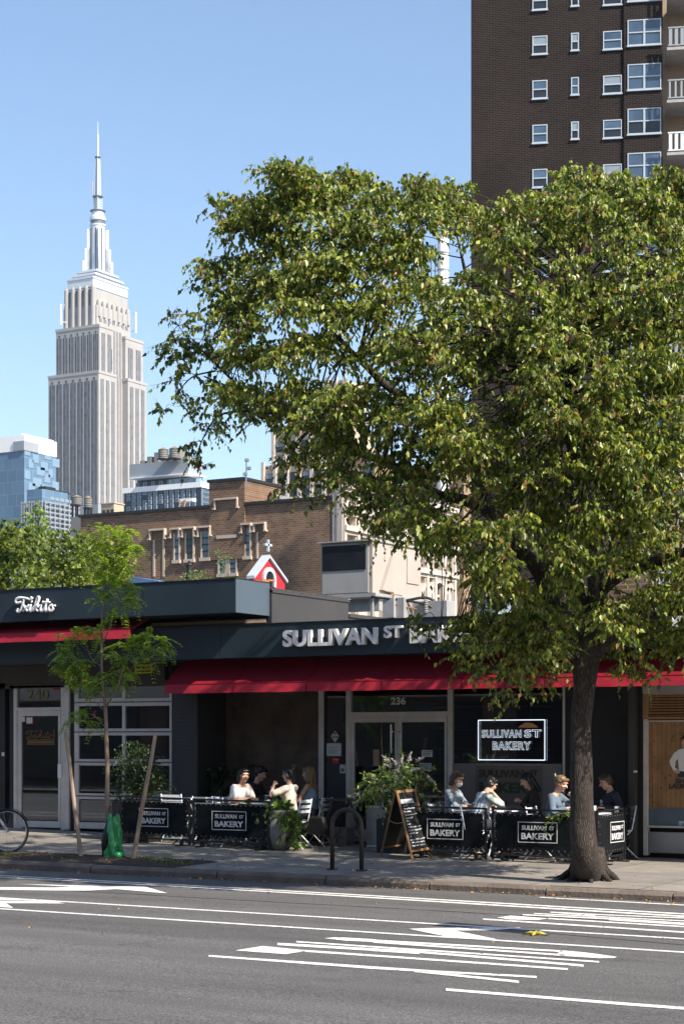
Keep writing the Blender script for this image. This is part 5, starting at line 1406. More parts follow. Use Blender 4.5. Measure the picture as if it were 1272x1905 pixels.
# room inside
xa_, xb_ = XM1 + .05, XP + .2
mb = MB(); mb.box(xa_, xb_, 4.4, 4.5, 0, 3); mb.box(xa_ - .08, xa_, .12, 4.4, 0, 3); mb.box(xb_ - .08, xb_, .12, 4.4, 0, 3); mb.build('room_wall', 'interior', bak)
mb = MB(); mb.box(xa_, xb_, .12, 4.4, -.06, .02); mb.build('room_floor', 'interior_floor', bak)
mb = MB(); mb.box(onY(655, HY, 2).x, onY(830, HY, 2).x, 2.4, 3., .02, 1.1); mb.build('counter', 'wood', bak)
mb = MB()
for i in range(4): mb.box(onY(655, HY, 2).x, onY(830, HY, 2).x + 1, 4.1, 4.38, 1.2 + i * .4, 1.24 + i * .4)
mb.build('bread_shelf', 'wood', bak)
mb = MB(); mb.box(onY(860, HY, 2).x, onY(920, HY, 2).x, 2.5, 2.6, .02, 1.9); mb.build('white_door', 'blind', bak)
for px_, py_, y_ in ((982, 1352, 1.6), (700, 1346, 2.4), (770, 1341, 2.4)):
    p = onY(px_, py_, y_); mb = MB(); s_ = .17 if px_ == 982 else .05; mb.lathe(p, [(s_, -.02), (s_ * .95, .0), (s_ * .5, .05), (.02, .07)], 18); o = mb.build('ceiling_lamp', 'warm_lamp', bak, smooth=True)
    mb = MB(); mb.bar((p.x, p.y, p.z + .06), (p.x, p.y, 3.02), .012); mb.build('cord', 'blackpaint', o)
# neon
YN = -.012
n0, n1 = onY(889.5, 1414, YN), onY(1013, 1339.5, YN)
ne = thing('neon_sign', 'white outline neon sign reading SULLIVAN ST BAKERY on the shop window', 'neon sign', ((n0.x + n1.x) / 2, YN, n0.z))
mb = MB(); cs = [(n0.x, YN, n0.z), (n1.x, YN, n0.z), (n1.x, YN, n1.z), (n0.x, YN, n1.z)]
for i in range(4): mb.tube([cs[i], cs[(i + 1) % 4]], .0075, 8)
mb.build('neon_border', 'neon', ne, smooth=True)
def neon(txt, pa, pb, pt, pb2):
    a = onY(pa, pb2, YN); b = onY(pb, pt, YN); textmesh('neon_lettering', txt, 'neon', ne, (a.x, YN, a.z), b.x - a.x, b.z - a.z, fill=False, tube=.014, bold=.02, spacing=1.15)
neon('SULLIVAN', 896, 969, 1358, 1373); neon('ST', 975, 1006, 1357.5, 1372.5); neon('BAKERY', 916, 987, 1380, 1395.5)
mb = MB(); mb.box(n0.x + .03, n1.x - .03, YN + .018, YN + .024, n0.z + .03, n1.z - .03); mb.build('backing_pane', 'glass_clear', ne)
mb = MB()
for X in (n0.x + .25, n1.x - .25): mb.bar((X, YN, n1.z), (X, YN + .03, 2.75), .006)
mb.build('hanging_wire', 'blackpaint', ne)
# pigeon spikes on the fascia ledge
sp = thing('bird_spikes', 'row of thin bird spikes on the fascia ledge under the canopy box', 'bird spikes', (onY(390, HY, YF).x, YF, ZF1))
mb = MB()
for i in range(110):
    X = onY(282, HY, YF).x + (onY(492, HY, YF).x - onY(282, HY, YF).x) * i / 109; 
    for k in (-1, 1): mb.bar((X, YF + .05, ZF1 + .02), (X + .02 * k, YF + .02 - .05 * k, ZF1 + .085), .004)
mb.build('spike', 'stakewood', sp)
mb = MB(); mb.box(onY(280, HY, YF).x, onY(494, HY, YF).x, YF + .03, YF + .07, ZF1 + .018, ZF1 + .03); mb.build('spike_rail', 'darkmetal', sp)

# ---- laundry shop at the right
la = thing('laundry_shop', 'laundry shop with pine boarded window, louvre and shirt poster', 'shop', (8, 0, 0))
YL = -.3
mb = MB(); rect(mb, 1195, 1700, 1275.5, 1284, YL - .1, .3); mb.build('top_rail', 'alu_grey', la)
mb = MB(); rect(mb, 1195, 1205, 1284, 1338, YL, .12); rect(mb, 1205, 1700, 1284, 1287, YL, .12); rect(mb, 1205, 1700, 1334, 1338, YL, .12); mb.build('louvre_frame', 'wood', la, bevel=.004)
mb = MB()
za_, zb_ = onY(1240, 1288, YL).z, onY(1240, 1334, YL).z
for i in range(9):
    zz = zb_ + (za_ - zb_) * (i + .5) / 9; mb.obox(((onY(1205, HY, YL).x + 12) / 2, YL + .06, zz), (12 - onY(1205, HY, YL).x, 0, 0), (0, .05, .0), (0, .006, .026))
mb.build('louvre_slat', 'wood', la)
rect1('louvre_back', 'blackpaint', la, 1200, 1700, 1284, 1338, YL + .13, .02)
mb = MB(); rect(mb, 1196, 1203.5, 1338, 1592, YL - .01, .12); rect(mb, 1203.5, 1700, 1338, 1340, YL, .1); rect(mb, 1203.5, 1700, 1540, 1548, YL - .01, .12); mb.build('shop_frame', 'alu', la, bevel=.004)
rect1('base_panel', 'steel', la, 1203.5, 1700, 1548, 1602, YL + .01, .1)
rect1('window_boarding', 'pine', la, 1203.5, 1700, 1340, 1540, YL + .06, .04)
kn = MB()
random.seed(12)
for i in range(26):
    p = onY(random.uniform(1206, 1290), random.uniform(1343, 1495), YL + .058); r = random.uniform(.007, .014); kn.prism([(p.x + r * math.cos(k), YL + .0575, p.z + 1.4 * r * math.sin(k)) for k in (0, 1.05, 2.1, 3.14, 4.2, 5.2)], (0, .004, 0))
kn.build('wood_knot', 'darkwood', la)
mk('slate', (.10, .13, .16), .6, var=.2)
mk('navyink', (.02, .03, .05), .6)
mb = MB(); pts = [onY(*p, YL + .05) for p in ((1205, 1540), (1205, 1505), (1222, 1504), (1226, 1503), (1300, 1505), (1300, 1540))]; mb.prism([tuple(p) for p in pts], (0, .008, 0)); rb = mb.build('painted_band', 'slate', la)
mb = MB(); rect(mb, 1262, 1300, 1528, 1540, YL + .045, .004); o = mb.build('small_plate', 'paper_blue', la); tx('plate_lettering', '1 BE', 'slate', o, 1264, 1275, 1532, 1538, YL + .042, .002)
# shirt poster: generic man in a white shirt, hands on hips
po = lambda x, y: tuple(onY(1172 + x / 5.29, 1250 + y / 5.29, YL + .04))
pm = [('cl_white', [(385, 880), (430, 800), (480, 765), (520, 755), (580, 790), (580, 985), (540, 985), (480, 975), (470, 860), (445, 880), (440, 945), (470, 965), (425, 975), (395, 920)]),
      ('skin', [(505, 690), (515, 650), (545, 645), (575, 665), (575, 760), (525, 757)]), ('hair_black', [(504, 690), (504, 650), (525, 625), (580, 622), (580, 665), (540, 655), (518, 665)]),
      ('navyink', [(480, 978), (580, 988), (580, 1040), (465, 1035)]), ('skin', [(425, 975), (470, 962), (492, 985), (480, 1005), (450, 1000)])]
pp = None
for i, (m_, pts) in enumerate(pm):
    mb = MB(); mb.prism([(a[0], a[1] - .001 * i, a[2]) for a in [po(*p) for p in pts]], (0, .004, 0)); o = mb.build('poster_figure' if pp is None else ['x', 'poster_face', 'poster_hair', 'poster_trousers', 'poster_hand'][i], m_, pp or la); pp = pp or o
tx('poster_lettering', 'SHIRT', 'navyink', la, 1256, 1296, 1449.5, 1458, YL + .035, .003, .03); tx('poster_lettering', 'LAUNDRY', 'navyink', la, 1244, 1301, 1459.5, 1468, YL + .035, .003, .03)
mb = MB(); mb.box(XLa, 12, YL + .2, 6, -.3, 3.05); mb.build('wall', 'darkwall', la)
tx('raised_lettering', 'X', 'letter_metal', bak, 1238, 1274, 1146, 1180, YF - .06, .05, .06)
mb = MB(); mb.box(XQ - .1, 14, .26, 10, 3.0, 3.6); mb.build('roof', 'tankgrey', la)

# ================================================================== STREET THINGS
def frame_pt(P, fwd, right):
    return lambda x, y, z: P + right * x + fwd * y + Vector((0, 0, z))
# ---- banner barriers
def barrier(A, B, label, logo=(.5, .5), top_a=.80, grp='banner barriers round the cafe terrace'):
    A = Vector(A); B = Vector(B); d = B - A; d.z = 0; L = d.length; d.normalize(); nrm = Vector((d.y, -d.x, 0))
    t_ = thing('banner_barrier', label, 'barrier', A, grp)
    za, zb = ground_z(A.x, A.y), ground_z(B.x, B.y)
    def P(s, h, o=0): return Vector((A.x, A.y, za + (zb - za) * s / L)) + d * s + Vector((0, 0, h)) + nrm * o
    fr = MB(); H = .80; h0 = .10
    for s in (0.015, L - .015): fr.bar(P(s, .03), P(s, H), .03)
    fr.bar(P(0, H), P(L, H), .03, .03); fr.bar(P(0, h0), P(L, h0), .025); fr.bar(P(0, h0 + .06), P(L, h0 + .06), .012); fr.bar(P(0, H - .055), P(L, H - .055), .012)
    fr.build('frame', 'blackpaint', t_)
    for s in (.18, L - .18):
        ft = MB(); ft.bar(P(s, .012, -.17), P(s, .012, .17), .06, .016); ft.bar(P(s, 0.0), P(s, h0), .05, .05); ft.bar(P(s - .18, .02, .0), P(s - .06, h0), .018); ft.bar(P(s + .18, .02), P(s + .06, h0), .018); ft.build('foot', 'blackpaint', t_)
    cv = MB(); nx, nz = 26, 10
    for j in range(nz + 1):
        for i in range(nx + 1):
            s = .06 + (L - .12) * i / nx; h = h0 + .075 + (H - h0 - .145) * j / nz
            e = math.sin(math.pi * i / nx) * math.sin(math.pi * j / nz)
            cv.v.append(tuple(P(s, h, .012 + e * .010 * noise.noise(Vector((s * 3.1, h * 4, A.x))))))
    for j in range(nz):
        for i in range(nx): a = j * (nx + 1) + i; cv.f.append((a, a + 1, a + nx + 2, a + nx + 1)); cv.m.append(0)
    c_ = cv.build('canvas', 'canvas', t_, smooth=True)
    ey = MB()
    k = max(4, int(L / .11))
    for i in range(k + 1):
        s = .075 + (L - .15) * i / k
        for h in (h0 + .09, H - .085): ey.obox(P(s, h, .016), d * .014, nrm * .006, Vector((0, 0, .014)))
    for i in range(5):
        for s in (.075, L - .075): ey.obox(P(s, h0 + .1 + i * .13, .016), d * .014, nrm * .006, Vector((0, 0, .014)))
    ey.build('eyelet', 'steel', c_)
    tie = MB()
    for i in range(6):
        for s, s2 in ((.06, .015), (L - .06, L - .015)): h = h0 + .1 + i * .1; tie.bar(P(s, h, .01), P(s2, h + .03, .01), .008)
    tie.build('lacing', 'blackpaint', c_)
    if logo:
        s0, wl = logo; hl = .305; hb = .31; bd = MB(); o_ = .026; th_ = .011
        bd.obox(P(s0 + wl / 2, hb, o_), d * wl, nrm * .003, Vector((0, 0, th_))); bd.obox(P(s0 + wl / 2, hb + hl, o_), d * wl, nrm * .003, Vector((0, 0, th_)))
        for s in (s0, s0 + wl): bd.obox(P(s, hb + hl / 2, o_), d * th_, nrm * .003, Vector((0, 0, hl + th_)))
        bo = bd.build('logo_border', 'print_white', c_)
        wi = wl
        def w_(txt, fa, fb, ha, hb_): q = P(s0 + wi * fa, hb + hl * ha, o_ - .002); textmesh('logo_lettering', txt, 'print_white', bo, q, wi * (fb - fa), hl * (hb_ - ha), right=d, depth=.004, bold=.03)
        w_('SULLIVAN', .09, .73, .60, .83); w_('ST', .80, .93, .64, .82); w_('BAKERY', .08, .92, .14, .46)
    return t_
YB = -2.05
def bx(px, Y=YB): X = onY(px, HY, Y).x; return (X, Y, ground_z(X, Y))
def wl_(pa, pb, Y=YB): return bx(pb, Y)[0] - bx(pa, Y)[0]
barrier(bx(222), bx(354), 'leftmost banner barrier, beside the bushy planter', (wl_(222, 261), wl_(261, 314)))
barrier(bx(359), bx(503), 'banner barrier ending at the big round pot', (wl_(359, 396), wl_(396, 459)))
barrier(bx(765, -2.1), bx(905, -2.1), 'banner barrier half hidden by the chalkboard', (wl_(765, 796, -2.1), wl_(796, 862, -2.1)))
barrier(bx(915, -2.1), bx(1108, -2.1), 'banner barrier running behind the tree trunk', (wl_(915, 965, -2.1), wl_(965, 1037, -2.1)))
A = bx(1110, -2.1); Bx = A[0]; yb2 = onX(1159, HY, Bx).y
Ls = yb2 + 2.1
barrier(A, (Bx, yb2, ground_z(Bx, yb2)), 'end barrier turned towards the shop, canvas catching the light', (Ls * .45, Ls * .52))
barrier((Bx + .0, yb2 + .05, 0), (XP + .05, -.55, 0), 'short dark barrier closing the terrace at the pilaster', None)

# ---- inverted U bike rack
P1, P2 = onwalk(617, 1619), onwalk(673, 1621)
P1 = onwalk(618, 1619); P2 = P1 + (onwalk(672.5, 1621) - P1)
t_ = thing('bike_rack', 'dark brown inverted U bicycle rack on the pavement', 'bike rack', P1)
d = P2 - P1; w2 = d.length / 2; d.normalize(); topz = .88; pts = [P1]
pts += [P1 + Vector((0, 0, topz - w2))] + [P1 + d * (w2 - w2 * math.cos(a)) + Vector((0, 0, topz - w2 + w2 * math.sin(a))) for a in [math.pi * i / 16 for i in range(1, 16)]] + [P2 + Vector((0, 0, topz - w2)), P2]
mb = MB(); mb.tube(pts, .033, 12); mb.build('hoop', 'rack', t_, smooth=True)
for p in (P1, P2):
    mb = MB(); mb.lathe(p, [(.085, .0), (.085, .012), (.04, .014)], 16)
    for k in range(4): mb.lathe(p + Vector((.062 * math.cos(k * 1.57 + .8), .062 * math.sin(k * 1.57 + .8), 0)), [(.011, .012), (.011, .026)], 6)
    mb.build('base_plate', 'rack', t_)

# ---- chalkboard A-frame
t1 = onwalk(708, 1594); t2 = onwalk(768, 1603); t3 = onwalk(803, 1597); t4 = t1 + (t3 - t2)
t_ = thing('chalkboard', 'wooden A frame chalkboard with chalk writing', 'chalkboard', (t1 + t3) / 2)
apexL = atT(737, 1475, 0) if False else None
dep = (t2 - Vector((CX, CY, CZ))).dot(Vector((-S30, C30, 0)))
ap1 = (t1 + t2) / 2 + Vector((0, 0, 1.06)); ap2 = ap1 + (t3 - t2) * .93
wd = MB(); wd.bar(t2, ap1, .026, .022, up=(t3 - t2)); wd.bar(t3, ap2, .026, .022, up=(t3 - t2))
def lerp(a, b, k): return a + (b - a) * k
wd.bar(lerp(t2, ap1, .14), lerp(t3, ap2, .14), .022, .035); wd.bar(lerp(t2, ap1, .985), lerp(t3, ap2, .985), .022, .04)
wd.build('front_frame', 'wood', t_)
wd = MB(); ap1b = ap1 - (t2 - t1).normalized() * .03; ap2b = ap2 - (t2 - t1).normalized() * .03
wd.bar(t1, ap1b, .026, .022, up=(t3 - t2)); wd.bar(t4, ap2b, .026, .022, up=(t3 - t2)); wd.bar(lerp(t1, ap1b, .14), lerp(t4, ap2b, .14), .022, .035); wd.bar(lerp(t1, ap1b, .985), lerp(t4, ap2b, .985), .022, .04); wd.build('rear_frame', 'wood', t_)
def slab(mb, a, b, c, d_, th_): n_ = (b - a).cross(d_ - a).normalized() * th_; mb.prism([a, b, c, d_], n_); return n_
bd = MB(); slab(bd, lerp(t2, ap1, .15), lerp(t3, ap2, .15), lerp(t3, ap2, .97), lerp(t2, ap1, .97), -.008); bo = bd.build('front_board', 'chalk', t_)
bd = MB(); slab(bd, lerp(t1, ap1b, .15), lerp(t4, ap2b, .15), lerp(t4, ap2b, .97), lerp(t1, ap1b, .97), .008); bd.build('rear_board', 'chalk', t_)
rt = (t3 - t2).normalized(); upv = (lerp(ap1, ap2, .5) - lerp(t2, t3, .5)).normalized(); nrm_ = rt.cross(upv).normalized()
if nrm_.x < 0: nrm_ = -nrm_
ck = MB(); random.seed(21)
Wb = (t3 - t2).length
for r_ in range(15):
    h = .24 + r_ * .052; s = .07 + random.random() * .04; mx_s = Wb - .07
    while s < mx_s - .02:
        l_ = random.uniform(.015, .05); q0 = t2 + rt * s + upv * h + nrm_ * .012; pts = [q0 + rt * (l_ * k / 4) + upv * random.uniform(-.012, .014) for k in range(5)]
        ck.tube(pts, .006, 4); s += l_ + random.uniform(.006, .03)
        if random.random() < .12: break
q0 = t2 + upv * 1.02 + nrm_ * .012
for k in range(9): ck.tube([q0 + rt * .06 - upv * .02 * k * .4, q0 + rt * (Wb - .2 + .01 * (k % 3)) - upv * .02 * k * .4], .005, 4)
ck.build('chalk_writing', 'chalkwrite', bo)
mb = MB(); m1 = lerp(t1, ap1b, .55); m2 = lerp(t2, ap1, .55); mid = (m1 + m2) / 2 - Vector((0, 0, .035)); mb.tube([m1, mid], .008, 6); mb.tube([mid, m2], .008, 6); mb.build('stay', 'wood', t_)

# ---- steel bin and dark table beside the door
p = onY(698, HY, -.55); X0_, X1_ = onY(680.5, HY, -.7).x, onY(716, HY, -.7).x
t_ = thing('steel_bin', 'brushed steel bin beside the bakery door', 'bin', ((X0_ + X1_) / 2, -.5, 0))
g = ground_z(X0_, -.6)
mb = MB(); mb.box(X0_, X1_, -.7, -.38, g + .04, onY(700, 1503, -.7).z); mb.build('body', 'steel', t_, bevel=.01)
mb = MB(); mb.box(X0_ - .008, X1_ + .008, -.71, -.37, onY(700, 1503, -.7).z, onY(700, 1500, -.7).z); mb.build('lid', 'letter_metal', t_, bevel=.004)
mb = MB(); mb.box(X0_ + .01, X1_ - .01, -.69, -.39, g, g + .04); mb.box(X0_ + .03, X1_ - .05, -.73, -.7, g + .015, g + .03); mb.build('pedal_base', 'letter_metal', t_)
t_ = thing('folding_table', 'dark wooden folding table in front of the side pane', 'table', (onY(640, HY, -.7).x, -.7, 0))
xa_, xb_ = onY(596, HY, -.8).x, onY(680, HY, -.8).x; zt_ = onY(640, 1487, -.8).z
mb = MB(); mb.box(xa_, xb_, -.9, -.25, zt_ - .03, zt_); mb.build('table_top', 'darkwood', t_, bevel=.004)
for Yl in (-.85, -.3):
    mb = MB(); mb.bar((xa_ - .02, Yl, g), (xa_ + .28, Yl, zt_ - .03), .03, .045); mb.build('leg', 'darkwood', t_)
    mb = MB(); mb.bar((xb_ + .0, Yl, g), (xb_ - .28, Yl, zt_ - .03), .03, .045); mb.build('leg', 'darkwood', t_)
mb = MB(); mb.bar((xa_ + .03, -.85, g + .16), (xb_ - .04, -.85, g + .16), .03, .04); mb.build('stretcher', 'darkwood', t_)
t_ = thing('milk_crate', 'grey plastic crate under the dark folding table', 'crate', (onY(634, HY, -.4).x, -.35, g))
mb = MB(); xc_ = onY(634, HY, -.4).x
for k in range(7):
    mb.box(xc_ - .16, xc_ + .16, -.5, -.49, g + .02 + k * .045, g + .035 + k * .045); mb.box(xc_ - .16 + k * .053, xc_ - .15 + k * .053, -.505, -.485, g, g + .32)
mb.box(xc_ - .16, xc_ + .16, -.49, -.2, g, g + .02); mb.box(xc_ - .16, xc_ - .15, -.49, -.2, g, g + .3); mb.box(xc_ + .15, xc_ + .16, -.49, -.2, g, g + .3); mb.box(xc_ - .15, xc_ + .15, -.21, -.2, g + .02, g + .3); mb.build('body', 'alu_grey', t_)

# ---- white bistro chairs and tables
def make_chair(label, loc, rz):
    t_ = thing('bistro_chair', label, 'chair', (0, 0, 0), 'white slatted folding chairs')
    # faces +Y; back at -Y
    mb = MB()
    for k in range(6): mb.box(-.19, .19, -.17 + k * .062, -.125 + k * .062, .435, .447)
    mb.build('seat', 'whitepaint', t_)
    mb = MB()
    for z_k, hh in ((.62, .05), (.70, .05), (.79, .05)): mb.obox((0, -.235 - (z_k - .62) * .12, z_k), (.37, 0, 0), (0, .012, 0), (0, 0, hh))
    mb.build('backrest', 'whitepaint', t_)
    for s in (-1, 1):
        mb = MB(); mb.tube([(s * .195, .24, 0), (s * .195, -.19, .46), (s * .19, -.265, .83)], .011, 6); mb.build('leg', 'whitepaint', t_, smooth=True)
        mb = MB(); mb.tube([(s * .175, -.30, 0), (s * .175, .17, .44)], .011, 6); mb.build('leg', 'whitepaint', t_, smooth=True)
    mb = MB(); mb.bar((-.195, .19, .055), (.195, .19, .055), .014); mb.bar((-.175, -.24, .06), (.175, -.24, .06), .014); mb.bar((-.195, -.13, .43), (.195, -.13, .43), .014); mb.build('stretcher', 'whitepaint', t_)
    t_.location = loc; t_.rotation_euler = (0, 0, rz); return t_
_ch = None
def chair(label, x, y, face):            # face = direction the sitter looks, degrees from +X
    global _ch
    loc = (x, y, ground_z(x, y)); rz = R(face - 90)
    if _ch is None: _ch = make_chair(label, loc, rz); return _ch
    c = copy_tree(_ch); c.location = loc; c.rotation_euler = (0, 0, rz); c['label'] = label; return c
_tb = None
def table(label, x, y, rot=0, h=.74):
    global _tb
    if _tb is None:
        t_ = thing('bistro_table', label, 'table', (0, 0, 0), 'white slatted bistro tables')
        mb = MB()
        for k in range(8): mb.box(-.29, .29, -.29 + k * .0735, -.235 + k * .0735, .722, .738)
        mb.build('table_top', 'whitepaint', t_)
        mb = MB()
        for k in (-.29, .278): mb.box(k, k + .012, -.29, .28, .705, .7215)
        mb.build('top_frame', 'whitepaint', t_)
        for s in (-1, 1):
            for q in (-1, 1):
                mb = MB(); mb.bar((s * .24, -.27 * q, 0), (s * (.24 - .02), .24 * q, .705), .016, .022); mb.build('leg', 'whitepaint', t_)
        mb = MB(); mb.bar((-.24, .25, .03), (.24, .25, .03), .014); mb.bar((-.24, -.25, .03), (.24, -.25, .03), .014); mb.build('stretcher', 'whitepaint', t_)
        _tb = t_
    else: t_ = copy_tree(_tb); t_['label'] = label
    t_.location = (x, y, ground_z(x, y)); t_.rotation_euler = (0, 0, R(rot)); return t_

# ---- planters
def pot(label, P, r, h):
    t_ = thing('planter_pot', label, 'plant pot', P)
    mb = MB(); mb.lathe(P, [(r * .62, 0), (r * .86, h * .14), (r, h * .38), (r * .97, h * .6), (r * .84, h * .82), (r * .74, h * .93), (r * .78, h), (r * .7, h), (r * .66, h * .94)], 28); mb.build('pot', 'pot', t_, smooth=True)
    mb = MB(); mb.lathe(P, [(r * .66, h * .90), (r * .66, h * .935)], 20); mb.build('soil', 'soil', t_)
    return t_
PP = onY(521, HY, -1.84); PP.z = ground_z(PP.x, PP.y); pot('big round grey pot at the end of the left barriers', PP, .235, .66)
c = PP + Vector((0, 0, .62))
q_ = lambda px, py, r: (tuple(onY(px, py, PP.y - .05)), r)
bl = [q_(518, 1503, .14), q_(495, 1507, .12), q_(525, 1498, .10), q_(470, 1503, .09), q_(452, 1503, .06), q_(530, 1514, .17), q_(545, 1528, .15), q_(550, 1546, .12), q_(532, 1540, .12), q_(537, 1562, .07), q_(541, 1575, .05), q_(555, 1574, .04), q_(500, 1515, .09), q_(479, 1526, .03), q_(563, 1535, .06)]
shrub('trailing_vine', 'trailing green vine spilling from the big round pot', 'vine', bl, 5200, 'leaf_vine', tuple(c), size=.075, stems=4, droop=.9, twl=.16, wr=.38)
def boxpot(label, x0, x1, y0, y1, h):
    z = ground_z((x0 + x1) / 2, y0); t_ = thing('planter_box', label, 'planter', ((x0 + x1) / 2, (y0 + y1) / 2, z))
    mb = MB(); mb.box(x0, x1, y0, y1, z, z + h); mb.build('box', 'planter', t_, bevel=.01)
    mb = MB(); mb.box(x0 + .03, x1 - .03, y0 + .03, y1 - .03, z + h, z + h + .012); mb.build('soil', 'soil', t_)
    return z + h
x0_, x1_ = bx(224, -1.6)[0], bx(292, -1.6)[0]
zz = boxpot('black planter box behind the leftmost barrier', x0_, x1_, -1.85, -1.4, .7)
cb = lambda px, py, Y: tuple(onY(px, py, Y))
bl = [(cb(238, 1470, -1.6), .22), (cb(260, 1460, -1.6), .26), (cb(283, 1462, -1.55), .24), (cb(236, 1430, -1.6), .2), (cb(262, 1425, -1.6), .25), (cb(285, 1432, -1.6), .2), (cb(224, 1415, -1.6), .12), (cb(248, 1400, -1.6), .14), (cb(270, 1402, -1.6), .13), (cb(237, 1390, -1.6), .08), (cb(212, 1440, -1.6), .1), (cb(298, 1452, -1.6), .1), (cb(258, 1388, -1.6), .06)]
shrub('box_shrub', 'upright small leaved green shrub in the black planter box', 'shrub', bl, 11000, 'leaf_box', (cb(258, 1484, -1.6)), size=.035, stems=5, droop=-.5, twl=.2, wr=.3, lpt=9)
x0_, x1_ = bx(716, -1.3)[0], bx(770, -1.3)[0]
zz = boxpot('black planter box hidden behind the chalkboard', x0_, x1_, -1.6, -1.1, .55)
bl = [(cb(742, 1450, -1.4), .26), (cb(715, 1462, -1.5), .24), (cb(695, 1455, -1.5), .18), (cb(690, 1472, -1.5), .16), (cb(677, 1478, -1.55), .1), (cb(725, 1430, -1.4), .18), (cb(745, 1420, -1.4), .13), (cb(770, 1440, -1.3), .17), (cb(790, 1450, -1.3), .13), (cb(800, 1440, -1.3), .08), (cb(720, 1485, -1.55), .13), (cb(710, 1418, -1.4), .08), (cb(765, 1462, -1.3), .12), (cb(705, 1445, -1.45), .14)]
sh = shrub('butterfly_bush', 'leafy butterfly bush with pale lilac flower spikes behind the chalkboard', 'shrub', bl, 3200, 'leaf_bud', cb(745, 1540, -1.3), size=.085, stems=3, droop=.35, twl=.2, wr=.17)
Pf, Df = [], []
for px_, py_, dx, dz in ((664, 1480, -.5, -.5), (668, 1492, -.5, -.7), (711, 1492, .1, -.9), (739, 1432, .4, .5), (735, 1418, -.4, .4), (748, 1415, .1, .8), (762, 1408, .3, .6), (735, 1450, .1, -.8), (773, 1432, .5, .1), (803, 1452, .5, -.3), (720, 1424, -.6, .2), (690, 1448, -.6, .1), (718, 1411, -.5, .3), (782, 1412, .6, .2), (726, 1466, -.5, -.5)):
    c0 = np.array(cb(px_, py_, -1.55)); dd = np.array([dx, -.1, dz]); dd /= np.linalg.norm(dd)
    for k in range(130):
        s = rng.random(); Pf.append(c0 + dd * (s - .5) * .17 + rng.normal(size=3) * .016 * (1.15 - s)); Df.append(rng.normal(size=3))
Pf = np.array(Pf); n = len(Pf); o = foliage('flower_spike', 'flower', sh, Pf, np.array(Df), rng.normal(size=(n, 3)), np.full(n, .015), np.full(n, .006))
x0_ = bx(392, -.45)[0]; boxpot('dark planter box in the shaded corner by the stucco wall', x0_ - .5, x0_ + .3, -.6, -.2, .5)
bl = [(cb(385, 1455, -.45), .17), (cb(400, 1443, -.45), .15), (cb(410, 1437, -.45), .1), (cb(372, 1452, -.45), .1), (cb(395, 1468, -.45), .16), (cb(430, 1450, -.4), .2), (cb(450, 1440, -.35), .12)]
shrub('corner_plant', 'dark heart leaved plant in the shaded corner', 'plant', bl, 700, 'leaf_dark', cb(398, 1490, -.45), size=.09, stems=2, droop=.4, wr=.42)
bl = [(cb(800, 1490, -.3), .12), (cb(790, 1500, -.3), .12)]
shrub('door_plant', 'small dark green plant beside the right door leaf', 'plant', bl, 900, 'leaf_dark', cb(796, 1525, -.3), size=.06, stems=2)
bl = [(cb(1035, 1522, -2.12), .07), (cb(1048, 1519, -2.14), .07), (cb(1022, 1527, -2.14), .06), (cb(1060, 1517, -2.12), .05), (cb(1012, 1530, -2.14), .04)]
shrub('barrier_sprig', 'sprig of bright green leaves hanging over the barrier by the trunk', 'plant', bl, 6500, 'leaf_vine', cb(1062, 1515, -2.1), size=.05, stems=3, droop=.2, twl=.1, wr=.22)

# ---- bicycle at the left edge
P0 = onwalk(14, 1588); rW = .345
vd = Vector((-C30, -S30, 0)).normalized() * 1.0                     # from the right wheel towards the frame's left
bd_ = Vector((-.93, -.36, 0)).normalized(); sd_ = Vector((-bd_.y, bd_.x, 0))
bk = thing('bicycle', 'bicycle parked at the left edge, only its rear wheel in view', 'bicycle', P0)
def wheel(c):
    t = MB(); t.tube([c + bd_ * rW * math.cos(a) + Vector((0, 0, rW * math.sin(a))) for a in [i / 40 * 6.2832 for i in range(41)]], .017, 8, cap=False); w_ = t.build('wheel', 'tyre', bk, smooth=True)
    t = MB(); t.tube([c + bd_ * (rW - .028) * math.cos(a) + Vector((0, 0, (rW - .028) * math.sin(a))) for a in [i / 40 * 6.2832 for i in range(41)]], .010, 6, cap=False); t.build('rim', 'chrome', w_, smooth=True)
    t = MB(); t.tube([c - sd_ * .05, c + sd_ * .05], .018, 8)
    t.build('hub', 'chrome', w_, smooth=True)
    t = MB()
    for k in range(28):
        a = k / 28 * 6.2832; a2 = a + (.5 if k % 2 else -.5); s = .025 if k % 4 < 2 else -.025; t.bar(c + sd_ * s + bd_ * .02 * math.cos(a2) + Vector((0, 0, .02 * math.sin(a2))), c + bd_ * (rW - .03) * math.cos(a) + Vector((0, 0, (rW - .03) * math.sin(a))), .0025)
    t.build('spoke', 'chrome', w_)
    return c
cR = wheel(P0 + Vector((0, 0, rW + .015))); cF = wheel(P0 + bd_ * 1.02 + Vector((0, 0, rW + .015)))
U = Vector((0, 0, 1)); BB = cR + bd_ * .43 - U * .06; ST = cR + bd_ * .30 + U * .42; HT = cR + bd_ * .80 + U * .44; HB = cR + bd_ * .84 + U * .30
fm = MB()
for a, b, r in ((BB, ST, .016), (ST, HT, .014), (BB, HB, .018), (HT, HB, .018)): fm.tube([a, b], r, 8)
for s in (-.045, .045):
    fm.tube([cR + sd_ * s, BB + sd_ * s * .5], .009, 6); fm.tube([cR + sd_ * s, ST + sd_ * s * .4], .008, 6); fm.tube(catmull([HB, HB + (cF - HB) * .5 + sd_ * s, cF + sd_ * s]), .010, 6)
fm.build('frame', 'letter_metal', bk, smooth=True)
mb = MB(); mb.tube([ST, ST + U * .1 - bd_ * .02], .013, 8); mb.build('seat_post', 'chrome', bk)
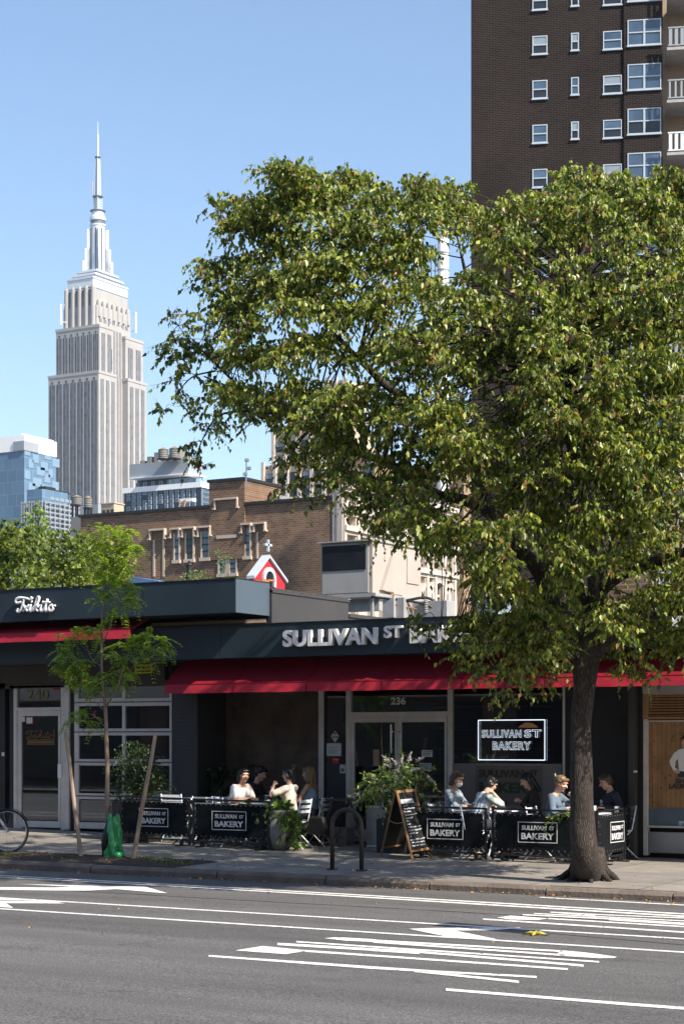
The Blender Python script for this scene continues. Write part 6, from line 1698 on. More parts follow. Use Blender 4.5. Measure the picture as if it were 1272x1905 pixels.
mb = MB(); q = ST + U * .12; mb.obox(q, bd_ * .26, sd_ * .1, U * .04); mb.build('saddle', 'blackpaint', bk, bevel=.02)
mb = MB(); q = HT + U * .08; mb.tube([HT, q], .014, 8); mb.tube([q - sd_ * .28 - bd_ * .08, q - sd_ * .12, q + sd_ * .12, q + sd_ * .28 - bd_ * .08], .012, 8); mb.build('handlebar', 'blackpaint', bk, smooth=True)
mb = MB()
for k in range(20):
    a = .3 + k / 19 * 2.4; p = cR + bd_ * (rW + .035) * math.cos(a) + U * (rW + .035) * math.sin(a)
    if k: mb.obox((p + pp_) / 2, (p - pp_) * 1.1, sd_ * .045, (p - cR).normalized() * .004)
    pp_ = p
mb.build('mudguard', 'darkmetal', bk)
mb = MB(); mb.lathe((0, 0, 0), [(.09, -.004), (.09, .004)], 24); 
rot = Matrix.Rotation(math.pi / 2, 3, 'X'); q3 = Matrix((bd_, sd_, U)).transposed()
mb.v = [tuple(BB + sd_ * .06 + q3 @ (rot @ Vector(v))) for v in mb.v]; mb.build('chainring', 'chrome', bk)

# ---- stakes and watering bag for the sapling
for (pa, qa, pb, qb, lb) in ((122, 1362, 150.5, 1596, 'leaning round wooden stake left of the sapling'), (289, 1369, 247, 1600, 'leaning round wooden stake right of the sapling')):
    B = onwalk(pb, qb); Tp = onY(pa, qa, B.y + .05); s = tag_o = MB(); pts = [B + (Tp - B) * k / 5 + Vector((.006 * math.sin(k * 2), 0, 0)) for k in range(-1, 6)]; s.tube(pts, [.036, .036, .035, .034, .033, .031, .029], 12)
    tag(s.build('wooden_stake', 'stakewood', None, smooth=False), lb, 'stake', 'stakes beside the sapling')
SB = onwalk(213, 1597)
t_ = thing('watering_bag', 'crumpled glossy green watering bag zipped round the sapling trunk', 'watering bag', SB)
mb = MB(); n_ = 40; rows = 22
for j in range(rows + 1):
    h = j / rows; z_k = h * .68
    for i in range(n_):
        a = 2 * math.pi * i / n_; r = .155 * (1 - .55 * h ** 2.2) * (1 + .22 * noise.noise(Vector((math.cos(a) * 2.2, math.sin(a) * 2.2, z_k * 6)))) + .022 * math.sin(a * 5 + z_k * 9)
        if j == 0: r *= 1.12
        zz = z_k + (.03 * h * math.sin(2 * a + .5) if j > rows - 4 else 0)
        mb.v.append((SB.x - .02 + r * math.cos(a) * 1.0, SB.y + r * math.sin(a) * .8, SB.z + max(zz, 0.004)))
for j in range(rows):
    for i in range(n_): a = j * n_ + i; b = j * n_ + (i + 1) % n_; mb.f.append((a, b, b + n_, a + n_)); mb.m.append(0)
o = mb.build('bag', 'bag_green', t_); 
mb = MB(); c0 = SB + Vector((-.12, -.04, 0)); mb.tube([c0, c0 + Vector((-.01, 0, .3)), c0 + Vector((.05, .0, .62))], [.07, .085, .03], 10); mb.build('dark_flap', 'darkmetal', t_, smooth=True)
mb = MB()
for dx in (-.09, .10): p = SB + Vector((dx, -.03, .68)); mb.tube(catmull([p, p + Vector((.01, 0, .10)), p + Vector((.04, 0, .12)), p + Vector((.05, 0, .03))]), .006, 5)
mb.build('strap', 'blackpaint', t_)
mb = MB(); p = SB + Vector((.13, -.09, .05)); mb.lathe(p, [(.05, -.04), (.075, -.01), (.06, .05), (.03, .06)], 12); mb.build('bag_fold', 'bag_green', t_, smooth=True)

# ---- tall street sign just outside the frame whose shadow falls on the road
q = Vector((10.75, -10.97, road_z(10.7, -10.9)))
t_ = thing('street_sign', 'narrow parking sign on a thin post in the roadway island', 'street sign', q)
mb = MB(); mb.tube([q, q + U * 3.35], .028, 8); mb.build('post', 'steel', t_)
mb = MB(); mb.box(q.x - .045, q.x - .03, q.y - .24, q.y + .26, q.z + 2.25, q.z + 3.35); mb.build('plate', 'alu', t_)

# ================================================================== PEOPLE
# Bodies are grown as overlapping tapered volumes, fused by a voxel remesh into one continuous surface.
def cone(mb, a, b, ra, rb, n=12, flat=1., side=None):
    a = Vector(a); b = Vector(b); d = b - a; L = d.length
    if L < 1e-5: d = Vector((0, 0, 1)); L = 1e-5
    z = d.normalized(); x = Vector(side) if side else z.cross(Vector((0, 1, .01)))
    x = (x - z * x.dot(z))
    if x.length < .01: x = z.cross(Vector((1, 0, 0)))
    x.normalize(); y = z.cross(x); prof = []
    for i in range(5): t = i / 4 * math.pi / 2; prof.append((-ra * math.cos(t), ra * math.sin(t)))
    for i in range(5): t = i / 4 * math.pi / 2; prof.append((L + rb * math.sin(t), rb * math.cos(t)))
    o = len(mb.v)
    for h, r in prof:
        r = max(r, 1e-4)
        for j in range(n): q = 2 * math.pi * j / n; mb.v.append(tuple(a + z * h + x * r * math.cos(q) + y * r * flat * math.sin(q)))
    for i in range(len(prof) - 1):
        for j in range(n): p = o + i * n + j; q = o + i * n + (j + 1) % n; mb.f.append((p, q, q + n, p + n)); mb.m.append(0)
    mb.f.append(tuple(o + j for j in range(n))[::-1]); mb.f.append(tuple(o + (len(prof) - 1) * n + j for j in range(n))); mb.m += [0, 0]
def ell(mb, c, r, M3=None, n=14):
    c = Vector(c); o = len(mb.v); K = n // 2 + 1
    for i in range(K + 1):
        t = math.pi * i / K
        for j in range(n):
            q = 2 * math.pi * j / n; v = Vector((r[0] * math.sin(t) * math.cos(q), r[1] * math.sin(t) * math.sin(q), -r[2] * math.cos(t)))
            if i in (0, K): v = v + Vector((1e-4 * math.cos(q), 1e-4 * math.sin(q), 0))
            mb.v.append(tuple(c + (M3 @ v if M3 else v)))
    for i in range(K):
        for j in range(n): p = o + i * n + j; q = o + i * n + (j + 1) % n; mb.f.append((p, q, q + n, p + n)); mb.m.append(0)
    mb.f.append(tuple(o + j for j in range(n))[::-1]); mb.f.append(tuple(o + K * n + j for j in range(n))); mb.m += [0, 0]
def fuse(mb, name, mats, parent, vox=.008, smooth=2, noise_=0, nf=8., paint=None, cut=None):
    me = bpy.data.meshes.new(name); me.from_pydata(mb.v, [], mb.f)
    o = bpy.data.objects.new(name, me); C.objects.link(o)
    m = o.modifiers.new('r', 'REMESH'); m.mode = 'VOXEL'; m.voxel_size = vox
    if smooth: s = o.modifiers.new('s', 'SMOOTH'); s.factor = .5; s.iterations = smooth
    bpy.context.view_layer.update()
    me2 = bpy.data.meshes.new_from_object(o.evaluated_get(bpy.context.evaluated_depsgraph_get()))
    bpy.data.objects.remove(o); bpy.data.meshes.remove(me); me2.name = name
    n = len(me2.vertices); co = np.empty(n * 3); me2.vertices.foreach_get('co', co); co = co.reshape(-1, 3)
    if noise_:
        no = np.empty(n * 3); me2.vertices.foreach_get('normal', no); no = no.reshape(-1, 3)
        d = np.array([noise.noise(Vector(p) * nf) + .5 * noise.noise(Vector((p[0] * nf * 2.4, p[1] * nf * 2.4, p[2] * nf * .9))) for p in co]); co = co + no * (d * noise_)[:, None]
        me2.vertices.foreach_set('co', co.ravel())
    me2.materials.clear()
    for k in mats: me2.materials.append(M[k])
    if paint:
        nf_ = len(me2.polygons); ce = np.empty(nf_ * 3); me2.polygons.foreach_get('center', ce); ce = ce.reshape(-1, 3); mi = np.zeros(nf_, np.int32)
        for k, c, r in paint: mi[np.linalg.norm(ce - np.array(c), axis=1) < r] = k
        me2.polygons.foreach_set('material_index', mi)
    me2.polygons.foreach_set('use_smooth', [True] * len(me2.polygons)); me2.update()
    ob = bpy.data.objects.new(name, me2); C.objects.link(ob); ob.parent = parent; return ob
def ik(s, t, l1, l2, bend):
    s = Vector(s); t = Vector(t); d = t - s; L = min(d.length, (l1 + l2) * .985); z = d.normalized(); t = s + z * L
    a = (l1 * l1 - l2 * l2 + L * L) / (2 * L); h = math.sqrt(max(l1 * l1 - a * a, 0)); b = Vector(bend); b = (b - z * b.dot(z)).normalized()
    return s + z * a + b * h, t
def person(label, x, y, face, lean=0., hyaw=0., hpitch=0., L=(-.12, .34, .80), Rr=(.12, .34, .80), skin='skin', shirt='cl_white', sleeve=.6, hair='hair_black', hstyle='short', trousers='cl_trouser', female=False, mask=False, extra=None, seat=.46, scale=1., side=0., hold=None, feet=.12, tank=False):
    z0 = ground_z(x, y)
    t_ = thing('person', label, 'person', (x, y, z0), None, R(face - 90))
    fm = .92 if female else 1.
    a = R(lean); up = Vector((math.sin(R(side)), math.sin(a), math.cos(a))).normalized(); fw = Vector((0, math.cos(a), -math.sin(a))); rt = up.cross(fw).normalized() * -1
    rt = fw.cross(up).normalized()
    pel = Vector((0, 0, seat + .09)); wai = pel + up * .17; che = pel + up * .34 + fw * .01; nb = pel + up * .505 - fw * .01
    hb = nb + up * .055 + fw * .012; 
    Mh = Matrix.Rotation(R(-hyaw), 3, 'Z') @ Matrix.Rotation(R(-hpitch), 3, 'X')
    hc = hb + Mh @ Vector((0, .018, .115))
    H = lambda x_, y_, z_: hc + Mh @ Vector((x_, y_, z_))
    sh = [nb - up * .055 + rt * s * .165 * fm for s in (-1, 1)]
    b = MB()
    # head
    ell(b, H(0, -.010, .028), (.074, .092, .088), Mh); ell(b, H(0, .018, -.030), (.062, .070, .082), Mh); cone(b, H(0, .060, -.088), H(0, .050, -.088), .024, .026)
    cone(b, H(0, .092, .012), H(0, .112, -.018), .008, .0135); cone(b, H(-.02, .082, -.010), H(-.045, .060, -.020), .018, .022); cone(b, H(.02, .082, -.010), H(.045, .060, -.020), .018, .022)
    cone(b, H(-.045, .074, .036), H(.045, .074, .036), .013, .013); cone(b, H(-.018, .084, -.048), H(.018, .084, -.048), .010, .010)
    for s in (-1, 1): ell(b, H(s * .076, -.004, -.002), (.010, .020, .032), Mh, 10)
    cone(b, hb - up * .06, H(0, -.012, -.05), .052 * fm + .004, .050 * fm)
    # torso
    side_ = rt
    cone(b, pel - up * .02, wai, .135, .118 * fm, 16, .78, side_); cone(b, wai, che, .118 * fm, .142 * fm, 16, .76, side_); cone(b, che, nb - up * .07, .142 * fm, .085, 16, .8, side_)
    for i, s in enumerate((-1, 1)): cone(b, nb - up * .045 + rt * s * .05, sh[i], .056, .052 * fm)
    if female:
        for s in (-1, 1): ell(b, che + fw * .085 + rt * s * .062 + up * .01, (.055, .05, .055), None, 12)
    # arms and hands
    hands = []; arms = []
    for i, (s, tg) in enumerate(((-1, L), (1, Rr))):
        el, wr_ = ik(sh[i], tg, .275, .245, (s * .7, -.25, -.75)); arms.append((sh[i], el, wr_))
        cone(b, sh[i], sh[i].lerp(el, .55), .050 * fm, .043 * fm); cone(b, sh[i].lerp(el, .55), el, .043 * fm, .036 * fm); cone(b, el, el.lerp(wr_, .35), .036 * fm, .038 * fm); cone(b, el.lerp(wr_, .35), wr_, .038 * fm, .024 * fm)
        fd = (wr_ - el).normalized(); fd = (fd + Vector((-s * .45, .15, .05))).normalized(); pn = Vector((0, .25, -1)); pn = (pn - fd * pn.dot(fd)).normalized(); sd_ = fd.cross(pn).normalized()
        pe = wr_ + fd * .085; cone(b, wr_ + fd * .01, pe, .022, .033, 12, .5, sd_); hands.append(pe + pn * .03)
        for k, (off, ln) in enumerate(((-.029, .066), (-.010, .076), (.010, .072), (.028, .056))):
            r0 = pe + sd_ * off * .95 - fd * .005; p1 = r0 + fd * ln * .5 + pn * ln * .12; p2 = p1 + (fd * .62 + pn * .78).normalized() * ln * .32; p3 = p2 + (fd * .1 + pn).normalized() * ln * .24
            cone(b, r0, p1, .0095, .0088, 8); cone(b, p1, p2, .0088, .0082, 8); cone(b, p2, p3, .0082, .0068, 8)
        q = -1 if i == 0 else 1
        tb_ = wr_ + fd * .03 - sd_ * .022 * -q; t1_ = tb_ + (fd * .7 + sd_ * q * .7).normalized() * .04 ; t2_ = t1_ + (fd * .85 + pn * .5).normalized() * .034; cone(b, tb_, t1_, .0135, .011, 8); cone(b, t1_, t2_, .011, .0085, 8)
    # legs
    legs = []
    for s in (-1, 1):
        hp = pel + Vector((s * .085, .02, -.015)); kn = Vector((s * .11, .45, seat + .055)); an = Vector((s * .11, .42 + feet, .085)); legs.append((hp, kn, an))
        cone(b, hp, kn, .088, .058); cone(b, kn, kn.lerp(an, .35), .056, .055); cone(b, kn.lerp(an, .35), an, .055, .036)
        cone(b, an - Vector((0, .02, .035)), an + Vector((0, .14, -.055)), .042, .03, 10, .8)
    eyes = [(1, H(s * .029, .083, .014), .0085) for s in (-1, 1)]
    pts = eyes + [(2, H(s * .010, .094, -.050), .012) for s in (-1, 0, 1)] + [(3, H(s * (.020 + k * .01), .086, .034 - k * .001), .0065) for s in (-1, 1) for k in range(3)]
    body = fuse(b, 'body', [skin, 'eye', 'lip', hair], t_, .0065, 1, paint=pts)
    # clothing
    c = MB(); inf = .016
    cone(c, pel - up * .05, wai, .150, .132 * fm, 16, .80, side_); cone(c, wai, che, .132 * fm, .156 * fm, 16, .80, side_); cone(c, che, nb - up * (.10 if tank else .065), .156 * fm, (.07 if tank else .096), 16, .82, side_)
    if female:
        for s in (-1, 1): ell(c, che + fw * .088 + rt * s * .062 + up * .01, (.066, .06, .064), None, 12)
    for i, s in enumerate((-1, 1)):
        if tank: cone(c, nb - up * .03 + rt * s * .085, che + rt * s * .09, .026, .05); continue
        cone(c, nb - up * .055 + rt * s * .06, sh[i], .062, .066 * fm)
        S, E, W_ = arms[i]
        if sleeve <= 1: cone(c, S, S.lerp(E, sleeve), .068 * fm, .064 * fm)
        else: cone(c, S, E, .066 * fm, .054 * fm); cone(c, E, E.lerp(W_, sleeve - 1), .054 * fm, .042)
    fuse(c, 'shirt', [shirt], t_, .010, 2, noise_=.012, nf=7.)
    c = MB()
    for hp, kn, an in legs: cone(c, hp, kn, .102, .072); cone(c, kn, an + Vector((0, 0, .03)), .070, .052)
    cone(c, pel - Vector((.06, 0, 0)), pel + Vector((.06, 0, 0)), .125, .125); fuse(c, 'trousers', [trousers], t_, .012, 2, noise_=.008)
    c = MB()
    for hp, kn, an in legs: cone(c, an - Vector((0, .035, .045)), an + Vector((0, .15, -.058)), .046, .034, 10, .85)
    fuse(c, 'shoes', ['blackpaint'], t_, .009, 2)
    # hair
    h = MB(); ell(h, H(0, -.024, .046), (.083, .094, .086), Mh)
    ell(h, H(0, -.045, .0), (.080, .072, .085), Mh)
    for s in (-1, 1): cone(h, H(s * .055, .045, .078), H(s * .077, -.005, .03), .026, .020); cone(h, H(s * .077, .0, .03), H(s * .075, -.035, -.03), .020, .022)
    cone(h, H(-.035, .065, .088), H(.035, .065, .088), .026, .026)
    if hstyle == 'mid':
        for s in (-1, 1): cone(h, H(s * .078, -.01, .03), H(s * .080, -.015, -.075), .027, .026); cone(h, H(s * .06, -.055, .02), H(s * .066, -.055, -.085), .038, .034)
        cone(h, H(0, -.08, .02), H(0, -.078, -.085), .05, .04)
    if hstyle == 'long':
        for s in (-1, 1): cone(h, H(s * .078, -.012, .03), H(s * .085, -.02, -.12), .026, .030); cone(h, H(s * .085, -.02, -.12), H(s * .10, .01, -.26), .032, .018); cone(h, H(s * .05, -.07, .0), H(s * .06, -.08, -.22), .045, .03)
        cone(h, H(0, -.085, .02), H(0, -.10, -.24), .05, .035)
    if hstyle == 'bun':
        ell(h, H(0, -.085, .115), (.048, .045, .05), Mh); cone(h, H(0, -.08, -.03), H(.01, -.085, -.10), .045, .03); 
        for k in range(7): aa = k * .9; ell(h, H(.035 * math.cos(aa), -.085 + .035 * math.sin(aa), .14 + .012 * (k % 3)), (.018, .018, .018), Mh, 8)
    if hstyle == 'clip': ell(h, H(0, -.105, .035), (.045, .035, .06), Mh)
    ho = fuse(h, 'hair', [hair], t_, .008, 1, noise_=.010, nf=28.)
    if extra == 'clip':
        m_ = MB()
        for k in range(5): ell(m_, H(-.03 + .015 * k, -.135, .02 + .018 * k), (.016, .012, .022), Mh, 8)
        m_.v = m_.v; o = bpy.data.objects.new('hair_clip', bpy.data.meshes.new('hair_clip')); o.data.from_pydata(m_.v, [], m_.f); mk('clip', (.08, .35, .6), .35, scale=40, col2=(.7, .75, .3)); o.data.materials.append(M['clip']); C.objects.link(o); o.parent = ho
    if mask:
        m_ = MB(); ell(m_, H(0, .060, -.052), (.060, .052, .055), Mh); cone(m_, H(0, .10, -.02), H(0, .105, -.05), .012, .02); fuse(m_, 'face_mask', ['white'], t_, .007, 1)
        m_ = MB()
        for s in (-1, 1): m_.bar(H(s * .055, .05, -.03), H(s * .08, -.005, -.005), .004)
        k_ = MB(); k_.v, k_.f, k_.m = m_.v, m_.f, m_.m; o = bpy.data.objects.new('mask_loop', bpy.data.meshes.new('mask_loop')); o.data.from_pydata(k_.v, [], k_.f); o.data.materials.append(M['white']); C.objects.link(o); o.parent = t_
    if extra == 'badge':
        m_ = MB(); p = che + fw * .128 + rt * .085 + up * .03; m_.prism([p + rt * .03 * math.cos(k * .52) + up * .03 * math.sin(k * .52) for k in range(12)], fw * .02); 
        for k in range(2): m_.obox(p - up * (.045 + .018 * k) + fw * .012, rt * .085, fw * .02, up * .009)
        o = bpy.data.objects.new('chest_badge', bpy.data.meshes.new('chest_badge')); o.data.from_pydata(m_.v, [], m_.f); o.data.materials.append(M['print_white']); C.objects.link(o); o.parent = t_
    rot = Matrix.Rotation(R(face - 90), 3, 'Z'); W = lambda v: Vector((x, y, z0)) + rot @ Vector(v)
    return [W(q) for q in hands]
def at_head(px, Y, face, lean): 
    """where the seat goes so that the head lands over photo column px"""
    P = onY(px, HY, Y); f = Vector((math.cos(R(face)), math.sin(R(face)))); k = .62 * math.sin(R(lean)) + .02; return P.x - f.x * k, P.y - f.y * k
def cup(label, P, m='paper', h=.085, r=.038, lid=None):
    t_ = thing('cup', label, 'cup', P); mb = MB(); mb.lathe(P, [(r * .78, 0), (r, h)], 16); mb.build('cup_wall', m, t_, smooth=True)
    if lid: mb = MB(); mb.lathe(P + Vector((0, 0, h)), [(r * 1.06, 0), (r * 1.06, .008), (r * .9, .014)], 16); mb.build('lid', lid, t_)

# left pair at the front table
x, y = at_head(455, -1.45, -8, 20); person('person in white t-shirt with dark chin length hair leaning on the table', x, y, -8, 20, 22, 8, (-.10, .42, .78), (.14, .40, .80), shirt='cl_white', sleeve=.62, hair='hair_black', hstyle='mid', trousers='cl_trouser')
chair('white chair under the person in the white t-shirt', x - .02, y, -8)
x2, y2 = at_head(536, -1.5, 182, 3); person('person in cream short sleeved shirt with curly dark bun, seen in profile', x2, y2, 182, 3, 4, 0, (-.10, .27, 1.06), (.08, .30, .98), shirt='cl_beige', sleeve=.75, hair='hair_black', hstyle='bun', female=True, trousers='cl_black', feet=-.1)
chair('white chair under the person in the cream shirt', x2 + .03, y2, 182)
xm = (x + x2) / 2 + .05
table('front table between the white t-shirt and the cream shirt', xm, -1.5)
gz_ = ground_z(xm, -1.5) + .738
cup('clear plastic cup with pale lid on the front left table', Vector((xm + .02, -1.42, gz_)), 'glass_clear', .12, .034, 'white')
t_ = thing('paper_plate', 'crumpled white napkins and plate on the front left table', 'plate', (xm + .15, -1.6, gz_)); mb = MB(); mb.lathe((xm + .15, -1.6, gz_), [(.07, 0), (.10, .015)], 18); mb.build('plate', 'white', t_)
n = 60; P0 = np.array([xm + .15, -1.6, gz_ + .02]) + rng.normal(size=(n, 3)) * [.03, .03, .008]; foliage('napkin', 'white', t_, P0, rng.normal(size=(n, 3)), rng.normal(size=(n, 3)), np.full(n, .05), np.full(n, .02))
# second pair, further back
x, y = at_head(482, -.75, 10, 14); person('person in black top with tied back dark hair in the shade', x, y, 10, 14, 8, 26, (-.10, .34, .86), (.12, .38, .80), shirt='cl_black', sleeve=1.9, hair='hair_black', hstyle='clip', female=True, trousers='cl_black')
chair('white chair under the person in black', x, y, 10)
x2, y2 = at_head(574, -.85, 184, 4); person('person in blue tank top with long fair brown hair by the stucco wall', x2, y2, 184, 4, -2, 4, (-.08, .32, .80), (.14, .30, .84), skin='skin_tan', shirt='cl_blue', sleeve=.1, tank=True, hair='hair_blond', hstyle='long', female=True, trousers='cl_trouser', feet=-.05)
chair('white chair under the person in the blue tank top', x2 + .03, y2, 184)
table('rear table between the black top and the blue tank top', (x + x2) / 2 + .03, -.8)
# empty chairs at the left
xx, yy = bx(398, -1.5)[0], -1.55; chair('empty white chair broadside on, behind the second barrier', xx - .05, yy, 95)
xx = bx(318, -1.5)[0]; chair('empty white chair by the leftmost barrier', xx, -1.3, 100); chair('empty white chair beside the glass sheltered corner', bx(428, -1.6)[0], -1.75, 80)
table('empty white table behind the leftmost barrier', bx(330, -1.3)[0] - .1, -.9)
t_ = thing('handbag', 'black handbag hanging on the chair of the cream shirted person', 'handbag', (bx(592, -1.2)[0], -1.2, 0)); q = Vector((bx(590, -1.25)[0], -1.25, ground_z(0, -1.2) + .38)); mb = MB(); mb.prism([q + Vector(v) for v in ((-.17, -.06, -.16), (.17, -.06, -.16), (.19, -.06, -.05), (.13, -.06, .15), (-.13, -.06, .15), (-.19, -.06, -.05))], (0, .12, 0)); mb.build('bag', 'blackpaint', t_, bevel=.03)
mb = MB(); mb.tube(catmull([q + Vector((-.09, 0, .14)), q + Vector((-.05, 0, .36)), q + Vector((.05, 0, .38)), q + Vector((.09, 0, .14))]), .010, 6); mb.build('handle', 'blackpaint', t_)
# right group
x, y = at_head(848, -1.45, 0, 8); h_ = person('person in blue floral blouse wearing a white face mask', x, y, 0, 8, 12, 16, (-.06, .40, .80), (.10, .42, .79), skin='skin_tan', shirt='cl_floral', sleeve=1.4, hair='hair_brown', hstyle='mid', female=True, mask=True, trousers='cl_trouser')
chair('white chair under the person with the face mask', x - .03, y, 0)
table('table in front of the person with the face mask', x + .58, -1.5)
gz_ = ground_z(x, -1.5) + .738
t_ = thing('takeaway_box', 'white open takeaway box on the masked person\'s table', 'box', (x + .55, -1.6, gz_)); mb = MB(); mb.box(x + .40, x + .72, -1.68, -1.46, gz_, gz_ + .035); mb.build('tray', 'paper', t_, bevel=.006); mb = MB(); mb.box(x + .405, x + .715, -1.46, -1.45, gz_ + .035, gz_ + .06); mb.build('lid', 'white', t_)
cup('iced coffee in a clear cup by the gap in the barriers', Vector((x + .60, -1.76, gz_)), 'rust', .11, .038, 'white')
x3, y3 = at_head(911, -1.6, 48, 24); person('person hunched over in a white and blue striped shirt, seen from behind', x3, y3, 48, 24, -18, 28, (-.10, .30, .80), (.07, .30, 1.02), shirt='cl_stripe', sleeve=.85, hair='hair_black', hstyle='short', trousers='cl_trouser')
chair('white chair under the striped shirt, its frame showing in the gap', x3 - .02, y3 - .03, 48)
x4, y4 = at_head(984, -.75, 212, 10); person('person in dark brown top with long dark hair looking down at a phone', x4, y4, 212, 10, -6, 30, (-.05, .27, .86), (.06, .27, .85), shirt='cl_brown', sleeve=1.8, hair='hair_black', hstyle='long', female=True, trousers='cl_black')
chair('white chair under the person looking at a phone', x4, y4, 212)
table('rear table beside the shop window', x4 - .45, -1.0)
gz_ = ground_z(x4, -1.) + .738
t_ = thing('menu_board', 'thin dark menu lying on the rear right table', 'menu', (x4 - .45, -1., gz_)); mb = MB(); mb.box(x4 - .62, x4 - .3, -1.15, -.95, gz_, gz_ + .012); o = mb.build('cover', 'kraft', t_); mb = MB(); mb.box(x4 - .6, x4 - .32, -1.14, -.96, gz_ + .012, gz_ + .016); mb.build('page', 'paper', o)
cup('clear cup on the rear right table', Vector((x4 - .5, -.85, gz_)), 'glass_clear', .12, .036)
x5, y5 = at_head(1041, -1.62, 0, 16); person('person in grey blue denim jacket with hair held up by a bright clip', x5, y5, 0, 16, 4, 22, (-.10, .34, 1.0), (.12, .38, .82), shirt='cl_denim', sleeve=1.75, hair='hair_blond', hstyle='clip', female=True, extra='clip', trousers='cl_trouser')
chair('white chair under the person in the denim jacket', x5 - .03, y5, 0)
x6, y6 = at_head(1131, -.78, 222, 10); person('person in navy fleece with short brown hair at the end table', x6, y6, 222, 10, 6, 24, (-.22, .26, .80), (.16, .34, .80), skin='skin_tan', shirt='cl_navy', sleeve=1.9, hair='hair_brown', hstyle='short', extra='badge', trousers='cl_black')
chair('chair under the person in the navy fleece', x6, y6, 222)
xt_ = (x5 + x6) / 2; table('end table between the denim jacket and the navy fleece', 5.1, -1.28)
gz_ = ground_z(xt_, -1.5) + .738
for i, (px_, l_, m_) in enumerate(((1147, 'white paper coffee cup nearest the end barrier', 'paper'), (1104, 'pale blue cup just right of the trunk', 'paper_blue'))):
    q = onY(px_, HY, (-1.05, -1.3)[i]); cup(l_, q.xy.to_3d() + Vector((0, 0, gz_)), m_, .10 if i == 0 else .11, .042, None)
for i, px_ in enumerate((1038, 1053)):
    q = onY(px_, HY, -1.4); t_ = thing('food_tub', ('left' if i == 0 else 'right') + ' of the two white food tubs beside the trunk', 'food tub', (q.x, -1.4, gz_)); mb = MB(); mb.lathe((q.x, -1.4, gz_), [(.045, 0), (.055, .05), (.058, .05), (.058, .055)], 14, sx=1.2); mb.build('tub', 'paper', t_)

# ================================================================== TREES
def tree_spray(name, label, cat, base, limbs, blobs, per, leaf, bark='bark', group=None, size=.075, droop=.8, wr=.28, twl=.34, lpt=9, twigs=2, flare=True, tr_twig=.006, jit=.10, flat=1., mound=0.):
    t_ = thing(name, label, cat, base, group)
    mb = MB(); allp = []
    for i, (pts, rad) in enumerate(limbs):
        P = catmull(pts, 6); k = len(P); r = np.interp(np.linspace(0, 1, k), np.linspace(0, 1, len(rad)), rad)
        mb.tube(P, list(r), 22 if i == 0 else 12, jitter=jit)
        allp += [(p, rr) for p, rr in zip(P, r)]
    A = np.array([tuple(p) for p, _ in allp]); Rr = np.array([x for _, x in allp])
    o = mb.build('trunk', bark, t_, smooth=True)
    (P, D, N, L, W), tw = spray(blobs, per, twl=twl, size=size, droop=droop, wr=wr, lpt=lpt, flat=flat, mound=mound)
    cr = foliage('crown', leaf, t_, P, D, N, L, W)
    print('LEAVES', name, len(P))
    br = MB()
    for (c_, r_), (b, td, tl) in zip(blobs, tw):
        c_ = Vector(c_); dist = np.linalg.norm(A - np.array(c_), axis=1); j = int(dist.argmin()); s = Vector(A[j]); m_ = (s + c_) / 2 + Vector((random.uniform(-.1, .1), random.uniform(-.1, .1), .12 * (c_ - s).length))
        if (c_ - s).length > .15:
            r0 = min(Rr[j] * .5, .010 + .008 * (c_ - s).length); br.tube(catmull([s, m_, c_], 4), list(np.linspace(r0, .004, 9)), 6)
        for q in range(min(len(b), twigs)):
            bb = Vector(b[q]); br.tube([c_, bb, bb + Vector(td[q]) * tl[q] + Vector((0, 0, -.3 * tl[q]))], [.006, .004, .0015], 4)
    br.build('twigs', bark, t_, smooth=True)
    return t_
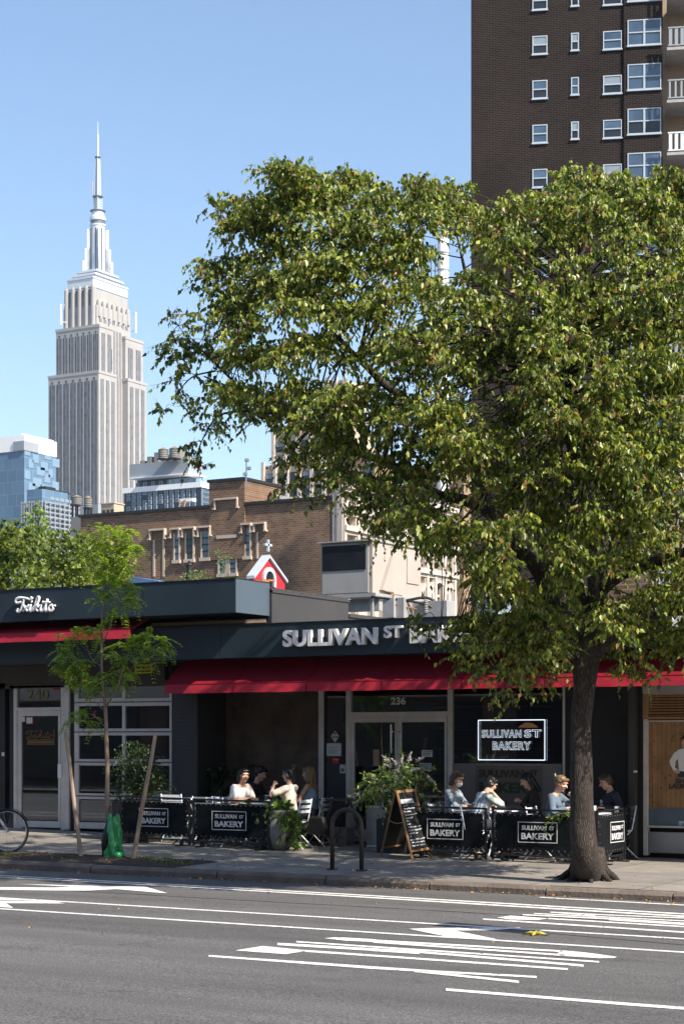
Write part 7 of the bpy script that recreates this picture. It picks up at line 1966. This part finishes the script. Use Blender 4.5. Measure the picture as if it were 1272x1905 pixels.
# ---- the big street tree, limbs traced from its own branching
D0 = 24.9
base = onwalk(1094, 1637)
A3 = lambda px, py, dt=0: atT(px, py, D0 + dt)
tb0 = [base - Vector((0, 0, .15)), base + Vector((0, 0, .05)), A3(1087, 1590), A3(1083, 1520), A3(1081, 1440), A3(1080, 1360), A3(1086, 1290), A3(1090, 1235), A3(1098, 1190)]
tr_ = [.34, .25, .18, .162, .148, .140, .146, .172, .18]
limbs = [(tb0, tr_),
 ([A3(1098, 1215), A3(1103, 1150), A3(1112, 1080), A3(1118, 1010), A3(1130, 950), A3(1158, 890), A3(1180, 800), A3(1190, 700), A3(1180, 580), A3(1175, 470)], [.15, .13, .115, .105, .09, .08, .065, .05, .035, .015]),
 ([A3(1088, 1225), A3(1062, 1180), A3(1030, 1125, -.1), A3(998, 1058, -.2), A3(962, 1020, -.3), A3(930, 975, -.3), A3(898, 944, -.3), A3(855, 928, -.4), A3(809, 917, -.4), A3(740, 870, -.5), A3(660, 840, -.5), A3(560, 790, -.5), A3(470, 740, -.3), A3(380, 700)], [.14, .12, .105, .10, .095, .09, .085, .07, .06, .05, .04, .03, .02, .01]),
 ([A3(940, 985, -.3), A3(880, 880, .3), A3(810, 790, .5), A3(755, 745, .4), A3(712, 712, .2), A3(680, 680), A3(640, 640), A3(580, 560), A3(520, 470), A3(500, 380)], [.08, .07, .06, .055, .05, .045, .035, .028, .02, .008]),
 ([A3(1115, 1100), A3(1150, 1072, -.3), A3(1200, 1050, -.6), A3(1272, 1028, -1), A3(1380, 960, -1.4), A3(1500, 850, -1.6)], [.09, .08, .075, .065, .05, .02]),
 ([A3(1105, 1215), A3(1130, 1195, -.2), A3(1165, 1165, -.4), A3(1205, 1148, -.6), A3(1262, 1138, -.8), A3(1340, 1140, -1.1), A3(1430, 1110, -1.3)], [.10, .085, .075, .065, .05, .04, .02]),
 ([A3(1120, 1030), A3(1170, 985, .4), A3(1225, 950, .8), A3(1300, 880, 1.2), A3(1370, 760, 1.4)], [.075, .06, .05, .04, .02]),
 ([A3(1050, 1160), A3(1000, 980, .8), A3(960, 840, 1.2), A3(930, 700, 1.4), A3(880, 560, 1.2), A3(850, 440, .8)], [.09, .08, .065, .05, .035, .012]),
 ([A3(1108, 1130), A3(1090, 960, -1), A3(1060, 820, -1.6), A3(1040, 680, -1.8), A3(1060, 540, -1.4), A3(1110, 400, -.6)], [.08, .07, .06, .045, .03, .01]),
 ([A3(1085, 1230, .1), A3(1040, 1215, -.2), A3(980, 1200, -.4), A3(900, 1180, -.6), A3(820, 1170, -.7)], [.05, .04, .03, .022, .01]),
 ([A3(470, 740, -.3), A3(425, 700, -.2), A3(385, 660, -.1), A3(350, 630), A3(325, 595)], [.02, .016, .012, .008, .003]),
 ([A3(400, 690), A3(360, 700), A3(335, 725), A3(322, 755)], [.012, .01, .007, .003]), ([A3(520, 770, -.4), A3(450, 765, -.3), A3(405, 775, -.2), A3(378, 815), A3(364, 850)], [.02, .016, .012, .008, .003]), ([A3(580, 560), A3(500, 530), A3(430, 520), A3(385, 530)], [.02, .015, .01, .003]), ([A3(540, 500), A3(480, 430), A3(430, 400), A3(400, 385)], [.018, .014, .009, .003]),
 ([A3(1085, 1120), A3(1020, 900, 1.8), A3(1000, 760, 2.4), A3(1020, 600, 2.4)], [.07, .055, .04, .015])]
bt = [] ; rs = random.Random(4)
def B_(px, py, r, dts=(0,)):
    for dt in dts: bt.append((tuple(A3(px + rs.uniform(-6, 6), py + rs.uniform(-6, 6), dt + rs.uniform(-.2, .2))), r * (D0 + dt) / FPX))
# silhouette clusters
for q in ((512, 325, 22), (545, 330, 26), (575, 345, 30), (600, 350, 26), (500, 318, 12), (655, 345, 28), (680, 352, 20), (625, 365, 28), (715, 380, 28), (745, 375, 24), (780, 375, 24), (815, 372, 26), (850, 368, 20), (858, 395, 22), (890, 425, 24), (925, 435, 24),
          (402, 390, 16), (425, 385, 22), (455, 390, 26), (490, 385, 28), (520, 375, 26), (415, 415, 18), (440, 425, 26), (470, 430, 30), (425, 450, 12), (430, 475, 16),
          (400, 495, 22), (420, 515, 28), (390, 520, 20), (380, 535, 14), (398, 555, 18), (425, 560, 22), (376, 522, 8),
          (345, 590, 13), (330, 600, 12), (315, 585, 7), (325, 640, 16), (305, 660, 12), (335, 665, 20), (360, 650, 18), (385, 650, 18), (350, 690, 18), (330, 715, 15), (325, 740, 12), (345, 745, 12), (312, 760, 7), (350, 765, 7), (405, 665, 20), (375, 620, 12), (298, 655, 6), (392, 600, 12), (410, 590, 14),
          (412, 715, 14), (420, 745, 17), (395, 770, 14), (380, 795, 13), (440, 765, 20), (465, 775, 18), (400, 745, 12), (370, 820, 11), (355, 835, 9), (362, 852, 9), (368, 862, 6), (385, 805, 9), (480, 750, 24), (490, 785, 16), (505, 760, 20), (410, 790, 10),
          (545, 800, 20), (540, 835, 14), (535, 870, 14), (530, 900, 14), (555, 900, 18), (580, 895, 18), (600, 870, 22), (545, 915, 10), (610, 915, 14), (600, 940, 10), (590, 830, 26), (570, 860, 16),
          (640, 880, 24), (660, 905, 20), (640, 930, 14), (700, 910, 22), (690, 960, 20), (710, 985, 18), (685, 1000, 12), (735, 975, 20), (760, 1000, 18), (780, 1015, 14), (755, 950, 22), (800, 990, 20), (815, 1020, 14), (840, 1030, 14), (780, 960, 24), (830, 1000, 18), (805, 1035, 8), (700, 1000, 8), (720, 940, 18),
          (870, 1000, 26), (890, 1040, 22), (880, 1080, 14), (900, 1110, 18), (885, 1130, 10), (870, 1050, 10), (930, 1060, 28), (960, 1100, 28), (920, 1140, 20),
          (775, 1160, 10), (790, 1172, 10), (765, 1165, 6), (810, 1165, 13), (850, 1195, 14), (885, 1175, 20), (905, 1200, 24), (870, 1215, 18), (860, 1235, 16), (850, 1225, 10), (885, 1250, 18), (915, 1240, 22), (940, 1265, 18), (935, 1295, 10), (925, 1308, 8), (960, 1280, 16), (985, 1265, 16), (950, 1300, 7), (1010, 1255, 15), (1030, 1240, 16), (980, 1230, 24), (950, 1205, 26), (1010, 1200, 26), (1040, 1190, 22), (1045, 1150, 22), (1000, 1140, 26),
          (1140, 1170, 20), (1170, 1195, 24), (1200, 1180, 26), (1150, 1220, 16), (1185, 1235, 20), (1165, 1255, 12), (1195, 1258, 14), (1200, 1270, 8), (1235, 1215, 24), (1260, 1200, 24), (1255, 1235, 12), (1290, 1210, 26), (1175, 1260, 9), (1130, 1200, 12), (1230, 1180, 20), (1150, 1130, 16),
          (945, 400, 22), (965, 385, 14), (985, 380, 22), (1005, 372, 16), (1010, 400, 26), (960, 420, 22), (1050, 345, 22), (1040, 335, 12), (1075, 345, 20), (1095, 340, 22), (1120, 330, 16), (1115, 350, 22), (1140, 350, 20), (1160, 340, 14), (1180, 345, 18), (1205, 335, 18), (1225, 350, 22), (1250, 345, 16), (1265, 360, 26), (1060, 375, 26), (1100, 385, 28), (1150, 385, 26), (1195, 380, 26), (1240, 390, 26), (1290, 350, 30), (1330, 400, 40)):
    B_(q[0], q[1], q[2], (rs.uniform(-.5, .5),))
# the mass of the crown: layered, leaving gaps
cxp, cyp, ax_, ay_ = 900, 760, 520, 430
def inside(px, py):
    o = [(500, 300), (700, 340), (760, 355), (860, 360), (900, 410), (950, 395), (1050, 330), (1250, 330), (1400, 400), (1500, 700), (1480, 1000), (1400, 1200), (1250, 1215), (1130, 1190), (1040, 1220), (880, 1230), (870, 1150), (900, 1100), (860, 1020), (760, 1000), (690, 980), (680, 900), (610, 880), (560, 850), (530, 790), (440, 760), (410, 700), (400, 640), (400, 560), (440, 500), (450, 450), (420, 400), (490, 380)]
    c_ = False; j = len(o) - 1
    for i in range(len(o)):
        if (o[i][1] > py) != (o[j][1] > py) and px < (o[j][0] - o[i][0]) * (py - o[i][1]) / (o[j][1] - o[i][1]) + o[i][0]: c_ = not c_
        j = i
    return c_
gaps = [(822, 470, 22), (828, 500, 24), (825, 540, 18), (700, 540, 10), (560, 690, 26), (530, 640, 20), (600, 730, 16), (520, 720, 16), (640, 700, 20), (905, 470, 12), (1010, 500, 20), (1000, 520, 16), (930, 700, 20), (912, 740, 18), (750, 590, 12), (1130, 440, 16), (690, 870, 18), (860, 930, 14), (870, 620, 10), (1175, 520, 14), (480, 600, 14)]
def sd_px(x, y, seg):
    (ax, ay), (bx_, by_) = seg; L2 = (bx_ - ax) ** 2 + (by_ - ay) ** 2; t = max(0, min(1, ((x - ax) * (bx_ - ax) + (y - ay) * (by_ - ay)) / L2)); return math.hypot(x - ax - t * (bx_ - ax), y - ay - t * (by_ - ay))
vis = [((809, 917), (898, 944)), ((898, 944), (998, 1058)), ((998, 1058), (1080, 1200)), ((1095, 1220), (1115, 1010)), ((1115, 1100), (1272, 1028)), ((1120, 1200), (1272, 1140)), ((715, 715), (655, 650))]
py_ = 330
while py_ < 1240:
    px_ = 390
    while px_ < 1500:
        x_, y_ = px_ + rs.uniform(-21, 21), py_ + rs.uniform(-20, 20)
        if inside(x_, y_):
            e = ((x_ - cxp - 60) / 560) ** 2 + ((y_ - cyp) / 470) ** 2; dz = 3.4 * math.sqrt(max(.04, 1 - e))
            lay = rs.choice(((-.8, .35), (-.55, .8), (-.9, 0.1), (-.3, .9), (-.7, .5)))
            for li_, l_ in enumerate(lay):
                if li_ == 1 and rs.random() < .72: continue
                if x_ > 1300 and rs.random() < .45: continue
                dt = l_ * dz + rs.uniform(-.3, .3); gp = any((x_ - a) ** 2 + (y_ - b) ** 2 < (c_ + 12) ** 2 for a, b, c_ in gaps)
                if gp: continue
                if dt < .6 and (any(sd_px(x_, y_, a) < 20 for a in vis)): continue
                bt.append((tuple(A3(x_, y_, dt)), rs.uniform(22, 34) * (D0 + dt) / FPX))
                if li_ == 0 and rs.random() < .6 and dt < 0: bt.append((tuple(A3(x_ + rs.uniform(-20, 20), y_ + rs.uniform(-20, 20), dt - .35)), rs.uniform(16, 26) * (D0 + dt) / FPX))
        px_ += 42
    py_ += 39
tree_big = tree_spray('street_tree', 'large leafy street tree with thick furrowed trunk at the kerb', 'tree', tuple(base), limbs, bt, 7000, 'leaf_pear', size=.074, mound=.75, droop=.95, wr=.27, twl=.24, lpt=9, twigs=5, flat=.72)
# root flare
mb = MB()
for k in range(9):
    a = k / 9 * 6.283 + .3; d_ = Vector((math.cos(a), math.sin(a), 0)); L_ = .30 + .16 * ((k * 37) % 5) / 5
    e_ = base + d_ * (L_ + .12); e_.z = walk_z(e_.x, e_.y) - .01
    mb.tube(catmull([base + d_ * .12 + Vector((0, 0, .42)), base + d_ * .20 + Vector((0, 0, .16)), base + d_ * .34 + Vector((0, 0, .045)), e_]), list(np.linspace(.10, .02, 19)), 9, jitter=.3)
mb.build('roots', 'bark', tree_big, smooth=True)
# berries and pinkish fruit stalks scattered through the crown
n = 5200; ids = rng.integers(0, len(bt), n); cc = np.array([bt[i][0] for i in ids]); rr = np.array([bt[i][1] for i in ids])
P = cc + unit(n) * (rr * .95)[:, None]
mk('berry', (.24, .11, .05), .5, var=.4, scale=20)
foliage('fruit_stalks', 'berry', tree_big, P, unit(n) + [0, 0, -.3], unit(n), rng.uniform(.04, .075, n), np.full(n, .006))
# neighbours along the same kerb, outside the frame, whose shade falls on the shops
thin = [b_ for b_ in bt if rs.random() < .26]
(P, D, N, L, W), tw = spray(thin, 1500, twl=.3, size=.085, droop=.9, wr=.28, lpt=9)
for (x_, lb, rz_, s_) in ((20.3, 'next street tree along the kerb to the right of the frame', 0.8, .9),):
    c = copy_tree(tree_big)
    for ch in list(c.children):
        if ch.name.startswith('crown'): cm = foliage('crown', 'leaf_pear', None, P - np.array(tuple(base)), D, N, L, W); cm.parent = c; bpy.data.objects.remove(ch)
        elif ch.name.startswith('fruit'): bpy.data.objects.remove(ch); c.location = (x_, base.y, curb_z(x_)); c.rotation_euler = (0, 0, rz_); c.scale = (s_,) * 3; c['label'] = lb; c['group'] = 'street trees along the kerb'
tree_big['group'] = 'street trees along the kerb'

# ---- locust sapling with compound leaves
SBx = onwalk(213, 1597); SY = SBx.y
S_ = lambda px, py, dy=0: onY(px, py, SY + dy)
sap = thing('sapling', 'slender young street tree with feathery leaves between two stakes', 'young tree', tuple(SBx), None)
sl = [([SBx - Vector((0, 0, .05)), S_(200, 1520), S_(200, 1440), S_(198, 1380), S_(196, 1320), S_(190, 1260), S_(189, 1200), S_(190, 1150), S_(193, 1100), S_(196, 1040), S_(203, 990), S_(212, 972)], [.046, .04, .036, .033, .03, .022, .02, .018, .015, .011, .007, .003]),
      ([S_(196, 1318), S_(208, 1298, -.05), S_(222, 1270, -.1), S_(230, 1240, -.1), S_(243, 1205, -.12)], [.018, .016, .013, .009, .004]),
      ([S_(191, 1320), S_(176, 1302, -.1), S_(162, 1285, -.15), S_(150, 1265, -.2)], [.012, .009, .007, .003]),
      ([S_(190, 1345), S_(175, 1332, -.1), S_(160, 1325, -.15)], [.01, .007, .003]),
      ([S_(190, 1240), S_(172, 1228, .1), S_(160, 1200, .2), S_(155, 1185, .2)], [.012, .01, .006, .003]),
      ([S_(192, 1195), S_(205, 1165, .1), S_(212, 1130, .1), S_(225, 1100, .1)], [.012, .01, .006, .003]),
      ([S_(222, 1275, -.1), S_(240, 1255), S_(262, 1215), S_(290, 1190)], [.01, .007, .005, .002]),
      ([S_(195, 1060), S_(215, 1035, .1), S_(240, 1020, .1)], [.009, .006, .002]), ([S_(194, 1090), S_(172, 1060, -.1), S_(160, 1030, -.1)], [.009, .006, .002])]
mb = MB()
for i, (p_, r_) in enumerate(sl):
    q = catmull(p_, 4); mb.tube(q, list(np.interp(np.linspace(0, 1, len(q)), np.linspace(0, 1, len(r_)), r_)), 10 if i == 0 else 6, jitter=.1)
mb.build('trunk', 'bark_young', sap, smooth=True)
mb = MB(); q = S_(188, 1342, -.03); mb.tube([q, q + Vector((-.1, 0, .05)), q + Vector((-.14, 0, .14)), q + Vector((-.1, 0, .16))], .008, 6); mb.build('ribbon', 'red', sap)
clu = [(196, 985, 26, 10), (215, 990, 28, 10), (240, 985, 18, 6), (185, 1010, 30, 12), (225, 1015, 32, 14), (250, 1015, 18, 7), (165, 1030, 26, 8), (205, 1040, 34, 14), (235, 1050, 28, 10), (175, 1065, 26, 8), (210, 1075, 34, 12), (240, 1085, 24, 8), (200, 1105, 26, 8), (245, 1115, 22, 8), (225, 1130, 20, 6), (255, 1100, 12, 4), (178, 1110, 16, 4), (205, 1150, 14, 4),
       (150, 1170, 24, 9), (170, 1180, 22, 8), (130, 1185, 18, 6), (185, 1165, 14, 3), (110, 1208, 18, 6), (130, 1220, 24, 9), (105, 1235, 16, 6), (145, 1240, 24, 9), (120, 1250, 18, 6), (165, 1235, 14, 4),
       (250, 1185, 24, 9), (275, 1180, 22, 8), (300, 1190, 18, 6), (285, 1205, 24, 9), (255, 1200, 24, 8), (220, 1200, 20, 6), (230, 1225, 22, 7), (310, 1203, 10, 3), (275, 1225, 14, 4), (200, 1215, 14, 4),
       (165, 1260, 22, 8), (190, 1265, 26, 9), (215, 1255, 24, 8), (140, 1270, 20, 6), (240, 1250, 16, 5), (185, 1285, 18, 5), (160, 1278, 18, 5), (225, 1275, 14, 4),
       (150, 1322, 18, 5), (135, 1340, 16, 5), (165, 1340, 16, 4), (175, 1350, 9, 2)]
P_, D_, N_, L_, W_ = [], [], [], [], []
for px_, py_, r_, k_ in clu:
    rm = r_ * 29 / FPX
    for i in range(int(k_ * 1.6)):
        c0 = np.array(tuple(S_(px_, py_))) + unit(1)[0] * rm * rng.random() * .9 * np.array([1, 1.3, .8])
        dr_ = unit(1)[0] * [1, 1, .35]; dr_[2] -= .15; dr_ /= np.linalg.norm(dr_); ln = rng.uniform(.15, .26); sd2 = np.cross(dr_, [0, 0, 1.]); sd2 /= np.linalg.norm(sd2)
        for j in range(8):
            s = (j + 1) / 8; p = c0 + dr_ * ln * s - np.array([0, 0, .10 * s * s * ln / .2])
            for sg_ in (-1, 1):
                P_.append(p); D_.append(sd2 * sg_ + dr_ * .35 + rng.normal(size=3) * .12); N_.append(np.array([0, 0, 1.]) + rng.normal(size=3) * .25); l_ = .075 * (1 - .5 * abs(s - .45)); L_.append(l_); W_.append(l_ * .27)
foliage('crown', 'leaf_locust', sap, np.array(P_), np.array(D_), np.array(N_), np.array(L_), np.array(W_))

# ---- garden trees behind the restaurant
def gtree(T, cl, label, seed, per=210, leaf='leaf_maple'):
    r_ = random.Random(seed); bl = []
    for px_, py_, rr_ in cl:
        for k in range(2): bl.append((tuple(atT(px_ + r_.uniform(-5, 5), py_ + r_.uniform(-5, 5), T + r_.uniform(-1, 1.5))), rr_ * T / FPX))
    cx_ = sum(c[0] for c in cl) / len(cl); b = atT(cx_, HY, T); b = Vector((b.x, b.y, 0)); top = atT(cx_, min(c[1] for c in cl) + 30, T)
    tree_spray('garden_tree', label, 'tree', tuple(b), [([b, b + Vector((.1, 0, 2)), top.lerp(b, .35), top], [.25, .2, .12, .03])], bl, per, leaf, group='garden trees behind the restaurant', size=.15, droop=.25, wr=.42, twl=.5, lpt=8, twigs=1)
gtree(56., [(10, 1000, 28), (40, 1005, 30), (0, 1040, 34), (35, 1050, 34), (60, 1030, 28), (15, 1085, 34), (55, 1085, 34), (-30, 1000, 40), (-40, 1060, 50), (25, 985, 16), (60, 1000, 18), (8, 985, 10), (-60, 1100, 50)], 'leafy yellow green garden tree at the left edge above the parapet', 1)
gtree(59., [(95, 1010, 26), (120, 1030, 30), (90, 1050, 32), (130, 1065, 32), (100, 1085, 32), (150, 1050, 26), (150, 1090, 28), (75, 1000, 16), (110, 1000, 14), (135, 1005, 14), (145, 1020, 18)], 'middle garden tree behind the restaurant with lighter leaves', 2)
gtree(62., [(185, 1050, 30), (215, 1060, 24), (175, 1085, 30), (205, 1090, 26), (170, 1020, 22), (160, 1000, 14), (228, 1045, 14), (232, 1080, 14), (240, 1068, 9), (195, 1030, 22)], 'garden tree behind the sapling, darker than its neighbours', 3, leaf='leaf_maple')
gtree(75., [(70, 968, 9), (72, 985, 12), (65, 1000, 12), (80, 1005, 12), (68, 955, 5), (75, 975, 8)], 'thin pale green treetop rising above the garden trees', 4, per=150, leaf='leaf_bud')

# ================================================================== AIR
hz = bpy.data.materials.new('haze'); hz.use_nodes = True
n_ = hz.node_tree.nodes; n_.remove(n_['Principled BSDF'])
pv = n_.new('ShaderNodeVolumePrincipled'); pv.inputs['Color'].default_value = (.74, .87, 1, 1); pv.inputs['Density'].default_value = .00007; pv.inputs['Anisotropy'].default_value = .3
hz.node_tree.links.new(pv.outputs[0], n_['Material Output'].inputs['Volume'])
M['haze'] = hz
mb = MB(); mb.box(-1600, 400, -60, 1900, -2.3, 480)
tag(mb.build('haze', 'haze'), 'thin pale summer haze over the city', 'haze', kind='stuff')
